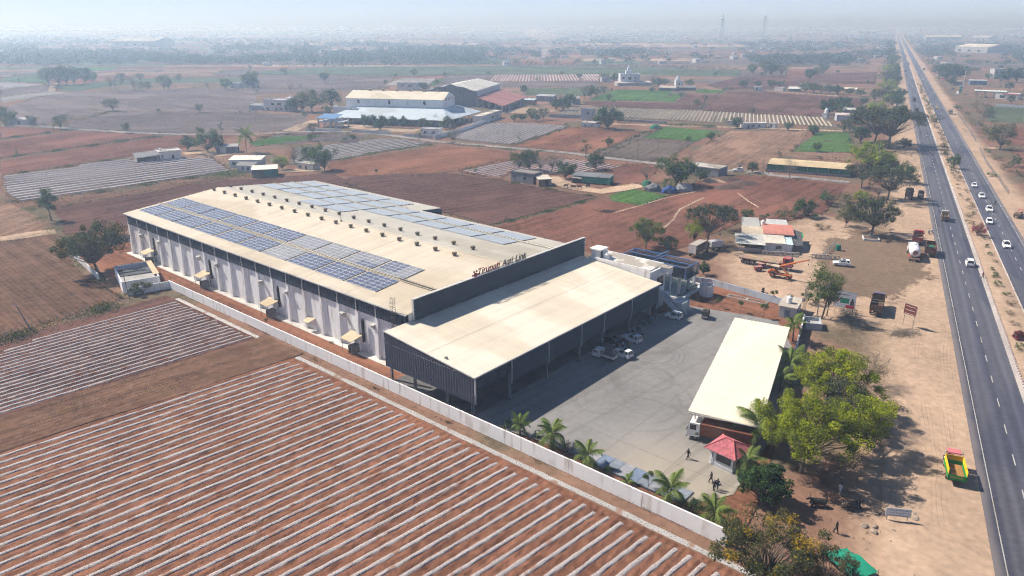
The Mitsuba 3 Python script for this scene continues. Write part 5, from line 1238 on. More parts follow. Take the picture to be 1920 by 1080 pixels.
# big hazy halls
t, m_, L = house('large hazy warehouse with pale roof far out on the left', A4(845, 112), A4(1170, 112), 130, 16, (.30, .33, .38), (.42, .42, .42), 'gable', name='warehouse', cat='warehouse', rise=10, windows=((.1, .14, .3, .5), (.3, .34, .3, .5), (.5, .54, .3, .5), (.7, .74, .3, .5)))
for lb, p, q, dp, hh, cl in (('long pale industrial hall far right of the highway, nearest of three', D4(1400, 150), D4(1640, 160), 70, 13, (.36, .38, .40)), ('wide pale roofed hall farther behind the nearest right industrial hall', D4(1180, 62), D4(1450, 64), 120, 14, (.34, .36, .38)), ('small far industrial hall at the upper right edge', D4(1510, 66), D4(1650, 68), 100, 14, (.36, .38, .40)), ('long low pale hall left of the highway near the horizon', (1610, 64), (1650, 64), 150, 20, (.40, .42, .44))):
    house(lb, p, q, dp, hh, cl, (.52, .50, .44), 'gable', name='warehouse', cat='warehouse', rise=6, windows=((.1, .2, .2, .5), (.4, .5, .2, .5), (.7, .8, .2, .5)))
# petrol station on the right
t = thing('filling_station', 'filling station with a long thin green and white canopy', 'filling station')
m_, L = facing(D4(1545, 490), D4(1770, 500))
put(f'{t}__canopy', M().box(-1, L + 1, -3, 9, 5.2, 6.0), (.50, .54, .52), 0, xf=m_)
put(f'{t}__canopy_band', M().box(-1.1, L + 1.1, -3.1, -3.0, 5.25, 5.65), (.06, .25, .14), 0, xf=m_)
for x in np.linspace(1, L - 1, 4):
    put(f'{t}__column', M().box(x - .3, x + .3, 1, 1.6, 0, 5.2), (.08, .22, .14), 0, xf=m_)
    put(f'{t}__pump', M().rbox(x + 1, x + 2, 1, 2, 0, 2.0, .1), (.50, .50, .52), 6, xf=m_)
t, m_, L = house('white kiosk with red roof edge beside the filling station canopy', D4(1700, 500), D4(1870, 510), 9, 4.6, (.60, .62, .64), (.56, .50, .48), name='kiosk', cat='kiosk', parapet=.3, windows=((.2, .45, .2, .7), (.6, .9, .2, .7)))
put(f'{t}__roof_band', M().box(.3 * L, L + .4, -.5, -.28, 4.3, 5.0), (.45, .06, .05), 0, xf=m_)
t = thing('price_totem', 'green price totem of the filling station', 'sign')
g = ground(*D4(1440, 462))
put(f'{t}__panel', M().rbox(-1.2, 1.2, -.3, .3, .5, 6.5, .06), (.02, .22, .09), 0, 'gloss', place=at(g[0], g[1], 0, -20))
put(f'{t}__top', M().rbox(-1.3, 1.3, -.34, .34, 6.5, 7.6, .06), (.55, .57, .55), 0, place=at(g[0], g[1], 0, -20))
t = thing('tall_road_sign', 'tall mast with a green and white sign board by the filling station', 'sign')
g = ground(*D4(1455, 445))
put(f'{t}__mast', M().tube((0, 0, 0), (0, 0, 21), .35, .25), (.42, .43, .44), place=at(g[0], g[1], 0, -20))
put(f'{t}__board', M().rbox(-2.3, 2.3, -.3, .3, 21, 23.6, .05), (.55, .58, .56), 0, place=at(g[0], g[1], 0, -20))
put(f'{t}__emblem', M().box(-1.6, .1, -.36, -.31, 21.5, 23.1).box(.4, 1.7, -.36, -.31, 21.7, 22.9), (.03, .28, .12), 0, place=at(g[0], g[1], 0, -20))
house('blue sided shop row behind the filling station', D4(1510, 395), D4(1640, 398), 8, 4.4, (.09, .14, .22), (.30, .33, .38), 'mono', name='shop_row', cat='shop', rise=.5)
house('red brown shop shed left of the blue shop row', D4(1390, 398), D4(1455, 400), 8, 4.0, (.10, .07, .09), (.26, .22, .22), 'mono', name='shop_row', cat='shop', rise=.5)
house('stacked white house with outside stairs among trees far right', D4(1690, 345), D4(1760, 345), 9, 9.5, (.52, .53, .56), (.52, .52, .54), name='house', parapet=.8, windows=((.2, .4, .6, .8), (.6, .8, .6, .8), (.2, .4, .2, .4)))
t = thing('boundary_wall', 'long white wall in front of the filling station yard', 'wall')
wall_run(t, [ground(*D4(1700, 560))[:2], ground(*D4(1940, 572))[:2]], 2.2, .3, (.52, .54, .57), None, 1, frame=np.eye(4))

# ================================================================ VEGETATION
def leaves(cent, rad, n, size, cols, r, flat=1.0, droop=0.0):
    """Small leaf faces spread through clumps; cols: colours to draw from, each clump leaning to one of them."""
    cent, rad = np.asarray(cent, float), np.broadcast_to(rad, (len(cent),))
    which = r.integers(0, len(cent), n)
    d = r.standard_normal((n, 3)); d /= np.linalg.norm(d, axis=1, keepdims=True)
    rr = r.random(n) ** .45
    p = cent[which] + d * (rr * rad[which])[:, None] * [1, 1, flat]
    a = r.standard_normal((n, 3)); a /= np.linalg.norm(a, axis=1, keepdims=True)
    nrm = d * .5 + r.standard_normal((n, 3)) * .6 + [0, 0, .55]; nrm /= np.linalg.norm(nrm, axis=1, keepdims=True)
    a = np.cross(nrm, a); a /= np.linalg.norm(a, axis=1, keepdims=True) + 1e-9
    b = np.cross(nrm, a)
    a[:, 2] -= droop; s = size * (.6 + .8 * r.random(n))[:, None]
    v = np.stack([p - a * s, p + b * s * .45, p + a * s, p - b * s * .45], 1).reshape(-1, 3)
    k = np.arange(n)[:, None] * 4
    f = np.vstack([k + [0, 1, 2], k + [0, 2, 3]])
    cols = np.asarray(cols, float)
    base = cols[(which * 7 + (r.random(n) < .3) * r.integers(0, 9, n)) % len(cols)]
    c = base * (.72 + .56 * r.random(n))[:, None]
    return v, f, np.repeat(c, 4, 0)

def make_tree(seed, h=8.0, trunk=.3, spread=.42, shape='round', clumps=26, n=2600, leaf=.16, cols=((.05, .09, .02),), tr=.16, crad=.16, bark=(.13, .10, .08), limbs=None, lean=0.0, twigs=0, hollow=.5):
    """(trunk and limbs, crown) of a tree h metres tall."""
    r = np.random.default_rng(seed)
    R, z0 = spread * h, trunk * h
    c = []
    while len(c) < clumps:
        d = r.standard_normal(3); d /= np.linalg.norm(d)
        q = hollow + (1 - hollow) * r.random()
        if shape == 'umbrella':
            rad = math.sqrt(r.random()); t = r.random() * 2 * math.pi
            c.append((R * rad * math.cos(t), R * rad * math.sin(t), h * (.80 + .16 * (1 - rad ** 2) + .05 * r.standard_normal())))
        elif shape == 'column':
            zz = r.random(); w = R * (.35 + .65 * math.sin(math.pi * min(1, .25 + .75 * zz)))
            t = r.random() * 6.28; c.append((w * q * math.cos(t), w * q * math.sin(t), z0 + (h * .95 - z0) * zz))
        else:
            if d[2] < -.72:
                continue
            zc, zr = (h + z0) / 2, (h - z0) / 2 * .92
            c.append((R * q * d[0] * (1 + .1 * r.standard_normal()), R * q * d[1] * (1 + .1 * r.standard_normal()), zc + zr * q * d[2]))
    c = np.array(c); c[:, :2] += lean * c[:, 2:3] / h * h * .2
    cr = crad * h * (.6 + .7 * r.random(clumps))
    t = M()
    fork = np.array([.03 * h * r.standard_normal() + lean * z0 * .2, .03 * h * r.standard_normal(), z0 * .95])
    t.path([(0, 0, -.1), fork * [.3, .3, .25], fork * [.6, .7, .6], fork], [tr * 1.5, tr * 1.1, tr * .95, tr * .8], 8)
    for q in (c if limbs is None else c[:limbs]):
        mid = fork + (q - fork) * .5 + [0, 0, .05 * h] + .03 * h * r.standard_normal(3)
        t.path([fork, fork + (mid - fork) * .5 + .015 * h * r.standard_normal(3), mid, q], [tr * .55, tr * .38, tr * .24, tr * .06], 5)
        for _ in range(twigs):
            e = q + r.standard_normal(3) * [1, 1, .6] * cr.mean() * 1.1
            s = mid + (q - mid) * r.random()
            t.path([s, (s + e) / 2 + .02 * h * r.standard_normal(3), e], [tr * .13, tr * .09, tr * .03], 3)
    crown = leaves(c, cr, n, leaf, cols, r, .75 if shape == 'umbrella' else .9) if n else None
    return t.arrays(), crown, bark

def leaf_ply(v, f, c):
    return mikit.ply((v, f), 'leaf', False, color=np.clip(np.asarray(c) * 1.45, .005, .6))

def group_of(name, *a, **k):
    (tv, tf), crown, bark = make_tree(*a, **k)
    g = {'type': 'shapegroup', 'trunk': mikit.ply((tv, tf), 'matte', True, uv=packed(bark, 4, len(tv)))}
    if crown:
        g['crown'] = leaf_ply(*crown)
    scene[name] = g
    return name

DG = ((.030, .058, .020), (.045, .080, .024), (.036, .065, .030))
MGN = ((.060, .095, .028), (.045, .080, .030), (.075, .105, .030))
OLV = ((.095, .100, .042), (.075, .085, .036), (.060, .075, .034))
ACA = ((.050, .062, .040), (.040, .052, .034), (.065, .072, .040))
LIM = ((.20, .25, .022), (.15, .20, .020), (.09, .12, .022), (.24, .28, .030))
DRY = ((.15, .12, .075), (.11, .09, .06), (.12, .11, .05))
KIND = {}
def kinds(kind, variants, h, **k):
    KIND[kind] = (h, [group_of(f'{kind}_kind_{i}', 100 + 17 * len(KIND) + i, h, **k) for i in range(variants)])
kinds('round', 2, 8, trunk=.08, spread=.48, clumps=34, n=3200, leaf=.25, cols=DG, crad=.17, hollow=.35)
kinds('broad', 3, 8, trunk=.10, spread=.52, clumps=30, n=2700, leaf=.25, cols=MGN, crad=.16, hollow=.35)
kinds('olive', 3, 8, trunk=.14, spread=.50, clumps=28, n=2200, leaf=.21, cols=OLV, crad=.15, twigs=1, hollow=.4)
kinds('umbrella', 2, 8, trunk=.34, spread=.80, shape='umbrella', clumps=60, n=5200, leaf=.19, cols=ACA, crad=.15, tr=.22)
kinds('lime', 2, 8, trunk=.12, spread=.56, clumps=40, n=3600, leaf=.20, cols=LIM, crad=.15, hollow=.35)
kinds('bare', 3, 8, trunk=.24, spread=.42, clumps=26, n=420, leaf=.12, cols=DRY, crad=.15, twigs=5, bark=(.15, .125, .105), tr=.15)
kinds('thin', 2, 8, trunk=.35, spread=.16, shape='column', clumps=9, n=500, leaf=.17, cols=MGN, crad=.09, tr=.12)
kinds('bush', 3, 2, trunk=.08, spread=.62, clumps=14, n=700, leaf=.10, cols=MGN, crad=.24, tr=.05)
kinds('drybush', 3, 2, trunk=.06, spread=.7, clumps=14, n=420, leaf=.10, cols=DRY, crad=.25, tr=.04, twigs=4)
kinds('far', 3, 8, trunk=.18, spread=.50, clumps=12, n=190, leaf=.60, cols=((.042, .062, .040), (.055, .075, .045)), crad=.22, limbs=2, tr=.2)
kinds('sapling', 2, 3, trunk=.55, spread=.26, clumps=7, n=380, leaf=.12, cols=MGN, crad=.14, tr=.035)

def tree_at(name, kind, x, y, h, label=None, cat='tree', group=None, wide=1.0, z=0.0, rot=None):
    h0, vs = KIND[kind]
    s = h / h0
    a = rnd.random() * 360 if rot is None else rot
    m = at(x, y, z, a) @ np.diag([s * wide, s * wide, s, 1])
    key = fresh(name)
    scene[key] = {'type': 'instance', 'group': {'type': 'ref', 'id': rnd.choice(vs)}, 'to_world': T(m)}
    if label:
        tag(key, label, cat, group)
    return key

def px_h(px, py, hpx):
    """Height in metres of something hpx pixels tall that stands at this pixel."""
    g = ground(px, py)
    depth = g[1] * _c + CAMH * _s
    return hpx * depth / FOC / math.cos(math.atan2(CAMH, np.hypot(g[0], g[1])))

ORD = ['first', 'second', 'third', 'fourth', 'fifth', 'sixth', 'seventh', 'eighth', 'ninth', 'tenth', 'eleventh', 'twelfth', 'thirteenth', 'fourteenth', 'fifteenth', 'sixteenth', 'seventeenth', 'eighteenth', 'nineteenth', 'twentieth']
NAMES = {'round': 'dense_tree', 'broad': 'leafy_tree', 'olive': 'olive_tree', 'umbrella': 'umbrella_tree', 'lime': 'lime_green_tree', 'bare': 'bare_tree', 'thin': 'slender_tree', 'bush': 'bush', 'drybush': 'dry_bush', 'sapling': 'sapling'}
def trees(desc, group, items, wide=1.0, cat='tree'):
    """items: (kind, base pixel x, y, height in pixels[, width factor]); told apart by their order from the left."""
    items = sorted(items, key=lambda i: i[1])
    for i, it in enumerate(items):
        kind, px, py, hp = it[:4]
        g = ground(px, py)
        lab = f'{desc}, {ORD[i]} from left' if len(items) > 1 else desc
        tree_at(NAMES[kind], kind, g[0], g[1], px_h(px, py, hp), lab, cat, group if len(items) > 1 else None, it[4] if len(it) > 4 else wide)

def q4(f, *items):
    return [(k, *f(x, y), h / 4, *w) for (k, x, y, h, *w) in items]

one = lambda desc, *it, cat='tree': trees(desc, None, [it], cat=cat)
# --- left side
one('single olive tree standing where the bund meets the stubble fields', 'olive', *A4(845, 592), 25, 1.25)
one('bushy olive tree beside the village road at the left', 'olive', *A4(462, 730), 30, 1.2)
one('small olive tree just above the village road', 'olive', *A4(950, 758), 21)
one('thin dark tree above the village road near the palm', 'thin', *A4(1665, 765), 26, 1.3)
trees('tree behind the old farmhouse', 'trees behind the old farmhouse', q4(A4, ('broad', 1565, 905, 190, 1.1), ('round', 1410, 890, 120), ('round', 1620, 885, 80)))
trees('grey green tree by the cottage at the left edge', 'trees at the left edge cottage', q4(A4, ('broad', 0, 660, 130), ('broad', 70, 690, 120, 1.3), ('bush', 40, 710, 80), ('olive', 240, 700, 80, 1.2)))
trees('sparse tree in the row along the far stubble edge', 'row of sparse trees on the far stubble edge', q4(A4, ('bare', 840, 437, 115), ('bare', 1010, 437, 120), ('olive', 1110, 440, 75), ('olive', 1235, 437, 125), ('olive', 1270, 437, 80), ('bush', 1060, 440, 60)))
trees('small tree standing along the green strip', 'small trees along the green strip', q4(A4, ('olive', 915, 392, 90), ('olive', 1055, 372, 72), ('olive', 1345, 374, 62), ('bare', 1560, 430, 60), ('bare', 870, 430, 80)))
trees('tree of the grove at the track bend, left', 'grove at the track bend', q4(A4, ('olive', 370, 395, 140, 1.2), ('broad', 440, 400, 150, 1.2), ('olive', 500, 400, 150, 1.2), ('broad', 560, 395, 130), ('round', 645, 388, 125), ('broad', 705, 384, 85)))
trees('tree in front of the hidden white house beyond the stubble', 'trees at the white house beyond the stubble', q4(A4, ('broad', 1690, 432, 82, 1.2), ('olive', 1860, 425, 110, 1.2), ('broad', 1900, 425, 130)))
# --- around the factory
trees('tree beside the two storey white house', 'trees beside the two storey house', q4(B4, ('round', 290, 600, 110, 1.2), ('olive', 345, 600, 150, 1.2), ('olive', 420, 600, 175, 1.3), ('round', 565, 565, 140, 1.2), ('broad', 540, 615, 65, 1.3)))
one('dark single tree on the far ploughed field', 'round', *B4(515, 372), 17, 1.3)
trees('tiny tree along the green far field', 'tiny trees along the far green field', q4(B4, ('olive', 215, 322, 58), ('olive', 1183, 336, 66), ('bush', 1050, 337, 28), ('thin', 1415, 322, 38, 1.6)))
trees('bare tree on the stubble behind the white house', 'bare trees on the stubble', q4(B4, ('bare', 265, 450, 75), ('bare', 335, 440, 60)))
trees('tree behind the cream factory roof', 'trees behind the cream factory roof', q4(B4, ('round', 1255, 442, 68, 1.2), ('olive', 1355, 402, 50), ('bush', 1290, 440, 50)))
trees('trimmed round tree in the row along the factory front', 'round trees along the factory front', q4(B4, ('round', 815, 714, 100, .8), ('round', 880, 715, 98, .8), ('round', 950, 718, 98, .8), ('round', 1030, 720, 92, .85), ('round', 1105, 722, 96, .8)))
trees('tree in the planting at the factory corner', 'trees at the factory corner', q4(B4, ('round', 930, 738, 80, 1.2), ('olive', 1245, 722, 85), ('broad', 1300, 725, 55, 1.3), ('bare', 1345, 702, 88), ('round', 1440, 728, 105, .8), ('broad', 1395, 735, 70)))
one('gnarled thin tree left of the gatehouse by the road', 'thin', *B4(1225, 825), 26, 1.5)
one('bare forked tree at the roadside below the factory wall', 'bare', *B4(1485, 845), 36)
one('small tree at the corner of the scaffold shed', 'olive', *B4(425, 762), 22)
trees('tree around the tiny white field hut', 'trees around the field hut', q4(B4, ('bare', 300, 998, 175, 1.1), ('lime', 195, 1035, 120, 1.1), ('broad', 395, 990, 140), ('broad', 515, 1038, 190, 1.1), ('bush', 360, 1000, 70)))
one('small young tree on the smooth orange field', 'sapling', *B4(905, 1085), 14)
trees('tree along the sand yard right of the red lean-to', 'trees at the sand yard', q4(C4, ('broad', 20, 672, 60, 1.3), ('round', 75, 672, 60, 1.2), ('broad', 150, 665, 95), ('olive', 235, 660, 100), ('round', 180, 672, 60, 1.3), ('round', 330, 588, 90, 1.2), ('round', 385, 590, 110), ('round', 430, 560, 100)))
one('dark round tree by the grey hall corner', 'round', *C4(87, 462), 16)
trees('tree left of the bright green crop', 'trees left of the green crop', q4(C4, ('bare', 545, 505, 105), ('broad', 590, 492, 92), ('broad', 630, 480, 70), ('olive', 692, 468, 68)))
one('big dense dark tree beside the narrow grey house', 'round', *C4(705, 730), 44, 1.15)
one('smaller round tree right of the big dense dark tree', 'broad', *C4(800, 682), 22)
one('dry brownish bush left of the big dense dark tree', 'drybush', *C4(625, 690), 16)
one('slender dead looking tree on the field bank', 'thin', *C4(1440, 547), 29, 1.3)
trees('tree by the low roadside house', 'trees by the low roadside house', q4(C4, ('bare', 1515, 692, 72, 1.2), ('round', 1690, 722, 90, 1.1)))
one('leaning thin tree by the village road bend', 'thin', *C4(552, 940), 37, 1.4)
one('round dark tree on the ribbed field by the road', 'round', *C4(626, 1035), 33, 1.1)
trees('tree of the clump behind the homestead', 'clump behind the homestead', q4(M4, ('olive', 530, 318, 150), ('round', 610, 320, 160), ('bare', 690, 335, 150), ('bare', 770, 335, 175, 1.2), ('bare', 830, 335, 165), ('round', 880, 380, 130, 1.2)))
one('small shrub on the ribbed field edge near the warehouse', 'sapling', *M4(208, 360), 15)
trees('big leafy tree over the tarpaulin shelter', 'trees over the tarpaulin shelter', q4(M4, ('broad', 1700, 440, 240, 1.15), ('broad', 1750, 430, 200, 1.1), ('bush', 1640, 470, 90)))
one('leafless tree left of the tarpaulin shelter', 'bare', *M4(1480, 405), 33)
one('dark bush in front of the grey block shed', 'round', *M4(1890, 400), 26, 1.2)
trees('small tree on the lane by the net house', 'small trees on the net house lane', q4(N4, ('bare', 265, 315, 75, 1.2), ('round', 360, 335, 85), ('bare', 640, 378, 150, 1.1)))
one('young tree above the green vegetable plot', 'broad', *N4(815, 48), 18, 1.1)
trees('tree beside the tall white house', 'trees at the tall white house', q4(C4, ('round', 690, 372, 60, 1.3), ('broad', 770, 380, 70, 1.2), ('round', 505, 352, 40, 1.2), ('drybush', 200, 372, 48), ('bare', 1055, 405, 100, 1.3), ('round', 1100, 412, 70, 1.3), ('olive', 1150, 405, 60, 1.2), ('broad', 1330, 412, 62, 1.1), ('round', 1050, 452, 40, 1.2)))
trees('tree along the brown far field edge', 'trees along the brown far fields', q4(C4, ('round', 1725, 418, 58, 1.2), ('bare', 1765, 415, 95), ('round', 1842, 412, 48, 1.2), ('olive', 1900, 330, 130), ('broad', 1800, 320, 80), ('bush', 1605, 455, 40)))
# --- the long track and the avenue by the highway
trees('tree in the belt along the long track', 'tree belt along the long track', q4(D4, ('broad', 20, 420, 60, 1.3), ('broad', 90, 420, 60, 1.3), ('broad', 280, 455, 85, 1.2), ('broad', 340, 460, 80, 1.2), ('olive', 400, 465, 70), ('broad', 460, 465, 75, 1.2), ('round', 520, 470, 75, 1.2), ('olive', 610, 475, 60, 1.2), ('broad', 690, 480, 55, 1.3)))
trees('tree on the brown far field, upper right', 'trees on the brown far field', q4(D4, ('round', 310, 358, 85, 1.2), ('broad', 370, 330, 75, 1.2), ('broad', 420, 305, 70, 1.2), ('broad', 20, 330, 100, 1.2), ('olive', 100, 325, 85, 1.2)))
trees('dark tree over the long white building', 'trees over the long white building', q4(D4, ('round', 455, 620, 130, 1.1), ('broad', 520, 630, 100), ('round', 555, 590, 110, 1.2), ('round', 690, 640, 90), ('broad', 600, 600, 70)))
trees('grey tree by the pink roofed building', 'grey trees by the pink roofed building', q4(D4, ('olive', 570, 750, 100), ('olive', 612, 750, 105)))
one('round young tree at the corner of the vegetable plot', 'round', *D4(343, 772), 18)
av = [('broad', 905, 140, 80), ('lime', 890, 330, 90, 1.1), ('broad', 930, 260, 90, 1.2), ('broad', 945, 320, 90), ('olive', 880, 380, 90, 1.2), ('broad', 940, 370, 90), ('lime', 880, 460, 110, 1.1), ('olive', 800, 520, 100, 1.1), ('olive', 860, 520, 100, 1.3), ('broad', 930, 560, 110), ('lime', 800, 640, 130, 1.2), ('broad', 760, 680, 120), ('round', 690, 830, 130, 1.2), ('broad', 905, 200, 80, 1.2)]
trees('tree of the roadside avenue left of the highway', 'avenue left of the highway', q4(D4, *av))
one('huge dark spreading acacia leaning over the highway shoulder', 'umbrella', *D4(905, 870), 66, 1.35)
one('broad grey green acacia beside the huge dark acacia', 'umbrella', *D4(790, 850), 62, 1.0)
one('tall lime green tree beyond the net house', 'lime', *N4(1230, 330), 56, 1.2)
one('second lime green tree just behind the net house corner', 'lime', *N4(1320, 335), 46, 1.2)
one('wide flat crowned acacia above the parked brown truck', 'umbrella', *N4(1375, 540), 52, 1.15)
one('flat acacia reaching behind the net house end', 'umbrella', *N4(1180, 450), 42, .9)
one('pinkish leafless thicket under the flat acacia', 'bare', *N4(1300, 520), 26, 1.6)
one('lime green low tree beside the dark overgrown heap', 'lime', *N4(1170, 560), 26, 1.1)
trees('dark overgrown bush on the heap by the ploughed field', 'bushes on the overgrown heap', q4(N4, ('bush', 930, 575, 110, 1.2), ('drybush', 1000, 585, 100, 1.3), ('bush', 1060, 560, 80), ('bare', 885, 560, 140, .5)))
trees('green bush behind the roadside eatery', 'bushes behind the eatery', q4(N4, ('broad', 320, 705, 100), ('bush', 450, 680, 50, 1.2), ('round', 745, 665, 140, 1.2), ('bush', 660, 670, 60, 1.4), ('bush', 800, 680, 70, 1.3), ('bare', 600, 660, 90, 1.1), ('bush', 560, 680, 60, 1.3)))
one('dry tan bush at the side of the eatery awning', 'drybush', *N4(885, 765), 17, 1.5)
one('broad dark acacia over the eatery and the parked containers', 'umbrella', *N4(30, 880), 68, .80)
one('second smaller acacia crown behind the containers', 'umbrella', *N4(140, 760), 40, .75)
one('yellowish thin tree left of the dark acacia', 'lime', *N4(-70, 860), 48, .8)
one('small tree left of the planter tree', 'olive', *N4(1060, 735), 37, 1.0)
# --- right of the highway
one('large grey brown tree beside the right carriageway track', 'olive', *D4(1735, 882), 52, 1.1)
trees('dark tree of the grove behind the right side shops', 'grove behind the right side shops', q4(D4, ('round', 1330, 370, 130, 1.2), ('round', 1390, 365, 130, 1.2), ('broad', 1440, 345, 100, 1.2), ('broad', 1290, 330, 90, 1.2), ('round', 1370, 400, 60, 1.3)))
trees('tree near the white stacked house, far right', 'trees near the stacked house', q4(D4, ('round', 1740, 380, 90, 1.2), ('round', 1800, 375, 110, 1.2), ('round', 1860, 375, 110, 1.2), ('broad', 1650, 360, 50, 1.2), ('olive', 1530, 300, 40, 1.3), ('olive', 1570, 300, 40, 1.3), ('bush', 1890, 500, 60, 1.5)))
trees('bush on the dry ground by the filling station', 'bushes by the filling station', q4(D4, ('bush', 1425, 588, 45, 1.2), ('drybush', 1560, 575, 60, 1.2), ('drybush', 1620, 640, 80, 1.2), ('bush', 1660, 640, 60), ('drybush', 1480, 480, 30)))
trees('scrub bush inside the right roadside fence', 'scrub inside the right fence', q4(D4, ('bush', 1640, 905, 35, 1.4), ('bush', 1830, 1010, 90, 1.2), ('drybush', 1700, 960, 50, 1.5), ('drybush', 1760, 1040, 60, 1.5), ('drybush', 1640, 760, 50, 1.5), ('drybush', 1560, 700, 45, 1.6), ('drybush', 1900, 1080, 70, 1.4), ('bush', 1680, 1090, 40, 1.6)))

# --- trees round the plant, each grown for its place
def own_tree(name, label, px, py, **k):
    g = ground(px, py)
    (tv, tf), crown, bark = make_tree(**k)
    t = thing(name, label, 'tree')
    scene[f'{t}__trunk'] = {**mikit.ply((tv, tf), 'matte', True, uv=packed(bark, 4, len(tv))), 'to_world': T(at(g[0], g[1]))}
    if crown:
        scene[f'{t}__crown'] = {**leaf_ply(*crown), 'to_world': T(at(g[0], g[1]))}
    return t, g
YEL = ((.23, .265, .016), (.18, .215, .016), (.11, .14, .018), (.27, .29, .020), (.08, .10, .018))
own_tree('lime_green_tree', 'largest lime green feathery tree beside the canopy and guard cabin', 1502, 886, seed=3, h=12.5, trunk=.22, spread=.62, clumps=95, n=30000, leaf=.145, cols=YEL, crad=.105, tr=.30, twigs=1, hollow=.35)
own_tree('lime_green_tree', 'lime green tree farther along the canopy, behind the largest one', 1560, 770, seed=4, h=10.5, trunk=.22, spread=.66, clumps=80, n=22000, leaf=.145, cols=YEL, crad=.11, tr=.26, twigs=1, hollow=.35)
own_tree('lime_green_tree', 'lime green tree with leaning trunk, rightmost of the feathery three', 1592, 860, seed=5, h=9.5, trunk=.30, spread=.55, clumps=60, n=15000, leaf=.14, cols=YEL, crad=.11, tr=.22, twigs=2, lean=1.4, hollow=.4)
own_tree('grey_green_tree', 'dull grey green tree squeezed between the lime green trees', 1575, 800, seed=6, h=8.6, trunk=.25, spread=.5, clumps=36, n=4600, leaf=.17, cols=((.075, .085, .055), (.06, .07, .045)), crad=.12, tr=.18, twigs=2)
own_tree('bare_tree', 'leafless brown thorn tree spreading right of the lime green trees', 1628, 800, seed=7, h=6.5, trunk=.2, spread=.85, clumps=60, n=1500, leaf=.10, cols=DRY, crad=.11, tr=.15, twigs=9, bark=(.16, .13, .11))
own_tree('bare_tree', 'leafless thorn tree behind the second lime green tree', 1625, 722, seed=8, h=6.5, trunk=.2, spread=.6, clumps=40, n=900, leaf=.11, cols=DRY, crad=.12, tr=.13, twigs=8, bark=(.17, .14, .11))
own_tree('dark_tree', 'dense dark green tree beside the guard cabin', 1432, 948, seed=9, h=6.0, trunk=.12, spread=.52, clumps=60, n=8000, leaf=.19, cols=DG, crad=.13, tr=.2)
own_tree('flowering_tree', 'olive tree dotted with yellow flowers at the bottom corner of the wall', 1432, 1100, seed=10, h=8.6, trunk=.18, spread=.72, clumps=75, n=14000, leaf=.145, cols=((.062, .070, .028), (.050, .058, .026), (.080, .078, .032), (.062, .072, .028), (.050, .058, .026), (.072, .076, .03), (.055, .06, .026), (.30, .20, .02)), crad=.115, tr=.24, twigs=2)
own_tree('flowering_tree', 'smaller olive tree beside the green netting, bottom edge', 1545, 1100, seed=11, h=4.6, trunk=.12, spread=.8, clumps=34, n=4200, leaf=.13, cols=((.065, .068, .035), (.05, .055, .03), (.10, .085, .05)), crad=.16, tr=.14, twigs=3)
own_tree('spreading_tree', 'spreading olive and orange tinged tree at the left compound corner', 184, 511, seed=12, h=13.5, trunk=.2, spread=.60, clumps=80, n=12000, leaf=.26, cols=((.085, .080, .030), (.060, .070, .028), (.045, .060, .024), (.12, .085, .025)), crad=.11, tr=.36, twigs=1)
own_tree('slender_tree', 'slender dark tree at the field corner far left', 97, 414, seed=13, h=10.5, trunk=.4, spread=.26, shape='column', clumps=20, n=2600, leaf=.22, cols=DG, crad=.13, tr=.2, twigs=1)
own_tree('shrub_tree', 'green tree leaning over the condenser rack behind the office', 1211, 468, seed=14, h=9.0, trunk=.25, spread=.55, clumps=46, n=5200, leaf=.20, cols=((.085, .12, .03), (.065, .10, .028), (.10, .13, .035)), crad=.13, tr=.18, twigs=1)
own_tree('bush', 'dark bush below the tree behind the condenser rack', 1252, 472, seed=15, h=4.6, trunk=.1, spread=.62, clumps=24, n=2400, leaf=.18, cols=DG, crad=.2, tr=.1)
own_tree('shade_tree', 'round crowned shade tree with thick trunk standing in the square planter', 1633, 440, seed=16, h=12.0, trunk=.24, spread=.68, clumps=70, n=7600, leaf=.24, cols=((.050, .066, .030), (.065, .076, .034), (.042, .056, .030)), crad=.10, tr=.42, twigs=2)
own_tree('drumstick_tree', 'tall drooping drumstick tree behind the concrete trough', 1540, 598, seed=17, h=13.0, trunk=.46, spread=.27, shape='column', clumps=26, n=4200, leaf=.19, cols=((.085, .115, .035), (.065, .095, .032), (.11, .13, .045)), crad=.115, tr=.17, twigs=1)
own_tree('drumstick_tree', 'shorter drumstick tree beside the tall one', 1550, 592, seed=18, h=7.4, trunk=.3, spread=.27, clumps=20, n=2200, leaf=.17, cols=((.07, .085, .035), (.085, .085, .045)), crad=.14, tr=.12, twigs=2)
own_tree('bush', 'green bush in front of the concrete trough', 1526, 568, seed=19, h=3.0, trunk=.1, spread=.8, clumps=18, n=1500, leaf=.14, cols=MGN, crad=.22, tr=.08)
own_tree('bush', 'green shrub growing inside the white walled store corner', 268, 552, seed=20, h=3.0, trunk=.1, spread=.9, clumps=18, n=1500, leaf=.18, cols=OLV, crad=.22, tr=.08)
trees('staked young tree on the bare earth by the yard edge', 'young trees by the yard edge', [('sapling', 1346, 579, 21), ('sapling', 1387, 588, 24), ('sapling', 1429, 598, 29), ('sapling', 1451, 568, 24), ('sapling', 1483, 578, 26), ('sapling', 1307, 828, 20)])
one('dense dark young tree by the panel wall near the cistern', 'round', 1318, 515, 26, .9)
trees('grey leaved shrub between wall and weighbridge', 'shrubs between wall and weighbridge', [('bush', 945, 806, 20, .9), ('bush', 1012, 822, 14, 1.0), ('drybush', 1066, 852, 24, .7), ('bush', 1142, 890, 18, .9), ('sapling', 1216, 918, 32, 1.1), ('bush', 1302, 968, 30, .75)], cat='shrub')
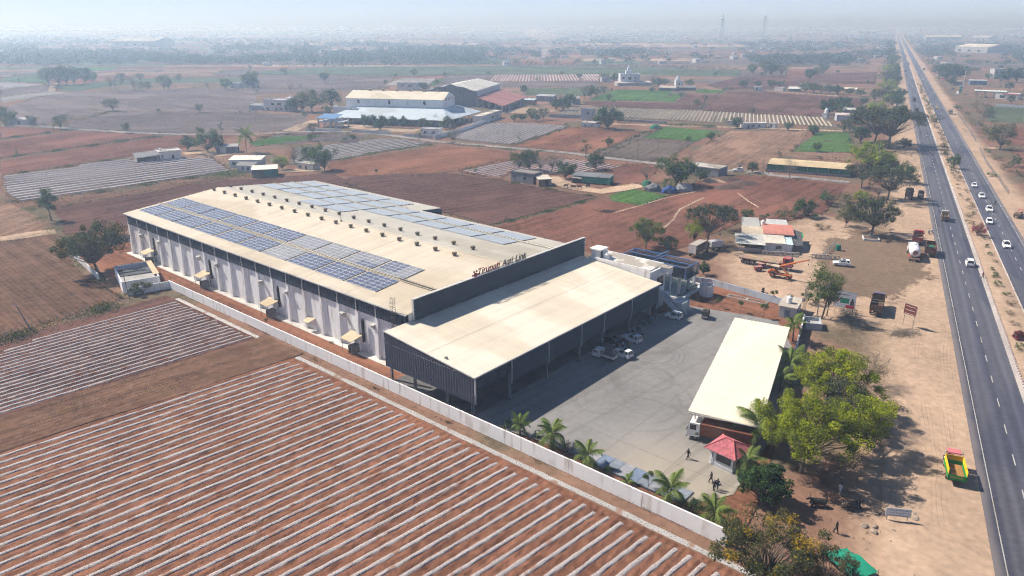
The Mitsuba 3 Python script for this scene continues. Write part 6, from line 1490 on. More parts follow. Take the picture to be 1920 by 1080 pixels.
trees('small weed along the foot of the warehouse plinth', 'weeds along the warehouse plinth', [('bush', 500, 602, 6, 1.2), ('bush', 622, 645, 6, 1.2), ('bush', 517, 588, 10, .8), ('bush', 300, 480, 7, 1.0)], cat='weed')

# --- palms: each frond a part
def frond_mesh(seed, L=2.6, droop=1.0):
    r = np.random.default_rng(seed)
    t = np.linspace(0, 1, 15)
    x, z = L * (t - .18 * droop * t ** 3), L * (.55 * t - .75 * droop * t ** 2.2)
    sp = np.stack([x, x * 0, z], 1)
    m = M().path(sp, np.linspace(.035, .008, 15), 4)
    V_, F_ = m.arrays(); n0 = len(V_)
    qs, cs = [], []
    for s in (-1, 1):
        for k in np.linspace(.12, .99, 30):
            p = np.array([np.interp(k, t, x), 0, np.interp(k, t, z)])
            w = L * .34 * math.sin(math.pi * min(.98, .18 + .78 * k)) * (.85 + .3 * r.random())
            tip = p + np.array([.35 * w, s * w * .80, -w * (.35 + .35 * r.random())])
            a = np.array([.045, 0, 0])
            qs.append([p - a, p + a, tip])
    qs = np.array(qs); v = qs.reshape(-1, 3)
    f = np.arange(len(v)).reshape(-1, 3) + n0
    base = np.array((.105, .145, .040))
    c = np.vstack([np.tile((.13, .14, .05), (n0, 1)), np.repeat(base * (.7 + .7 * r.random(len(qs)))[:, None], 3, 0)])
    return np.vstack([V_, v]), np.vstack([F_, f]), c
FROND = [leaf_ply(*frond_mesh(i, droop=.75 + .35 * i)) for i in range(3)]
def palm(px, py, h, s, label, n=15, lean=0.0, seed=1, z=0.0):
    r = np.random.default_rng(seed)
    g = ground(px, py, z)
    t = thing('palm', label, 'palm tree')
    k = np.linspace(0, 1, 9)
    pts = np.stack([lean * k ** 2, .1 * np.sin(k * 3), h * k], 1)
    put(f'{t}__trunk', M().path(pts, .11 + .07 * (1 - k) + .012 * (np.arange(9) % 2), 8), (.14, .11, .085), 4, smooth=False, place=at(g[0], g[1], z))
    for i in range(n):
        up = 55 - 95 * (i / (n - 1)) ** 1.2
        m_ = at(g[0] + lean, g[1], z + h - .05, i * 137.5 + r.random() * 40, s * (1.0 + .45 * r.random())) @ np.array(T().rotate([0, 1, 0], -up).matrix)
        key = fresh(f'{t}__frond')
        scene[key] = {**FROND[0 if i < n * .5 else (1 if i < n * .8 else 2)], 'to_world': T(m_)}
    return t
palm(975, 817, 2.0, .75, 'small palm inside the wall nearest the shed corner', 12, seed=1)
palm(1034, 843, 2.9, 1.05, 'palm inside the wall left of the grey shrub pair', 16, .1, seed=2)
palm(1100, 876, 2.2, 1.0, 'wide palm inside the wall at the weighbridge end', 13, seed=3)
palm(1176, 912, .7, .62, 'very small palm beside the weighbridge platform', 8, seed=4)
palm(1256, 945, 2.3, 1.05, 'palm at the far end of the weighbridge', 15, seed=5)
palm(1337, 985, 2.0, 1.0, 'palm before the yellow flowering tree', 13, seed=6)
palm(1486, 641, 3.6, .95, 'palm at the far end of the parking canopy', 15, -.1, seed=7)
palm(1478, 706, 2.8, 1.25, 'dark palm halfway along the canopy back edge', 13, seed=8)
palm(1462, 735, 2.2, 1.1, 'palm partly under the canopy back edge', 11, seed=9)
palm(1418, 842, 4.2, 1.35, 'tall palm reaching over the guard cabin and canopy end', 15, -.2, seed=10)
palm(1398, 892, 2.6, 1.0, 'dry fronded palm touching the guard cabin roof', 11, seed=11)
g = ground(*A4(1850, 905)); palm(*A4(1850, 905), 8.5, 2.0, 'lone tall palm beside the track behind the farmhouse', 14, .3, seed=12)

# --- stuff: hedges on the field bunds, dry grass, scrub
def tufts(key, label, pts, n, w, h, cols, cat='grass', leaf=.16):
    """Blades and leaves along a line of pixels."""
    p = np.array([ground(*q)[:2] for q in pts])
    d = np.r_[0, np.cumsum(np.linalg.norm(np.diff(p, axis=0), axis=1))]
    r = np.random.default_rng(len(key) + n)
    s = r.random(n) * d[-1]
    s = s + 4 * np.sin(s * .35)
    q = np.stack([np.interp(s, d, p[:, k]) for k in (0, 1)], 1) + r.standard_normal((n, 2)) * w / 2
    hh = h * (.35 + .9 * meshkit.noise(np.column_stack([q * .25, q[:, :1] * 0]), 3))
    c = np.column_stack([q, hh * r.random(n)])
    v, f, col = leaves(c, .12, n, leaf, cols, r)
    key = fresh(key); scene[key] = leaf_ply(v, f, col)
    tag(key, label, cat, kind='stuff')
GR = ((.045, .065, .022), (.065, .075, .030), (.080, .075, .035))
tufts('hedge', 'rough grass bank along the left edge of the front mulched field', [(-60, 660), (0, 643), (90, 610), (175, 587), (232, 565)], 5200, 3.4, .8, GR, leaf=.15)
tufts('hedge', 'weedy strip beside the dry field and slender tree', [(5, 372), (60, 395), (98, 430), (118, 450), (130, 475)], 2600, 3.0, .9, ((.06, .09, .03), (.08, .10, .035)))
tufts('hedge', 'green grown foot of the patchy white wall', [(150, 480), (182, 515), (205, 545), (225, 560)], 1300, 1.4, .8, ((.08, .10, .03), (.06, .07, .03)))
tufts('hedge', 'dark bund along the grey mulched field', [L4(150, 405), L4(400, 382), L4(800, 315), L4(1560, 200)], 3200, 3.2, 1.0, GR, leaf=.22)
tufts('hedge', 'green patch of tall weeds by the farm sheds', [L4(1560, 205), L4(1700, 185), L4(1840, 210)], 3000, 9, 1.0, ((.05, .11, .03), (.06, .09, .03)), leaf=.22)
tufts('hedge', 'hedge between the two red fields at the left', [A4(0, 950), A4(560, 875), A4(900, 825), A4(1230, 780)], 3400, 3.5, 1.3, GR, leaf=.28)
tufts('hedge', 'hedge along the top red field at the far left', [A4(0, 808), A4(100, 795), A4(420, 755)], 1300, 2.6, 1.2, GR, leaf=.26)
tufts('hedge', 'fence line weeds above the grey mulched field', [A4(0, 1080), A4(400, 1030), A4(930, 945)], 1900, 2.0, .9, GR, leaf=.22)
tufts('hedge', 'bund between the stubble fields', [A4(500, 672), A4(700, 640), A4(830, 598), A4(940, 600)], 900, 2.4, 1.0, GR, leaf=.3)
tufts('hedge', 'green bund across the brown ploughed fields behind the warehouse', [M4(320, 735), M4(700, 640), M4(1110, 530)], 3400, 1.8, .6, ((.06, .085, .03), (.05, .07, .03)), leaf=.18)
tufts('hedge', 'weeds along the homestead field edge', [M4(380, 392), M4(680, 447), M4(1000, 500), M4(1110, 520), M4(1210, 530)], 1700, 2.0, .8, ((.07, .10, .03), (.09, .09, .04)), leaf=.2)
tufts('hedge', 'thin bund between the orange and brown fields', [M4(60, 328), M4(380, 245), M4(480, 238)], 700, 1.6, .5, GR, leaf=.22)
tufts('hedge', 'pale green bank below the mulched field near the factory', [B4(570, 972), B4(900, 905), B4(1380, 838)], 2600, 3.0, .6, ((.11, .13, .05), (.09, .11, .04)), leaf=.24)
tufts('hedge', 'roadside weeds along the village road', [B4(1380, 825), B4(1600, 850), B4(1920, 885), C4(300, 900)], 1600, 3.0, .9, ((.08, .09, .04), (.06, .07, .03)), leaf=.24)
tufts('hedge', 'tall weeds before the green strip by the road', [B4(0, 812), B4(140, 775), B4(480, 768), B4(620, 760)], 1500, 3.0, 1.2, GR, leaf=.3)
tufts('hedge', 'hedge along the ribbed field and red field', [C4(0, 852), C4(220, 790), C4(420, 716)], 1200, 2.4, .8, GR, leaf=.26)
tufts('hedge', 'fence weeds right of the orange red field', [C4(630, 905), C4(800, 845), C4(1000, 755), C4(1130, 715)], 1500, 2.6, .8, GR, leaf=.26)
tufts('hedge', 'leafy crop row along the long track', [C4(1150, 700), C4(1350, 705), C4(1560, 720)], 1500, 5, 1.6, ((.05, .09, .03), (.06, .08, .03)), leaf=.34)
tufts('hedge', 'dark hedge beyond the wide green far field', [B4(0, 250), B4(600, 258), B4(1400, 240), C4(0, 245), C4(600, 255), C4(1000, 262), C4(1700, 285)], 2600, 22, 3.5, ((.045, .06, .035), (.05, .065, .04)), leaf=1.1)
tufts('hedge', 'low hedge at the near edge of the wide green far field', [B4(60, 322), B4(1000, 332), C4(0, 318), C4(660, 316)], 1200, 4, 1.4, ((.045, .06, .035),), leaf=.6)
tufts('dry_grass', 'dry grass and scrub on the ground beside the highway avenue', [D4(960, 930), D4(1050, 880), D4(1060, 1000), D4(980, 1060), N4(1500, 260), N4(1560, 330)], 2600, 9, .7, DRY, leaf=.2)
tufts('dry_grass', 'dry scrub on the right roadside bank', [D4(1480, 640), D4(1560, 760), D4(1700, 800), D4(1560, 640)], 2600, 16, .9, ((.13, .095, .065), (.11, .085, .06)), leaf=.26)
tufts('dry_grass', 'sparse dry stalks on the near roadside ground', [(1500, 650), (1640, 640), (1700, 700), (1660, 760), (1600, 930), (1480, 960), (1640, 990)], 1500, 9, .3, DRY, leaf=.10)
tufts('dry_grass', 'brown stalks over the plain fallow strip', [(0, 830), (200, 770), (400, 690), (540, 650)], 3800, 4.5, .16, ((.12, .085, .04), (.10, .075, .04)), leaf=.10)
tufts('dry_grass', 'dry weeds between the wall foot and the mulched field', [(460, 605), (600, 680), (800, 775), (1000, 862), (1200, 950), (1340, 1010)], 1500, .5, .3, ((.07, .065, .03), (.05, .045, .03)), leaf=.08)
# the central reservation's plants, the brush heaps, stones
for i, s in enumerate(np.r_[np.linspace(92, 330, 34), np.linspace(340, 900, 46)]):
    x = 30.6 + 3.4 * rnd.random(); p = mat_apply(MR, (x, s + rnd.random() * 4, RZ + .3))
    tree_at('median_shrub', 'drybush' if rnd.random() < .72 else 'bush', p[0], p[1], .9 + .9 * rnd.random() + (.8 if s > 330 else 0), 'low dry shrub on the sandy central reservation of the highway', 'shrub', 'shrubs on the central reservation', 1.2, p[2] - .1)
g = ground(*D4(1388, 1030)); tree_at('median_tree', 'broad', g[0], g[1], 7.0, 'single small tree growing on the central reservation', 'tree', None, .8, .3)
for lab, px, py, h in (('crimson flowering bougainvillea bush on the central reservation', 1832, 445, 5.0), ('smaller crimson flowering bush at the right picture edge of the reservation', 1908, 640, 2.6)):
    own_tree('bougainvillea', lab, px, py, seed=int(px), h=h, trunk=.1, spread=.46, clumps=26, n=2200, leaf=.13, cols=((.24, .025, .05), (.16, .03, .045), (.06, .05, .035)), crad=.17, tr=.06, twigs=2)
def brush(label, px, py, n, sx, sy, az, col=(.24, .20, .16)):
    g = ground(px, py); r = np.random.default_rng(n)
    m = M()
    for _ in range(n):
        c = np.array([sx * r.standard_normal() * .5, sy * r.standard_normal() * .5, .1 + .5 * r.random()])
        d = r.standard_normal(3) * [1, 1, .35]; d *= (.6 + 1.3 * r.random()) / np.linalg.norm(d)
        m.tube(np.maximum(c - d, [-99, -99, .02]), c + d * [1, 1, .6], .035, .015, 3)
    t = tag(put('brush_pile', m, col, 4, place=at(g[0], g[1], 0, az)), label, 'brush pile', kind='stuff')
brush('long pale heap of cut branches left of the parked dump truck', 1592, 596, 420, 8, 1.8, AZ_U + 20)
brush('grey heap of cut twigs below the maroon signboard', 1692, 628, 260, 3.2, 1.8, 10)
brush('dark pile of firewood on the ploughed field', *M4(1195, 632), 130, 3.2, 1.2, 0, (.07, .05, .045))
for i, (px, py, s) in enumerate(((1621, 987, .42), (1640, 988, .36), (1638, 998, .4), (1675, 997, .38), (1716, 975, .5), (1714, 966, .4))):
    b = trimesh.creation.icosphere(2); b.vertices *= (.7 + .6 * meshkit.noise(b.vertices * 1.7 + i * 9, i))[:, None]; b.vertices *= [1.2, .9, .7]
    g = ground(px, py)
    k = put('rock', M().mesh(b), (.27, .22, .18), 2, smooth=30, place=at(g[0], g[1], .08, i * 50, s))
    tag(k, f'pale rock on the sandy ground near the small white sign, {ORD[[0, 1, 2, 3, 5, 4][i]]} from left' if i not in (1, 2) else f'pale rock near the small white sign, {"farther" if i == 1 else "nearer"} of the middle pair', 'rock', 'rocks near the white sign')

# dense avenue and the plantings right of the highway
for i in range(46):
    s_ = 330 + 900 * rnd.random() ** 1.3; q_ = 3 + 11 * rnd.random(); p = RD * s_ + RN * q_
    k = rnd.choice(['broad', 'broad', 'olive', 'round', 'lime', 'bush'])
    tree_at('avenue_tree', k, p[0], p[1], (5 + 4 * rnd.random()) * (.4 if k == 'bush' else 1), 'tree in the dense roadside avenue along the left of the highway', 'tree', 'dense avenue along the highway', 1.15)
for i in range(60):
    s_ = 420 + 1100 * rnd.random(); q_ = 56 + 150 * rnd.random() ** 1.6; p = RD * s_ + RN * q_
    k = rnd.choice(['broad', 'olive', 'round', 'bush', 'bush', 'drybush'])
    tree_at('roadside_tree', k, p[0], p[1], (4 + 4 * rnd.random()) * (.45 if 'bush' in k else 1), 'scattered tree on the land right of the highway', 'tree', 'scattered trees right of the highway', 1.15)
# growth along the bunds between the fields
q_, edge = [], []
for key, (poly, az) in FIELDS.items():
    if key.startswith(('far_field', 'bare_yard', 'fallow')):
        continue
    for a, b in zip(poly, np.roll(poly, -1, 0)):
        L = np.linalg.norm(b - a)
        if max(a[1], b[1]) > 1500 or L < 6 or min(a[1], b[1]) < 150:
            continue
        edge.append((a, b))
        n_ = int(L * 1.5)
        f_0 = rng.random(n_); dens = meshkit.noise(np.column_stack([(a + (b - a) * f_0[:, None]) * .03, f_0 * 0]), 4)
        q_.append((a + (b - a) * f_0[:, None] + rng.standard_normal((n_, 2)) * .9)[dens > .38])
q_ = np.vstack(q_); v, f, c = leaves(np.column_stack([q_, .1 + .7 * rng.random(len(q_)) ** 2]), .35, len(q_) * 2, .32, ((.05, .065, .03), (.085, .08, .045), (.06, .06, .032)), rng)
scene['bund_grass'] = leaf_ply(v, f, c); tag('bund_grass', 'rough dry grass growing along the bunds between fields', 'grass', kind='stuff')
for i in range(150):
    a, b = edge[rnd.randrange(len(edge))]
    p = a + (b - a) * rnd.random()
    if p[1] < 330 or abs(p @ RN[:2] - 32) < 22:
        continue
    k = rnd.choice(['bush', 'bush', 'broad', 'olive', 'drybush', 'thin'])
    tree_at('bund_tree', k, p[0], p[1], (1.6 + 1.4 * rnd.random()) if 'bush' in k else 3.5 + 3.5 * rnd.random(), 'small tree or shrub growing on a bund between distant fields', 'shrub', 'small growth on the field bunds', 1.1)

# --- the far plain: trees one by one where they show largest, the rest as woodland
pts = []
r = np.random.default_rng(77)
while len(pts) < 3600:
    py = 57 + 66 * r.random() ** .8
    px = -40 + 2000 * r.random()
    g = ground(px, py)
    q = g[:2] @ RN[:2]
    if abs(q - 32) < 26 or g[1] > 5200:
        continue
    dens = meshkit.fbm(np.array([[px * .006, math.log(g[1]) * 5.0, 0]]), 4, 9)[0]
    if r.random() > np.clip((dens - .42) * 5, .04, 1):
        continue
    pts.append((g[0], g[1], px, py))
pts.sort(key=lambda p: p[1])
lim = 300
for i, (x, y, px, py) in enumerate(pts):
    h = 7 + 7 * r.random() ** 1.4
    if i < lim:
        tree_at('distant_tree', 'far', x, y, h, 'grey green tree scattered on the hazy plain beyond the fields', 'tree', 'trees on the hazy plain', 1.1 + .8 * r.random())
    else:
        k = f'woodland__{i - lim + 1:04d}'
        s = h / 8; w = 1.3 + 1.2 * r.random()
        scene[k] = {'type': 'instance', 'group': {'type': 'ref', 'id': r.choice(KIND['far'][1])}, 'to_world': T(at(x, y, 0, r.random() * 360) @ np.diag([s * w, s * w, s, 1]))}
tag('woodland', 'hazy belt of far trees along the horizon', 'woodland', kind='stuff')
n = 0
while n < 120:
    py = 64 + 60 * r.random(); px = 20 + (1640 if r.random() < .75 else 1880) * r.random()
    g = ground(px, py)
    if abs(g[:2] @ RN[:2] - 32) < 45 or g[1] > 4000:
        continue
    L = 7 + 8 * r.random(); D = 6 + 5 * r.random(); h = 3 + 4 * r.random()
    t = thing('far_house', 'small pale house lost among trees in the far haze', 'house', 'houses in the far haze')
    pl = at(g[0], g[1], 0, r.random() * 50 - 25); c = .38 + .25 * r.random()
    put(f'{t}__wall', M().box(0, L, 0, D, 0, h), (c, c, c * 1.02), 0, place=pl)
    put(f'{t}__roof', M().box(-.4, L + .4, -.4, D + .4, h, h + .4), (c * .9, c * .88, c * .85), 0, place=pl)
    put(f'{t}__window', M().box(L * .2, L * .35, -.06, -.003, h * .4, h * .75), bsdf='glass', place=pl)
    put(f'{t}__window', M().box(L * .6, L * .75, -.06, -.003, h * .4, h * .75), bsdf='glass', place=pl)
    n += 1

# ================================================================ VEHICLES
def wheel(t, x, y, r, w, place, col=(.018, .018, .02), hub=(.30, .30, .31), dual=False):
    s = 1 if y > 0 else -1
    m = M()
    a = np.array([(x, y - w / 2, r), (x, y - w / 2 + .04, r), (x, y + w / 2 - .04, r), (x, y + w / 2, r)])
    m.path(a, [r * .86, r, r, r * .86], 16)
    m.tube((x, y - w / 2, r), (x, y - w / 2 + .01, r), r * .86, n=16).tube((x, y + w / 2 - .01, r), (x, y + w / 2, r), r * .86, n=16)
    k = put(f'{t}__wheel', m, col, 6, smooth=40, place=place)
    put(f'{k}__hub', M().tube((x, y + s * (w / 2 - .02), r), (x, y + s * (w / 2 + .015), r), r * .52, r * .42, 10), hub, 6, place=place)

def slices(outline, ys, insets):
    """A body from one side outline (x, z), repeated at the places ys across and drawn in by insets, so that its sides are rounded."""
    P = shapely.Polygon(outline)
    o = np.array(outline, float); c = o.mean(0)
    v, n = [], len(o)
    for y, i in zip(ys, insets):
        d = o - c; l = np.linalg.norm(d, axis=1, keepdims=True)
        q = c + d * (1 - i / l)
        v.append(np.column_stack([q[:, 0], np.full(n, y), q[:, 1]]))
    v = np.vstack(v)
    i, j = np.meshgrid(np.arange(len(ys) - 1), np.arange(n), indexing='ij')
    f = np.stack([i * n + j, i * n + (j + 1) % n, (i + 1) * n + (j + 1) % n, (i + 1) * n + j], -1).reshape(-1, 4)
    f = np.vstack([f[:, [0, 1, 2]], f[:, [0, 2, 3]]])
    _, cap = trimesh.creation.triangulate_polygon(P, engine='earcut')
    pv = np.asarray(_)[:, :2]
    idx = np.array([np.argmin(np.abs(o - q).sum(1)) for q in pv])
    cap = idx[np.asarray(cap)]
    f = np.vstack([f, cap, cap[:, ::-1] + (len(ys) - 1) * n])
    return v, f

def car(label, place, kind='suv', col=(.72, .73, .75), group=None, name=None, cat='car', roof=None):
    S = {'suv': dict(L=4.25, W=1.78, h=.98, H=1.62, r=.35, cab=(-2.0, .62, -1.85, .05)), 'hatch': dict(L=3.6, W=1.62, h=.92, H=1.62, r=.29, cab=(-1.72, .72, -1.6, .25)),
         'sedan': dict(L=4.2, W=1.7, h=.88, H=1.46, r=.31, cab=(-1.55, .75, -1.0, .1)), 'jeep': dict(L=4.3, W=1.8, h=1.08, H=1.85, r=.38, cab=(-2.08, .7, -2.02, .45)), 'van': dict(L=3.7, W=1.6, h=1.0, H=1.85, r=.29, cab=(-1.78, 1.25, -1.7, .75))}[kind]
    L, W, h, H, r = S['L'], S['W'], S['h'], S['H'], S['r']
    b0, b1, t0, t1 = S['cab']
    t = thing(name or ('van' if kind == 'van' else 'car'), label, cat, group)
    a = L / 2
    out = [(-a, .34), (-a + .06, .22), (a - .1, .22), (a, .36), (a, h * .66), (a - .14, h * .80), (b1 + .1, h * .97), (b0, h), (-a + .05, h * .96), (-a, h * .7)]
    put(f'{t}__body', slices(out, [-W / 2, -W / 2 + .10, W / 2 - .10, W / 2], [.10, 0, 0, .10]), col, 0, 'gloss', smooth=35, place=place)
    w0, w1 = W / 2 - .07, W / 2 - .24
    put(f'{t}__window_band', M().box(b0, b1, -w0, w0, h - .02, H - .06, top=(t0, t1, -w1, w1)), bsdf='glass', place=place)
    put(f'{t}__roof', M().rbox(t0 - .02, t1 + .02, -w1 - .02, w1 + .02, H - .065, H, .03), roof or col, 0, 'gloss', place=place)
    m = M()
    for s in (-1, 1):
        for f0, f1, w in ((b0 + .02, t0 + .02, .07), (b1 - .03, t1 - .02, .05), ((b0 + b1) / 2 - .1, (t0 + t1) / 2 - .1, .05), (b0 * .62 + .0, t0 * .60, .06)):
            m.path([(f0, s * (w0 + .005), h - .02), (f1, s * (w1 + .005), H - .05)], w, 4)
    k = put(f'{t}__pillars', m, col, 0, 'gloss', place=place); labels[k] = {'kind': 'stuff'}
    if kind in ('suv',):
        put(f'{t}__sunroof', M().box(t0 + .95, t1 - .12, -w1 + .14, w1 - .14, H, H + .008), bsdf='glass', place=place)
    for x in (-a + .78, a - .82):
        for y in (-W / 2 + .1, W / 2 - .1):
            wheel(t, x, y, r, .2, place)
    for s in (-1, 1):
        put(f'{t}__headlight', M().rbox(a - .1, a + .015, s * (W / 2 - .32) - .17, s * (W / 2 - .32) + .17, h * .62, h * .76, .02), (.62, .63, .65), 0, 'gloss', place=place)
        put(f'{t}__tail_light', M().rbox(-a - .015, -a + .08, s * (W / 2 - .25) - .14, s * (W / 2 - .25) + .14, h * .68, h * .88, .02), (.30, .02, .02), 0, 'gloss', place=place)
        put(f'{t}__mirror', M().rbox(b1 - .3, b1 - .18, s * (W / 2 + .02) - .1, s * (W / 2 + .02) + .1, h, h + .14, .03), col, 0, 'gloss', place=place)
    put(f'{t}__grille', M().box(a - .02, a + .012, -W / 4, W / 4, h * .38, h * .62), (.03, .03, .035), place=place)
    put(f'{t}__bumper', M().rbox(-a - .04, -a + .12, -W / 2 + .08, W / 2 - .08, .3, .48, .03), (.08, .08, .085), 6, place=place)
    return t

def cab(t, x0, x1, W, z0, z1, col, place, bsdf='gloss', slope=.35, roofcol=None):
    """A lorry's cab with its front at x1."""
    put(f'{t}__cab', M().side([(x0, z0), (x1, z0), (x1, z0 + (z1 - z0) * .48), (x1 - slope, z1 - .05), (x1 - slope - .15, z1), (x0 + .05, z1), (x0, z1 - .05)], -W / 2, W / 2), col, 6 if bsdf == 'matte' else 0, bsdf, place=place)
    if roofcol:
        put(f'{t}__cab_roof', M().rbox(x0, x1 - slope, -W / 2 + .05, W / 2 - .05, z1 + .002, z1 + .08, .03), roofcol, 6, place=place)
    zz0, zz1 = z0 + (z1 - z0) * .5, z1 - .18
    xa, xb = x1 + .012 - slope * (zz0 - z0 - (z1 - z0) * .48) / ((z1 - z0) * .5), x1 + .012 - slope * (zz1 - z0 - (z1 - z0) * .48) / ((z1 - z0) * .5)
    put(f'{t}__windscreen', M().add([(xa, -W / 2 + .12, zz0), (xa, W / 2 - .12, zz0), (xb, W / 2 - .16, zz1), (xb, -W / 2 + .16, zz1)], [[0, 1, 2, 3]]), bsdf='glass', place=place)
    for s in (-1, 1):
        put(f'{t}__side_window', M().box(x0 + (x1 - x0) * .28, x1 - slope - .08, min(s * W / 2, s * (W / 2 + .01)), max(s * W / 2, s * (W / 2 + .01)), zz0, zz1 - .05), bsdf='glass', place=place)
        put(f'{t}__headlight', M().rbox(x1 - .02, x1 + .03, s * (W / 2 - .3) - .16, s * (W / 2 - .3) + .16, z0 + .25, z0 + .45, .02), (.55, .55, .5), 0, 'gloss', place=place)
        put(f'{t}__mirror', M().box(x1 - .1, x1, s * (W / 2 + .22) - .08, s * (W / 2 + .22) + .08, zz0, zz0 + .4).tube((x1 - .1, s * W / 2, zz0 + .3), (x1 - .05, s * (W / 2 + .2), zz0 + .3), .02, n=4), (.03, .03, .03), place=place)
    put(f'{t}__bumper', M().rbox(x1 - .1, x1 + .1, -W / 2, W / 2, z0 - .25, z0 + .1, .03), (.20, .20, .2), 6, place=place)

def chassis(t, x0, x1, W, r, axles, place, z=None, fw=None):
    z = z or 2 * r - .1
    put(f'{t}__chassis', M().box(x0, x1, -.55, -.35, z, z + .25).box(x0, x1, .35, .55, z, z + .25).box(x0, x1, -.34, .34, z + .05, z + .2), (.03, .028, .027), 6, place=place)
    for i, x in enumerate(axles):
        for s in (-1, 1):
            wheel(t, x, s * (W / 2 - .22), r, .42 if i else .28, place, hub=(.16, .12, .10))

def tipper(label, place, body, cabcol, L=7.6, W=2.45, wall=1.25, inside=(.05, .045, .04), name='tipper_truck', cat='truck', roofcol=None, load=None, cloth=None, ribs=True, floorcol=None):
    t = thing(name, label, cat)
    a = L / 2
    chassis(t, -a, a, W, .5, (a - 1.2, -a + 1.3, -a + 2.6), place)
    cab(t, a - 1.75, a, W, .75, 2.85, cabcol, place, roofcol=roofcol)
    b0, b1, z0 = -a - .1, a - 1.95, 1.25
    f = M().box(b0, b1, -W / 2, W / 2, z0, z0 + .12)
    put(f'{t}__bed_floor', f, floorcol or inside, 6, place=place)
    for s in (-1, 1):
        y0, y1 = sorted((s * W / 2, s * (W / 2 - .08)))
        put(f'{t}__bed_side', M().rbox(b0, b1, y0, y1, z0 + .12, z0 + .12 + wall, .015), body, 6, place=place)
        if ribs:
            m = M()
            for x in np.linspace(b0 + .1, b1 - .2, 7):
                m.box(x, x + .1, min(s * W / 2, s * (W / 2 + .07)), max(s * W / 2, s * (W / 2 + .07)), z0, z0 + .1 + wall)
            k = put(f'{t}__bed_ribs', m, tuple(c * .8 for c in body), 6, place=place); labels[k] = {'kind': 'stuff'}
    put(f'{t}__headboard', M().box(b1 - .08, b1, -W / 2 + .08, W / 2 - .08, z0 + .12, z0 + .5 + wall), body, 6, place=place)
    put(f'{t}__tailgate', M().box(b0, b0 + .08, -W / 2 + .08, W / 2 - .08, z0 + .12, z0 + wall * .9), body, 6, place=place)
    m = M()
    for x in np.linspace(b0 + 1.2, b1 - 1.0, 3):
        m.box(x, x + .1, -W / 2 + .09, W / 2 - .09, z0 + wall - .05, z0 + wall + .06)
    put(f'{t}__cross_bar', M().box(b0 + 1.4, b0 + 1.5, -W / 2 + .09, W / 2 - .09, z0 + wall - .05, z0 + wall + .06), (.22, .20, .17), 6, place=place)
    put(f'{t}__cross_bar', M().box(b0 + 3.2, b0 + 3.3, -W / 2 + .09, W / 2 - .09, z0 + wall - .05, z0 + wall + .06), (.22, .20, .17), 6, place=place)
    for s in (-1, 1):
        put(f'{t}__tail_light', M().rbox(-a - .16, -a - .1, s * .9 - .15, s * .9 + .15, 1.0, 1.18, .02), (.3, .02, .02), 0, 'gloss', place=place)
    if load:
        v, f = grid_sheet(b0 + .1, b1 - .1, -W / 2 + .1, W / 2 - .1, .3, 0)
        v[:, 2] = z0 + .2 + wall * .55 * (1 - (np.abs(v[:, 1]) / W * 1.6) ** 2) + .25 * (meshkit.fbm(v * 1.4, 3, 2) - .5)
        put(f'{t}__load', (v, np.vstack([f[:, [0, 1, 2]], f[:, [0, 2, 3]]])), load, 2, smooth=True, place=place)
    if cloth:
        put(f'{t}__cloth', M().slab((b1 - 1.5, -W / 2 + .2, z0 + .6), (b1 - .2, -W / 2 + .2, z0 + .9), (b1 - .2, W / 2 - .2, z0 + .9), (b1 - 1.5, W / 2 - .2, z0 + .5), .06), cloth, 0, place=place)
    return t

def along(p, q, z=0.0):
    """Place halfway between two pixels, facing from p to q."""
    a, b = ground(*p), ground(*q)
    d = b - a
    return at((a[0] + b[0]) / 2, (a[1] + b[1]) / 2, z, math.degrees(math.atan2(d[1], d[0])))

def on_road(px, py, away=True, z=None, across=None):
    g = ground(px, py)
    if across is not None:
        s = g[:2] @ RD[:2]; g = RN * across + RD * s
    return at(g[0], g[1], RZ if z is None else z, AZ_R + (0 if away else 180))

WHT = (.70, .71, .73)
# cars in the yard and on the lots
car('white hatchback parked in the shade beside the generator cabin', along((1281, 603), (1245, 594), YZ), 'hatch', WHT)
car('white sport utility car in the shade, nearer the office, by motorcycles', along((1203, 648), (1166, 634), YZ), 'suv', (.60, .63, .68))
car('white sport utility car half in sunlight behind the pickup', along((1188, 678), (1146, 661), YZ), 'suv', WHT)
car('black car deep in the shade under the shed front', along((1158, 650), (1136, 641), YZ), 'sedan', (.02, .02, .022))
car('white sport utility car standing on the sandy lorry lot', along((1594, 500), (1560, 497), FZ[0]), 'suv', WHT)
car('white car parked on the lane near the small block shed', along(N4(292, 328), N4(215, 326), FZ[0]), 'suv', (.62, .63, .64))
t = thing('pickup_truck', 'white pickup with slatted cargo cage parked at the shed front', 'pickup truck')
pl = along((1157, 683), (1111, 668), YZ)
chassis(t, -2.4, 2.3, 1.75, .32, (1.5, -1.4), pl, .55)
cab(t, .6, 2.4, 1.7, .45, 1.9, (.62, .62, .60), pl)
put(f'{t}__bed', M().box(-2.4, .5, -.88, .88, .85, .95).box(-2.4, .5, -.88, -.83, .95, 1.35).box(-2.4, .5, .83, .88, .95, 1.35).box(-2.4, -2.35, -.82, .82, .95, 1.35), (.50, .48, .45), 6, place=pl)
m = M()
for s in (-.86, .86):
    for x in np.linspace(-2.35, .45, 11):
        m.box(x - .03, x + .03, s - .03, s + .03, 1.35, 2.05)
    for z in (1.55, 1.8, 2.05):
        m.box(-2.38, .48, s - .02, s + .02, z, z + .06)
k = put(f'{t}__cage', m, (.13, .07, .05), 6, place=pl); labels[k] = {'kind': 'stuff'}
put(f'{t}__cargo', M().rbox(-2.2, .3, -.7, .7, .95, 1.3, .15), (.10, .10, .16), 2, place=pl)
t = thing('auto_rickshaw', 'black hooded three wheeler standing near the top of the yard', 'auto rickshaw')
pl = along((1319, 605), (1326, 590), YZ)
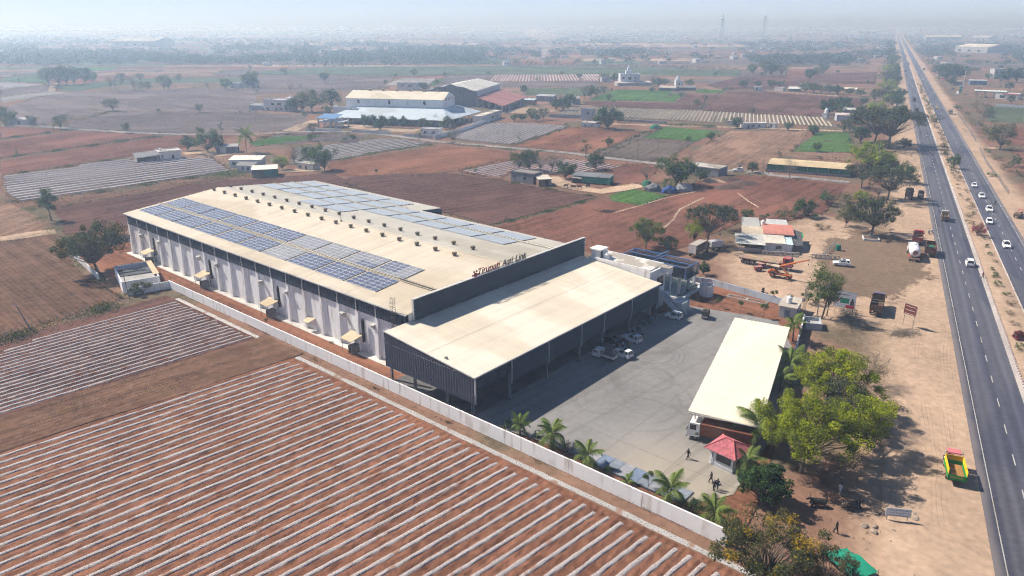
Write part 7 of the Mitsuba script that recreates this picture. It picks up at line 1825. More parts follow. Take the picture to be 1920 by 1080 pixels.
put(f'{t}__body', M().side([(-1.4, .35), (1.2, .35), (1.35, .7), (1.0, 1.05), (-1.4, 1.0)], -.68, .68), (.09, .085, .08), 6, place=pl)
put(f'{t}__hood', M().side([(-1.45, 1.0), (-1.2, 1.0), (-1.15, 1.6), (.55, 1.62), (.95, 1.05), (1.02, 1.08), (.65, 1.75), (-1.3, 1.75)], -.7, .7).box(-1.3, -.3, -.71, -.69, 1.0, 1.7).box(-1.3, -.3, .69, .71, 1.0, 1.7), (.025, .022, .022), 6, place=pl)
for x, y in ((1.05, 0), (-.95, .55), (-.95, -.55)):
    wheel(t, x, y + .001, .24, .14, pl)
put(f'{t}__tail_board', M().box(-1.44, -1.4, -.6, .6, .45, .9), (.42, .40, .38), 6, place=pl)
# lorry under the canopy
t = thing('lorry', 'white cabbed lorry with rust red cargo body standing under the canopy', 'truck')
pl = MC @ at(.75, -5.0, YZ, 90)
chassis(t, -4.6, 4.6, 2.4, .5, (3.6, -2.2, -3.4), pl)
cab(t, 3.0, 4.9, 2.35, .75, 3.0, (.66, .66, .66), pl)
put(f'{t}__cargo_body', M().rbox(-4.7, 2.85, -1.22, 1.22, 1.2, 3.1, .04), (.16, .055, .03), 6, place=pl)
# lorry stop
t = thing('flatbed_lorry', 'long flatbed lorry with red cab beside the orange crane', 'truck')
pl = along((1374, 489), (1497, 510), FZ[0]); Lf = 13.5
chassis(t, -Lf / 2, Lf / 2 - .2, 2.5, .52, (5.3, -3.0, -4.3, -5.6), pl)
cab(t, 4.6, 6.8, 2.4, .85, 3.1, (.30, .022, .035), pl, roofcol=(.36, .10, .11))
for i in range(10):
    x = -Lf / 2 + i * 1.06
    put(f'{t}__deck_plank', M().rbox(x, x + 1.02, -1.25, 1.25, 1.35 + .008 * (i % 3), 1.55 + .012 * (i % 3), .02), tuple(c * (.85 + .3 * rnd.random()) for c in (.30, .22, .16)), 4, place=pl)
put(f'{t}__deck_frame', M().box(-Lf / 2, 3.9, -1.28, -1.26, 1.3, 1.5).box(-Lf / 2, 3.9, 1.26, 1.28, 1.3, 1.5), (.10, .08, .07), 6, place=pl)
t = thing('mobile_crane', 'orange pick and carry crane with raised boom on the sandy lot', 'crane')
pl = along((1441, 517), (1487, 527), FZ[0])
ORG = (.40, .10, .02)
for x, y, r in ((-1.9, .95, .68), (-1.9, -.95, .68), (2.0, .85, .52), (2.0, -.85, .52)):
    wheel(t, x, y, r, .42, pl, hub=(.40, .11, .03))
put(f'{t}__frame', M().rbox(-3.0, 2.6, -.5, .5, .65, 1.15, .05).rbox(-3.2, -2.6, -.9, .9, .7, 1.5, .08), ORG, 6, place=pl)
put(f'{t}__engine_hood', M().rbox(-2.7, -1.0, -.55, .55, 1.15, 1.75, .08), (.36, .09, .02), 6, place=pl)
m = M()
for x in (-2.3, -.7):
    for y in (-.75, .75):
        m.tube((x, y, 1.1), (x, y, 2.75), .05, n=5)
put(f'{t}__cab_frame', m.box(-2.3, -.7, -.8, .8, 1.1, 1.25), (.12, .06, .03), 6, place=pl)
put(f'{t}__cab_roof', M().rbox(-2.5, -.5, -.9, .9, 2.75, 2.88, .04), (.46, .38, .28), 6, place=pl)
put(f'{t}__seat', M().rbox(-1.8, -1.2, -.3, .3, 1.25, 1.8, .05), DARK, place=pl)
put(f'{t}__mast', M().path([(1.9, .0, 1.0), (.6, .0, 2.2), (-.1, 0, 3.0)], .24, 4), ORG, 6, place=pl)
put(f'{t}__boom', M().path([(-.6, 0, 2.9), (3.2, 0, 4.6)], .26, 4), ORG, 6, place=pl)
put(f'{t}__boom_extension', M().path([(3.2, 0, 4.6), (6.4, 0, 6.05)], .18, 4), (.42, .13, .04), 6, place=pl)
put(f'{t}__ram', M().tube((1.7, 0, 1.3), (1.5, 0, 3.7), .1, .08, 6), (.30, .30, .30), place=pl)
put(f'{t}__hook', M().tube((6.3, 0, 6.0), (6.3, 0, 4.9), .02, n=4).rbox(6.2, 6.4, -.1, .1, 4.6, 4.9, .03), DARK, place=pl)
for lab, px, py, az in (('red steel box on the sand beside the crane, nearer one', 1421, 508, 10), ('red steel box on the sand beside the crane, farther one', 1428, 502, 25)):
    k = thing('steel_box', lab, 'box', 'red boxes by the crane'); pl = gat(px, py, az, FZ[0])
    put(f'{k}__casing', M().rbox(-.9, .9, -.55, .55, .05, 1.0, .04), (.17, .035, .035), 6, place=pl)
    put(f'{k}__lid', M().rbox(-.95, .95, -.6, .6, 1.0, 1.08, .02), (.38, .20, .18), 6, place=pl)
t = thing('container_lorry', 'boxy container lorry with white rear doors under the dark acacia', 'truck')
pl = along((1297, 484), (1322, 471), FZ[0])
chassis(t, -4.2, 4.2, 2.4, .5, (3.2, -2.0, -3.2), pl)
put(f'{t}__container', M().rbox(-4.3, 2.4, -1.2, 1.2, 1.15, 3.5, .04), (.075, .05, .05), 6, place=pl)
for s in (-1, 1):
    put(f'{t}__rear_door', M().box(-4.36, -4.31, min(s * .03, s * 1.15), max(s * .03, s * 1.15), 1.2, 3.42), (.50, .48, .50), 6, place=pl)
put(f'{t}__roof', M().box(-4.25, 2.35, -1.15, 1.15, 3.502, 3.56), (.36, .33, .30), 6, place=pl)
cab(t, 2.6, 4.3, 2.3, .8, 2.9, (.12, .06, .04), pl)
t = thing('box_trailer', 'small white ribbed box trailer on wheels beside the eatery', 'trailer')
pl = along((1329, 470), (1352, 468), FZ[0])
chassis(t, -1.8, 1.8, 2.0, .4, (.9, -.9), pl)
put(f'{t}__box', M().rbox(-1.9, 1.9, -1.05, 1.05, 1.0, 2.7, .05), (.44, .44, .46), 6, place=pl)
put(f'{t}__drawbar', M().tube((1.8, 0, .8), (3.4, 0, .5), .07), DARK, place=pl)
tipper('dark brown dump truck with empty bed parked near the billboard', along((1637, 606), (1648, 562), FZ[0]), (.085, .05, .035), (.05, .04, .04), 8.4, 2.5, 1.5, roofcol=(.10, .12, .30), floorcol=(.10, .065, .045))
tipper('red tipper with open dusty bed behind the white tanker', along((1716, 473), (1722, 440), RZ), (.22, .035, .025), (.32, .02, .03), 8.0, 2.5, 1.3, floorcol=(.26, .15, .10), roofcol=(.40, .03, .05))
tipper('dark red tipper with green cloth inside, beside the tanker at the asphalt', along((1743, 494), (1741, 462), RZ), (.105, .03, .02), (.10, .03, .02), 8.0, 2.5, 1.5, floorcol=(.06, .03, .03), cloth=(.02, .16, .10))
tipper('brown high sided lorry parked under the flat acacia by the shoulder', along((1702, 382), (1704, 364), RZ), (.075, .05, .035), (.04, .035, .03), 7.6, 2.5, 1.8, load=(.05, .04, .035))
tipper('small open pickup lorry next to the brown high sided lorry', along((1724, 380), (1726, 368), RZ), (.06, .055, .05), (.05, .05, .05), 4.8, 1.8, .6, load=(.20, .19, .18))
t = thing('tanker_lorry', 'white cylindrical tanker lorry with red chassis parked on the lot', 'tanker truck')
pl = along((1717, 507), (1705, 463), FZ[0])
chassis(t, -4.8, 5.2, 2.5, .52, (4.2, -2.4, -3.7), pl)
x = np.array([-4.6, -4.55, -4.3, -3.9, 2.2, 2.6, 2.85, 2.9])
put(f'{t}__tank', M().path(np.stack([x, x * 0, x * 0 + 2.5], 1), [.05, .7, 1.15, 1.32, 1.32, 1.15, .7, .05], 24), (.70, .68, .70), 0, 'gloss', smooth=40, place=pl)
m = M()
for xx in (-2.4, -.6, 1.2):
    m.path([(xx, 1.34 * math.cos(a), 2.5 + 1.34 * math.sin(a)) for a in np.linspace(-.4, math.pi + .4, 14)], .04, 4)
k = put(f'{t}__bands', m, (.50, .48, .50), 0, place=pl); labels[k] = {'kind': 'stuff'}
put(f'{t}__hatch', M().tube((-.6, 0, 3.75), (-.6, 0, 4.0), .3), (.45, .45, .46), place=pl)
put(f'{t}__rear_print', M().tube((-4.62, 0, 2.55), (-4.6, 0, 2.55), .62, n=16), (.42, .20, .22), 2, place=pl)
put(f'{t}__rear_bumper', M().rbox(-5.2, -5.0, -1.25, 1.25, .8, 1.15, .03), (.45, .25, .24), 6, place=pl)
for s in (-1, 1):
    put(f'{t}__mudguard', M().rbox(-4.4, -1.8, s * 1.2 - .18, s * 1.2 + .18, 1.1, 1.22, .03), (.33, .05, .06), 6, place=pl)
cab(t, 3.2, 5.3, 2.4, .85, 3.0, (.50, .48, .46), pl)
put(f'{t}__ladder_rack', M().tube((3.1, -1.1, 3.3), (3.1, 1.1, 3.3), .05).tube((2.9, -1.1, 3.0), (2.9, 1.1, 3.0), .05).tube((3.1, -1.1, 1.2), (3.1, -1.1, 3.3), .05).tube((3.1, 1.1, 1.2), (3.1, 1.1, 3.3), .05), (.55, .54, .54), place=pl)
# yellow and green trailer behind a tractor
t = thing('tractor_trailer', 'bright yellow and green farm trailer behind a pink roofed tractor', 'tractor trailer')
pl = along((1793, 926), (1779, 868), RZ)
YLW, GRN = (.62, .43, .012), (.025, .20, .035)
b0, b1, W = -2.6, 1.6, 2.3
put(f'{t}__bed_floor', M().box(b0, b1, -W / 2, W / 2, 1.0, 1.1), (.25, .12, .06), 2, place=pl)
put(f'{t}__grain_patch', M().box(b0 + .2, b1 - .1, -W / 2 + .15, W / 2 - .15, 1.1, 1.16), (.34, .18, .07), 2, place=pl)
for s in (-1, 1):
    y0, y1 = sorted((s * W / 2, s * (W / 2 - .06)))
    put(f'{t}__lower_side', M().box(b0, b1, y0, y1, 1.1, 1.75), GRN, 0, place=pl)
    for i in range(3):
        xa = b0 + (b1 - b0) * i / 3
        put(f'{t}__upper_side', M().rbox(xa + .03, xa + (b1 - b0) / 3 - .03, y0 - .01, y1 + .01, 1.75, 2.5, .02), YLW, 0, place=pl)
put(f'{t}__front_board', M().box(b1 - .06, b1, -W / 2 + .06, W / 2 - .06, 1.1, 1.75), GRN, 0, place=pl)
put(f'{t}__front_board', M().box(b1 - .07, b1 + .01, -W / 2 + .06, W / 2 - .06, 1.752, 2.5), (.55, .33, .02), 0, place=pl)
put(f'{t}__tailgate', M().box(b0 - .05, b0, -W / 2, W / 2, .95, 1.75), GRN, 0, place=pl)
m = M()
for i in range(7):
    m.rbox(b0 - .075, b0 - .052, -.75 + i * .24, -.62 + i * .24, 1.28, 1.5, .01)
k = put(f'{t}__tailgate_lettering', m, (.35, .33, .10), 0, place=pl); labels[k] = {'kind': 'stuff'}
chassis(t, b0, b1, W, .42, (-.8,), pl, .72)
put(f'{t}__roll_bar', M().path([(b1 + .25, -1.1, 2.0), (b1 + .25, -1.1, 2.7), (b1 + .25, 1.1, 2.7), (b1 + .25, 1.1, 2.0)], .05, 5), (.03, .03, .03), place=pl)
put(f'{t}__tractor_hood', M().rbox(2.9, 4.6, -.38, .38, .8, 1.45, .1), (.10, .02, .02), 6, place=pl)
put(f'{t}__tractor_frame', M().rbox(1.7, 4.5, -.3, .3, .55, .85, .05), DARK, 6, place=pl)
for x, y, r in ((2.4, .8, .68), (2.4, -.8, .68), (4.2, .65, .4), (4.2, -.65, .4)):
    wheel(t, x, y, r, .36, pl)
put(f'{t}__tractor_canopy', M().rbox(1.75, 3.2, -.85, .85, 2.55, 2.68, .05), (.55, .16, .18), 0, place=pl)
m = M()
for x in (1.85, 3.1):
    for y in (-.75, .75):
        m.tube((x, y, .9), (x, y, 2.56), .03, n=4)
put(f'{t}__canopy_post', m, DARK, place=pl); labels[f'{t}__canopy_post'] = {'kind': 'stuff'}
put(f'{t}__fender', M().rbox(1.9, 2.9, .62, 1.0, 1.25, 1.42, .05), (.55, .52, .5), 6, place=pl)
put(f'{t}__fender', M().rbox(1.9, 2.9, -1.0, -.62, 1.25, 1.42, .05), (.12, .02, .02), 6, place=pl)
put(f'{t}__drawbar', M().tube((1.6, 0, .8), (1.9, 0, .7), .08), DARK, place=pl)
# traffic: left carriageway runs away, right one comes
car('white boxy jeep driving away on the left carriageway beside the kerb', on_road(1817, 499), 'jeep', WHT)
tipper('open utility truck with a rear frame driving away up the left carriageway', on_road(1770, 414), (.20, .14, .07), (.40, .38, .36), 5.6, 2.0, .7, inside=(.10, .07, .05))
for lab, px, py, k, c in (('white car on the right carriageway, farthest of the oncoming five', 1826, 351, 'sedan', WHT), ('white car on the right carriageway, second farthest of the oncoming five', 1840, 372, 'suv', WHT),
                          ('white car on the right carriageway, third of the oncoming five', 1854, 397, 'suv', (.74, .74, .75)), ('white car on the right carriageway by the crimson bush', 1854, 420, 'hatch', WHT),
                          ('white car on the right carriageway, nearest of the oncoming five', 1886, 465, 'suv', (.75, .75, .75))):
    car(lab, on_road(px, py, False), k, c, 'white cars on the right carriageway')
car('tiny white car far up the right carriageway', on_road(*D4(1162, 362), False), 'sedan', WHT)
car('tiny white car far up the left carriageway beyond the trucks', on_road(*D4(1078, 345)), 'sedan', (.66, .68, .72))
for lab, px, py, c, ld, Lx in (('dark loaded lorry, last of the three close together on the left carriageway', *D4(1131, 686), (.10, .10, .09), (.14, .12, .09), 6.5), ('dark covered lorry, middle of the three close together', *D4(1118, 640), (.045, .045, .05), (.04, .04, .045), 7.5),
                               ('dark covered lorry leading the three close together', *D4(1113, 608), (.035, .037, .045), (.03, .03, .035), 7.5), ('dark lorry alone with a motorcycle ahead, left carriageway', *D4(1095, 525), (.04, .04, .045), (.04, .04, .04), 6.5),
                               ('pale boxy lorry far up the left carriageway', *D4(1030, 300), (.22, .22, .22), (.20, .20, .2), 8), ('dark lorry far up the left carriageway beside the reservation', *D4(1052, 248), (.05, .05, .06), (.04, .04, .05), 8),
                               ('farthest lorry visible on the left carriageway', *D4(1032, 188), (.05, .05, .06), (.05, .05, .05), 8)):
    tipper(lab, on_road(px, py), c, tuple(x * 1.2 for x in c), Lx, 2.4, 1.6, load=ld, name='lorry')
tipper('brown lorry with white cab coming along the right carriageway edge', on_road(*D4(1366, 618), False), (.14, .045, .03), (.50, .48, .46), 7.5, 2.4, 1.6, load=(.12, .05, .035), name='lorry')
tipper('dark lorry far on the right carriageway near the side road', on_road(*D4(1168, 288), False), (.06, .05, .06), (.10, .09, .09), 7.5, 2.4, 1.5, load=(.05, .05, .05), name='lorry')
t = thing('auto_rickshaw', 'yellow topped three wheeler coming along the right carriageway', 'auto rickshaw')
pl = on_road(*D4(1262, 582), False)
put(f'{t}__body', M().side([(-1.4, .35), (1.2, .35), (1.35, .7), (1.0, 1.05), (-1.4, 1.0)], -.68, .68), (.05, .10, .05), 6, place=pl)
put(f'{t}__hood', M().side([(-1.45, 1.0), (-1.2, 1.0), (-1.15, 1.6), (.55, 1.62), (.95, 1.05), (1.02, 1.08), (.65, 1.75), (-1.3, 1.75)], -.7, .7), (.50, .33, .03), 6, place=pl)
for x, y in ((1.05, 0), (-.95, .55), (-.95, -.55)):
    wheel(t, x, y + .001, .24, .14, pl)
t = thing('tractor_trailer', 'dusty tractor with a red roof and trailer on the right dirt shoulder', 'tractor trailer')
pl = along((1903, 412), (1915, 405), RZ)
put(f'{t}__trailer', M().rbox(-2.8, .4, -1.0, 1.0, .9, 1.5, .05), (.10, .07, .05), 6, place=pl)
put(f'{t}__hood', M().rbox(1.6, 3.0, -.35, .35, .8, 1.4, .08), (.20, .03, .03), 6, place=pl)
put(f'{t}__canopy', M().rbox(.6, 1.9, -.75, .75, 2.3, 2.42, .04), (.42, .12, .12), 0, place=pl)
put(f'{t}__frame', M().rbox(.2, 2.8, -.28, .28, .5, .8, .04).tube((.7, .6, .8), (.7, .6, 2.3), .04).tube((.7, -.6, .8), (.7, -.6, 2.3), .04).tube((1.8, .6, .8), (1.8, .6, 2.3), .04).tube((1.8, -.6, .8), (1.8, -.6, 2.3), .04), DARK, 6, place=pl)
for x, y, r in ((1.0, .75, .62), (1.0, -.75, .62), (2.6, .6, .38), (2.6, -.6, .38), (-1.2, .9, .42), (-1.2, -.9, .42)):
    wheel(t, x, y, r, .3, pl)

# ================================================================ PEOPLE AND ANIMALS
SPH = trimesh.creation.icosphere(1)
def hull(a, ra, b, rb):
    v = np.vstack([SPH.vertices * ra + a, SPH.vertices * rb + b])
    h = trimesh.convex.convex_hull(v)
    return manifold3d.Manifold(manifold3d.Mesh(np.asarray(h.vertices, np.float32), np.asarray(h.faces, np.uint32)))
def melt(parts, edge=.035, it=8):
    s = parts[0]
    for p in parts[1:]:
        s = s + p
    s = s.refine_to_length(edge)
    m = s.to_mesh()
    t = trimesh.Trimesh(m.vert_properties[:, :3], m.tri_verts, process=True)
    trimesh.smoothing.filter_taubin(t, iterations=it)
    return t
def person(label, place, pose='stand', shirt=(.03, .03, .035), legs=(.02, .022, .03), skin=(.12, .065, .04), hair=(.012, .01, .01), group=None, helmet=None):
    """One continuous body with clothing and hair over it; x is forward, z up, feet at the origin."""
    t = thing('person', label, 'person', group)
    A = lambda *p: np.array(p, float)
    hip = .92; sw = {'stand': (0.02, -.02), 'walk': (.26, -.24), 'ride': None}[pose]
    if pose == 'ride':
        base = .78
        H_, C_, N_ = A(-.05, 0, base), A(.02, 0, base + .42), A(.06, 0, base + .56)
        knees = [A(.36, s * .20, base - .06) for s in (1, -1)]; ank = [A(.22, s * .20, .36) for s in (1, -1)]
        elb = [A(.22, s * .30, base + .22) for s in (1, -1)]; wr = [A(.46, s * .27, base + .26) for s in (1, -1)]
    else:
        H_, C_, N_ = A(0, 0, hip), A(.01, 0, hip + .44), A(.02, 0, hip + .58)
        knees = [A(sw[0] * .6 + .03, .10, .49), A(sw[1] * .5 + .03, -.10, .49)]
        ank = [A(sw[0], .10, .08), A(sw[1], -.10, .08 + (.05 if pose == 'walk' else 0))]
        elb = [A(-.02 - sw[0] * .5, .27, hip + .20), A(.0 - sw[1] * .5, -.27, hip + .20)]
        wr = [A(.08 - sw[0] * .8, .29, hip - .03), A(.10 - sw[1] * .8, -.29, hip - .03)]
    sh = [C_ + A(0, s * .18, .03) for s in (1, -1)]; hp = [H_ + A(0, s * .09, -.04) for s in (1, -1)]
    head = N_ + A(.03, 0, .13)
    b = [hull(H_, .13, C_, .15), hull(C_ + A(0, 0, .02), .10, N_, .055), hull(N_, .055, head + A(0, 0, -.02), .075), hull(head + A(-.015, 0, .03), .096, head + A(.02, 0, -.06), .07), hull(head + A(.07, 0, -.02), .022, head + A(.095, 0, -.035), .016)]
    for i in (0, 1):
        b += [hull(C_ + A(0, 0, .02), .09, sh[i], .065), hull(sh[i], .06, elb[i], .043), hull(elb[i], .043, wr[i], .03), hull(hp[i], .10, knees[i], .062), hull(knees[i], .06, ank[i], .04), hull(ank[i] + A(-.04, 0, -.03), .045, ank[i] + A(.15, 0, -.045), .033)]
        d = wr[i] - elb[i]; d /= np.linalg.norm(d); s = (1, -1)[i]
        palm_ = wr[i] + d * .08
        b += [hull(wr[i], .028, palm_, .034)]
        side = np.cross(d, [0, s, 0]); side /= np.linalg.norm(side) + 1e-9
        for k, L_ in enumerate((.062, .075, .070, .052)):
            r0 = palm_ + side * (.028 - .019 * k) + d * .02
            b += [hull(r0, .0095, r0 + d * L_ + A(0, -s * .012, 0), .008)]
        b += [hull(wr[i] + d * .03 + side * .03, .011, wr[i] + d * .075 + side * .06, .009)]
    body = melt(b)
    put(f'{t}__body', body, skin, 0, smooth=True, place=place)
    s_ = [hull(H_ + A(0, 0, .02), .155, C_, .172), hull(C_, .15, N_ + A(0, 0, -.05), .075)]
    for i in (0, 1):
        s_ += [hull(C_, .11, sh[i], .085), hull(sh[i], .082, sh[i] + (elb[i] - sh[i]) * .85, .062)]
    put(f'{t}__shirt', melt(s_, .045), shirt, 0, smooth=True, place=place)
    l_ = [hull(H_ + A(0, 0, .04), .152, H_ + A(0, 0, -.06), .15)]
    for i in (0, 1):
        l_ += [hull(hp[i], .118, knees[i], .08), hull(knees[i], .08, ank[i] + A(0, 0, .03), .062)]
    put(f'{t}__trousers', melt(l_, .045), legs, 0, smooth=True, place=place)
    put(f'{t}__hair', melt([hull(head + A(-.03, 0, .055), .092, head + A(-.035, 0, .0), .085)], .03, 4) if helmet is None else melt([hull(head + A(0, 0, .03), .135, head + A(-.01, 0, -.01), .125)], .04, 4), helmet or hair, 0, smooth=True, place=place)
    return t
face = lambda px, py, az, z=None: gat(px, py, az, YZ if z is None else z)
person('person in dark clothes walking alone on the yard before the guard cabin', face(1289.5, 863, 200), 'walk')
person('person in dark clothes walking in front of the standing pair near the trees', face(1332.5, 907.5, 150), 'walk')
person('left one of the two dark clothed persons side by side, near the trees', face(1338, 923, 60), 'stand', (.025, .022, .035))
person('right one of the two dark clothed persons side by side, near the trees', face(1344, 920.5, 50), 'walk', (.03, .025, .04))
person('person in dark clothes walking on the sand near the white sign', face(1567, 1000, 120, .02), 'walk', (.03, .035, .03))
person('person in pale white clothes standing under the lime green trees', face(1574, 927, 30, .02), 'walk', (.55, .55, .56), (.50, .50, .52))
person('person in white shirt standing between the pickup and parked car', face(1167, 656, 40), 'stand', (.50, .50, .52), (.03, .03, .04))
person('person in mustard shirt standing beside the parked white car', face(1179, 657, 200), 'stand', (.28, .16, .03), (.04, .03, .03))
person('person in white shirt at the wall by the pump house, left one', face(1477.5, 582, 80, .05), 'stand', (.50, .50, .52), (.03, .03, .04))
person('person in dark clothes at the wall by the pump house, right one', face(1482, 581, 90, .05), 'stand', (.04, .04, .05))
person('person in maroon clothes stepping off the kerb of the central reservation', face(1841, 525, AZ_R - 100, RZ + .2), 'walk', (.14, .025, .03), (.05, .02, .03))
def motorcycle(label, place, col=(.03, .03, .035), name='motorcycle', scooter=False):
    t = thing(name, label, 'motorcycle' if not scooter else 'scooter')
    for x in (.62, -.62):
        wheel(t, x, .001, .29, .10, place, hub=(.25, .25, .26))
    put(f'{t}__tank', M().rbox(-.05, .38, -.14, .14, .68, .90, .06), col, 0, 'gloss', place=place)
    put(f'{t}__seat', M().rbox(-.72, -.05, -.12, .12, .72, .80, .03), DARK, place=place)
    put(f'{t}__engine', M().rbox(-.18, .25, -.16, .16, .28, .62, .05), (.10, .10, .105), 6, place=place)
    put(f'{t}__frame', M().tube((.62, 0, .29), (.42, 0, .95), .035, n=5).tube((-.62, 0, .29), (-.1, 0, .6), .035, n=5).tube((-.72, 0, .7), (-.1, 0, .6), .03, n=5), (.14, .14, .15), place=place)
    put(f'{t}__handlebar', M().path([(.30, .34, .98), (.42, .12, .98), (.42, -.12, .98), (.30, -.34, .98)], .018, 5), (.10, .10, .1), place=place)
    put(f'{t}__headlight', M().tube((.46, 0, .84), (.56, 0, .84), .09, .10, 10), (.5, .5, .48), 0, 'gloss', place=place)
    if scooter:
        put(f'{t}__leg_shield', M().rbox(.36, .44, -.2, .2, .35, .95, .04), col, 0, 'gloss', place=place)
    return t
for i, (px, py) in enumerate(((1187, 629), (1197, 622), (1207, 614), (1216, 608), (1203, 634))):
    motorcycle(f'dark motorcycle in the shaded row at the shed front, {ORD[i]} from left' if i < 4 else 'dark motorcycle parked just behind the nearer office side car', along((px + 4, py + 3), (px - 4, py - 3), YZ))
for lab, plab, px, py, away, sh_, z in (('motorcycle on the left carriageway near the parked tippers at the edge line', 'rider in pale shirt on the motorcycle by the parked tippers', 1741, 440, True, (.4, .4, .42), RZ),
        ('motorcycle in the middle of the left carriageway behind the acacia shadow', 'rider in white shirt on the motorcycle behind the acacia shadow', *D4(1222, 1032), True, (.55, .55, .57), RZ),
        ('motorcycle near the acacia shadow, left of a second motorcycle', 'rider in dark clothes near the acacia, left of another rider', *D4(1140, 765), True, (.06, .08, .10), RZ),
        ('motorcycle near the acacia shadow, right of a second motorcycle', 'rider in white shirt near the acacia, right of another rider', *D4(1190, 795), True, (.60, .60, .62), RZ),
        ('motorcycle on the right carriageway beside the oncoming white cars', 'rider in black on the motorcycle beside the white cars', 1865, 385, False, (.03, .03, .03), RZ),
        ('motorcycle beside the yellow topped three wheeler', 'rider beside the yellow topped three wheeler', *D4(1300, 588), False, (.10, .10, .12), RZ),
        ('motorcycle ahead of the lone dark lorry, left carriageway', 'rider in pale shirt ahead of the lone dark lorry', *D4(1083, 508), True, (.45, .45, .45), RZ)):
    pl = on_road(px, py, away, z)
    motorcycle(lab, pl)
    person(plab, pl, 'ride', sh_, (.03, .03, .04))
motorcycle('white scooter standing on the sandy verge beside the edge line', gat(1746.5, 437.5, AZ_R + 10, RZ), (.55, .55, .56), 'scooter', True)

def cow(label, place, col, lying=False, group=None, cat='cow'):
    t = thing('buffalo' if cat == 'buffalo' else 'cow', label, cat, group)
    A = lambda *p: np.array(p, float)
    z = .62 if lying else 1.0
    b = [hull(A(-.62, 0, z), .30, A(0, 0, z - .04), .36), hull(A(0, 0, z - .04), .36, A(.50, 0, z), .33), hull(A(.45, 0, z + .1), .25, A(.88, 0, z + .28), .15), hull(A(.88, 0, z + .30), .14, A(1.20, 0, z + .12), .085),
         hull(A(.86, .12, z + .36), .035, A(.80, .34, z + .52), .015), hull(A(.86, -.12, z + .36), .035, A(.80, -.34, z + .52), .015), hull(A(.84, .12, z + .30), .04, A(.80, .30, z + .26), .03), hull(A(.84, -.12, z + .30), .04, A(.80, -.30, z + .26), .03)]
    for x in (-.58, .48):
        for s in (1, -1):
            if lying:
                kx = x + (.25 if x > 0 else -.05)
                b += [hull(A(x, s * .22, z - .1), .15, A(kx, s * .38, .16), .09), hull(A(kx, s * .38, .14), .085, A(kx + (-.42 if x > 0 else .45), s * .36, .08), .05)]
            elif x > 0:
                b += [hull(A(x, s * .17, z - .12), .13, A(x + .02, s * .17, .48), .072), hull(A(x + .02, s * .17, .48), .07, A(x, s * .17, .10), .045), hull(A(x, s * .17, .10), .055, A(x + .05, s * .17, .04), .055)]
            else:
                b += [hull(A(x, s * .18, z - .08), .17, A(x + .12, s * .18, .68), .10), hull(A(x + .12, s * .18, .68), .09, A(x - .10, s * .18, .42), .06), hull(A(x - .10, s * .18, .42), .055, A(x - .06, s * .18, .08), .045), hull(A(x - .06, s * .18, .08), .055, A(x, s * .18, .04), .055)]
    put(f'{t}__body', melt(b, .06), col, 0, smooth=True, place=place)
    put(f'{t}__tail', M().path([(-.90, 0, z + .12), (-1.0, 0, z - .1), (-.98, .05, max(.08, z - .55))], [.035, .025, .045], 5), col, 0, place=place)
    put(f'{t}__horn', M().path([(.86, .10, z + .42), (.78, .26, z + .50), (.66, .26, z + .60)], [.035, .028, .008], 5), (.06, .055, .05), place=place)
    put(f'{t}__horn', M().path([(.86, -.10, z + .42), (.78, -.26, z + .50), (.66, -.26, z + .60)], [.035, .028, .008], 5), (.06, .055, .05), place=place)
cow('black buffalo lying on the red earth below the lime green trees', gat(1533, 949, 170, .02, 1.25), (.02, .018, .018), True, cat='buffalo')
cow('black buffalo lying by the pale heap, nearer the white sign', gat(1600, 954, 20, .02, 1.2), (.025, .02, .02), True, cat='buffalo')
cow('grey brown cow lying beside the second buffalo', gat(1590, 952, 200, .02, 1.0), (.22, .17, .13), True)
for i, (x, y, c, az) in enumerate(((885, 452, (.20, .12, .07), 20), (940, 460, (.06, .03, .025), 160), (985, 462, (.10, .035, .025), 190), (1050, 452, (.025, .02, .02), 30))):
    cow(['tan cow standing in the homestead yard, leftmost', 'dark brown cow in the homestead yard, second from left', 'reddish brown cow in the homestead yard, third from left', 'black cow before the green netted shed'][i], gat(*M4(x, y), az, FZ[0], 1.15), c, False, 'cows in the homestead yard')

# ================================================================ SIGNS, POLES, FENCES, SMALL THINGS
def board(label, p, q, h0, h1, col, border, name='signboard', posts=2, wid=None, lines=3, ink=(.05, .06, .10), portrait=False, th=.08):
    m_, L = facing(p, q)
    L = wid or L
    t = thing(name, label, 'sign')
    put(f'{t}__board', M().box(0, L, -th, 0, h0, h1), col, 0, place=m_)
    put(f'{t}__frame', M().box(-.06, 0, -th - .02, .02, h0 - .06, h1 + .06).box(L, L + .06, -th - .02, .02, h0 - .06, h1 + .06).box(0, L, -th - .02, .02, h1, h1 + .06).box(0, L, -th - .02, .02, h0 - .06, h0), border, 0, place=m_)
    for x in np.linspace(L * .08, L * .92, posts):
        put(f'{t}__post', M().tube((x, .06, 0), (x, .06, h1), .05, n=6), (.16, .14, .12), 6, place=m_)
    r = random.Random(int(L * 100)); m = M()
    hh = (h1 - h0)
    for i in range(lines):
        z = h1 - hh * (.16 + .72 * i / max(1, lines - 1) * (.42 if portrait else 1)) - hh * .05
        x = L * .10
        while x < L * (.62 if portrait else .88):
            w = L * (.02 + .05 * r.random())
            m.box(x, x + w, -th - .008, -th - .003, z - hh * .025, z + hh * (.03 + .03 * r.random()))
            x += w + L * .014
    k = put(f'{t}__lettering', m, ink, 0, place=m_); labels[k] = {'kind': 'stuff'}
    return t, m_, L
t, m_, L = board('pale billboard with green panel, red strip and a portrait beside the drumstick trees', (1561.5, 583), (1600, 590), 1.3, 5.0, (.48, .52, .58), (.20, .20, .2), 'billboard', 3, None, 2, (.18, .10, .14), True)
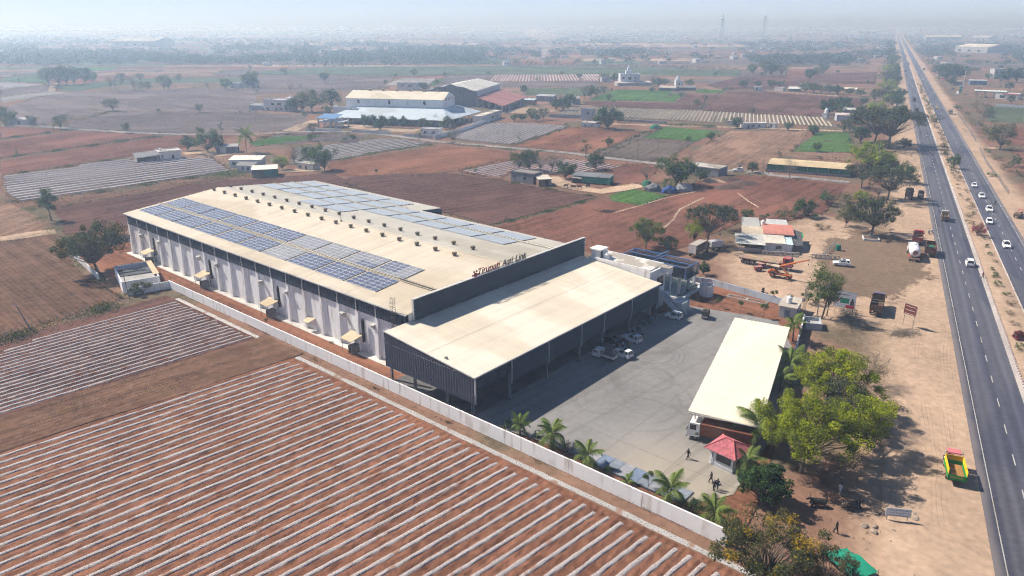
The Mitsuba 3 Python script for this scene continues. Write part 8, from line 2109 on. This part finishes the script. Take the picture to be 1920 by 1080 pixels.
put(f'{t}__print_panel', M().box(L * .27, L * .70, -.092, -.083, 2.3, 3.5), (.02, .19, .13), 0, place=m_)
put(f'{t}__print_strip', M().box(L * .56, L * .97, -.094, -.084, 1.32, 2.0), (.42, .04, .05), 0, place=m_)
put(f'{t}__portrait', M().prism([(L * .76, 2.02), (L * .95, 2.02), (L * .94, 2.9), (L * .90, 3.1), (L * .89, 3.5), (L * .85, 3.7), (L * .81, 3.5), (L * .81, 3.1), (L * .77, 2.9)], 0, .006, xf=np.array([[1, 0, 0, 0], [0, 0, -1, -.084], [0, 1, 0, 0], [0, 0, 0, 1.]])), (.06, .05, .05), 0, place=m_)
put(f'{t}__round_mark', M().tube((L * .14, -.09, 2.9), (L * .14, -.082, 2.9), .42, n=18), (.45, .10, .08), 0, place=m_)
board('maroon signboard with pale lettering on two tall posts by the shoulder', (1690, 611), (1701, 615), 3.0, 5.2, (.14, .03, .025), (.30, .26, .24), 'signboard', 2, 2.6, 3, (.45, .40, .36))
board('small white signboard with blue lettering on the sandy ground', (1658, 976), (1695, 980), .95, 2.0, (.50, .56, .64), (.35, .35, .36), 'signboard', 2, 2.9, 3, (.06, .08, .16))
t = thing('shade_net', 'bright green shade net spread at the bottom edge beside the trees', 'net')
a = np.array([ground(*p)[:2] for p in ((1536, 1046), (1585, 1040), (1645, 1083), (1600, 1100))])
uu, vv = np.meshgrid(np.linspace(0, 1, 14), np.linspace(0, 1, 8))
P2 = (a[0] * ((1 - uu) * (1 - vv))[..., None] + a[1] * (uu * (1 - vv))[..., None] + a[2] * (uu * vv)[..., None] + a[3] * ((1 - uu) * vv)[..., None])
z = .5 + .9 * meshkit.fbm(np.concatenate([P2 * .9, P2[..., :1] * 0], -1), 3, 6)
i, j = np.meshgrid(np.arange(7), np.arange(13), indexing='ij'); k = (i * 14 + j).reshape(-1)
put(f'{t}__cloth', M().add(np.concatenate([P2, z[..., None]], -1).reshape(-1, 3), np.stack([k, k + 1, k + 15, k + 14], 1)), (.01, .24, .15), 0, smooth=True)
m = M()
for p in a:
    m.tube((*p, 0), (*p, 1.2), .04, n=5)
put(f'{t}__stake', m, (.2, .15, .1), 4); labels[f'{t}__stake'] = {'kind': 'stuff'}
def pole(label, px, py, hp, lean=(0, 0), arms=1, col=(.22, .20, .18), name='utility_pole', cat='utility pole', r=.13, group=None):
    g = ground(px, py); h = px_h(px, py, hp)
    t = thing(name, label, cat, group)
    top = g + [lean[0], lean[1], h]
    put(f'{t}__shaft', M().path([g - [0, 0, .2], (g + top) / 2, top], [r * 1.2, r, r * .7], 6), col, 4)
    for i in range(arms):
        c = g + (top - g) * (.95 - .08 * i)
        put(f'{t}__crossarm', M().tube(c - RN * .9, c + RN * .9, .06, n=4), col, 4)
        m = M()
        for o in (-.8, 0, .8):
            m.tube(c + RN * o, c + RN * o + [0, 0, .25], .05, n=5)
        k = put(f'{t}__insulators', m, (.35, .33, .32)); labels[k] = {'kind': 'stuff'}
    return top
pole('leaning concrete pole at the grass bank far left', 58, 618, 47, (-2.2, .3), 1)
pole('thin pole standing at the corner of the walled store', 243, 560, 58, (-.5, 0), 1, (.14, .12, .11), r=.09)
pole('utility pole on the grey field left of the vegetable plot', *C4(940, 945), 30)
pole('utility pole in the middle of the grey brown field', *C4(1090, 895), 26)
pole('utility pole by the road before the ribbed field', *M4(418, 132), 27)
pole('bare wooden pole beside the net house lane', *N4(440, 325), 27, (0, 0), 0)
pole('slim pole by the olive tree on the stubble', *A4(980, 592), 23, (0, 0), 0, r=.1)
pole('wooden pole standing behind the drumstick trees', 1531, 596, 38, (0, 0), 0, (.28, .24, .19), r=.11)
pole('leaning pole beside the overgrown heap', *N4(1060, 585), 42, (2.5, .5), 0, r=.12)
for i, (x, y, hp) in enumerate(((1600, 690, 42), (1618, 680, 42), (1560, 520, 28), (1583, 520, 28))):
    pole(f'steel pole on the dry ground right of the highway, {["front left", "front right", "rear left", "rear right"][i]} of four', *D4(x, y), hp, group='poles right of the highway')
for i, (x, y, hp) in enumerate(((1395, 335, 16), (1411, 335, 16))):
    pole(f'thin pole on the far green field, {["left", "right"][i]} of the pair', *C4(x, y), hp, arms=0, group='pole pair on the far green field')
t = thing('transformer_pole', 'lattice double pole with transformer gear beside the pump house', 'utility pole')
g = ground(1506, 590)
m = M()
for s in (-.45, .45):
    for o in (-.14, .14):
        m.tube((s, o, 0), (s, o, 6.6), .045, n=4)
    for z in np.arange(.3, 6.4, .55):
        m.tube((s, -.14, z), (s, .14, z + .5), .02, n=3)
k = put(f'{t}__lattice', m, (.20, .19, .18), 6, place=at(g[0], g[1], 0, AZ_U)); labels[k] = {'kind': 'stuff'}
put(f'{t}__crossarm', M().box(-1.3, 1.3, -.07, .07, 6.0, 6.15), (.20, .19, .18), 6, place=at(g[0], g[1], 0, AZ_U))
put(f'{t}__crossarm', M().box(-1.0, 1.0, -.07, .07, 4.6, 4.75), (.20, .19, .18), 6, place=at(g[0], g[1], 0, AZ_U))
put(f'{t}__switch_box', M().rbox(-.35, .35, .15, .6, 3.0, 3.9, .04), (.22, .22, .23), 6, place=at(g[0], g[1], 0, AZ_U))
for i, px in enumerate((1352, 1430)):
    t = thing('transmission_tower', f'hazy lattice transmission tower above the horizon, {["left", "right"][i]} of two', 'transmission tower')
    g = ground(px, 79); H = 97.0; m = M()
    lv = np.array([0, .2, .4, .58, .72, .84, .93, 1.0]) * H; ww = np.array([8, 6.2, 4.6, 3.2, 2.2, 1.8, 1.3, .3])
    for a, b, wa, wb in zip(lv[:-1], lv[1:], ww[:-1], ww[1:]):
        c0 = [(sx * wa, sy * wa, a) for sx, sy in ((1, 1), (-1, 1), (-1, -1), (1, -1))]; c1 = [(sx * wb, sy * wb, b) for sx, sy in ((1, 1), (-1, 1), (-1, -1), (1, -1))]
        for k in range(4):
            m.tube(c0[k], c1[k], .22, n=4).tube(c0[k], c1[(k + 1) % 4], .2, n=3).tube(c0[(k + 1) % 4], c1[k], .2, n=3).tube(c1[k], c1[(k + 1) % 4], .2, n=3)
    k = put(f'{t}__lattice', m, (.16, .17, .18), place=at(g[0], g[1], 0, 20)); labels[k] = {'kind': 'stuff'}
    for z in (.72, .82, .91):
        put(f'{t}__crossarm', M().path([(-11 + 14 * (z - .72), 0, H * z), (0, 0, H * z + 1.6), (11 - 14 * (z - .72), 0, H * z)], .4, 4), (.16, .17, .18), place=at(g[0], g[1], 0, 20))
def fence(label, pts, gap, h=1.5, r=.08, col=(.30, .27, .23), world=None, name='post_fence'):
    t = thing(name, label, 'fence')
    p = np.array([ground(*q) for q in pts]) if world is None else np.array(world)
    d = np.r_[0, np.cumsum(np.linalg.norm(np.diff(p, axis=0), axis=1))]
    m, w = M(), M()
    for s in np.arange(0, d[-1], gap):
        q = np.array([np.interp(s, d, p[:, k]) for k in range(3)])
        hh = h * (.85 + .3 * rnd.random())
        m.tube(q - [0, 0, .1], q + [.1 * (rnd.random() - .5), .1 * (rnd.random() - .5), hh], r, n=5)
    for a, b in zip(p[:-1], p[1:]):
        for z in (.45 * h, .85 * h):
            w.tube(a + [0, 0, z], b + [0, 0, z], .012, n=3)
    k = put(f'{t}__posts', m, col, 4); labels[k] = {'kind': 'stuff'}
    k = put(f'{t}__wires', w, (.12, .11, .10)); labels[k] = {'kind': 'stuff'}
fence('thin post and wire fence along the grass bank at the left', [(-40, 648), (0, 637), (90, 605), (175, 580), (230, 560)], 5.2, 1.5)
fence('stone post fence along the sandy right shoulder, upper stretch', [D4(1420, 620), D4(1480, 700), D4(1560, 830)], 2.2, 1.6, .12, (.34, .30, .27))
fence('stone post fence along the sandy right shoulder, lower stretch', [D4(1585, 885), D4(1640, 1000), D4(1720, 1100), D4(1800, 1220)], 2.0, 1.7, .13, (.34, .30, .27))
fence('post fence along the left edge of the plain orange field', [C4(640, 900), C4(800, 845), C4(1000, 750)], 5.5, 1.6, .12, (.34, .33, .31))
fence('post fence between the grey mulched field and red field', [A4(0, 1075), A4(400, 1030), A4(930, 942)], 7, 1.5)
fence('post fence beside the lane past the net house', [N4(110, 350), N4(460, 352), N4(800, 385), N4(1085, 412)], 6, 1.4, .1, (.32, .30, .28))
for i, (px, py) in enumerate(((1430, 553), (1400, 548))):
    k = thing('tyre', ['old lorry tyre lying upright against the panel wall', 'dark tyre lying flat behind the panel wall'][i], 'tyre')
    g = ground(px, py - 4)
    a = np.linspace(0, 2 * np.pi, 22)
    pts_ = np.stack([.5 * np.cos(a), a * 0, .55 + .5 * np.sin(a)], 1) if i == 0 else np.stack([.42 * np.cos(a), .42 * np.sin(a), a * 0 + .16], 1)
    put(f'{k}__tread', M().path(pts_, .17, 8), (.018, .018, .02), 6, smooth=True, place=at(g[0], g[1], 0, AZ_U, 1.1))
    put(f'{k}__bead', M().path(pts_ * [.72, .72, 1] + ([0, 0, 0] if i else [0, 0, 0]) if i else np.stack([.35 * np.cos(a), a * 0, .55 + .35 * np.sin(a)], 1), .05, 6), (.04, .04, .042), 6, smooth=True, place=at(g[0], g[1], 0, AZ_U, 1.1))
for i, (px, py, hp, col, lab) in enumerate(((*D4(1420, 465), 8, (.6, .62, .64), 'white signpost plate leaning beside the price totem'),)):
    k = put('sign_plate', M().rbox(-.1, .1, -1.0, 1.0, 0, 2.6, .03), col, 0, place=gat(px, py, 30)); tag(k, lab, 'sign')
for i, (lab, px, py, c) in enumerate((('white van parked by the side road bend right of the highway', *D4(1238, 305), WHT), ('white car parked beside the green van, right side road', *D4(1268, 330), WHT), ('green van parked by the side road bend', *D4(1278, 352), (.02, .16, .06)), ('red stall van beside the dark grove', *D4(1312, 358), (.30, .03, .04)))):
    car(lab, gat(px, py, AZ_R + 40), 'van', c)
for lab, px, py in (('dark dirt mound on the ploughed field, leftmost', 1362, 337), ('dark dirt mound on the ploughed field, right one', 1395, 345), ('dark dirt mound on the ploughed field, nearest', 1365, 352)):
    g = ground(px, py)
    v, f = grid_sheet(-6, 6, -4, 4, .5, 0); rr_ = np.hypot(v[:, 0] / 6, v[:, 1] / 4)
    v[:, 2] = np.clip(1 - rr_, 0, 1) ** .7 * 1.4 + .4 * (meshkit.fbm(v * .9 + px, 3, 3) - .5) * (rr_ < 1) - .05
    tag(put('dirt_mound', (v, np.vstack([f[:, [0, 1, 2]], f[:, [0, 2, 3]]])), (.085, .048, .036), 2, smooth=True, place=at(g[0], g[1], FZ[0] - .02, 15)), lab, 'dirt mound', 'mounds on the ploughed field')
v, f = grid_sheet(-5, 5, -3, 3, .5, 0); rr_ = np.hypot(v[:, 0] / 5, v[:, 1] / 3); v[:, 2] = np.clip(1 - rr_, 0, 1) * 1.3 - .05
g = ground(1335, 340); tag(put('sand_mound', (v, np.vstack([f[:, [0, 1, 2]], f[:, [0, 2, 3]]])), (.36, .25, .16), 2, smooth=True, place=at(g[0], g[1], FZ[0] - .02)), 'pale sand mound at the corner of the grey block shed', 'sand mound')
k = put('milestone', M().rbox(-.5, .5, -.15, .15, 0, 1.1, .05), (.60, .52, .36), 1, place=gat(*D4(1108, 1050), AZ_R + 80, RZ)); tag(k, 'pale yellow stone marker on the left shoulder', 'milestone')

# ================================================================ AIR
scene['haze'] = {'type': 'cube', 'to_world': T(np.array([[14000., 0, 0, 0], [0, 14000, 0, 0], [0, 0, 52.5, 50.5], [0, 0, 0, 1]])), 'bsdf': {'type': 'null'},
                 'interior': {'type': 'ref', 'id': 'air'}}
labels['haze'] = {'kind': 'stuff', 'label': 'pale blue dust haze filling the air over the plain', 'category': 'haze'}

# white smoke of a stubble fire far out
g = ground(1022, 107)
ball = [manifold3d.Manifold.sphere(1.0, 24).scale([a, b, c]).translate([x, y, z]) for a, b, c, x, y, z in ((9, 9, 10, 0, 0, 10), (14, 12, 13, 4, 0, 24), (17, 14, 11, -4, 3, 38), (24, 18, 8, -22, 0, 45), (12, 10, 7, 14, 0, 36))]
sm = ball[0]
for b in ball[1:]:
    sm = sm + b
mm = sm.to_mesh()
scene['smoke_air'] = {'type': 'homogeneous', 'albedo': {'type': 'rgb', 'value': [.93, .96, .995]}, 'sigma_t': .028}
scene['smoke'] = {**mikit.ply((mm.vert_properties[:, :3] + g + [0, 0, .5], mm.tri_verts)), 'bsdf': {'type': 'null'}, 'interior': {'type': 'ref', 'id': 'smoke_air'}, 'exterior': {'type': 'ref', 'id': 'air'}}
labels['smoke'] = {'kind': 'stuff', 'label': 'small white plume of smoke rising far out on the plain', 'category': 'smoke'}
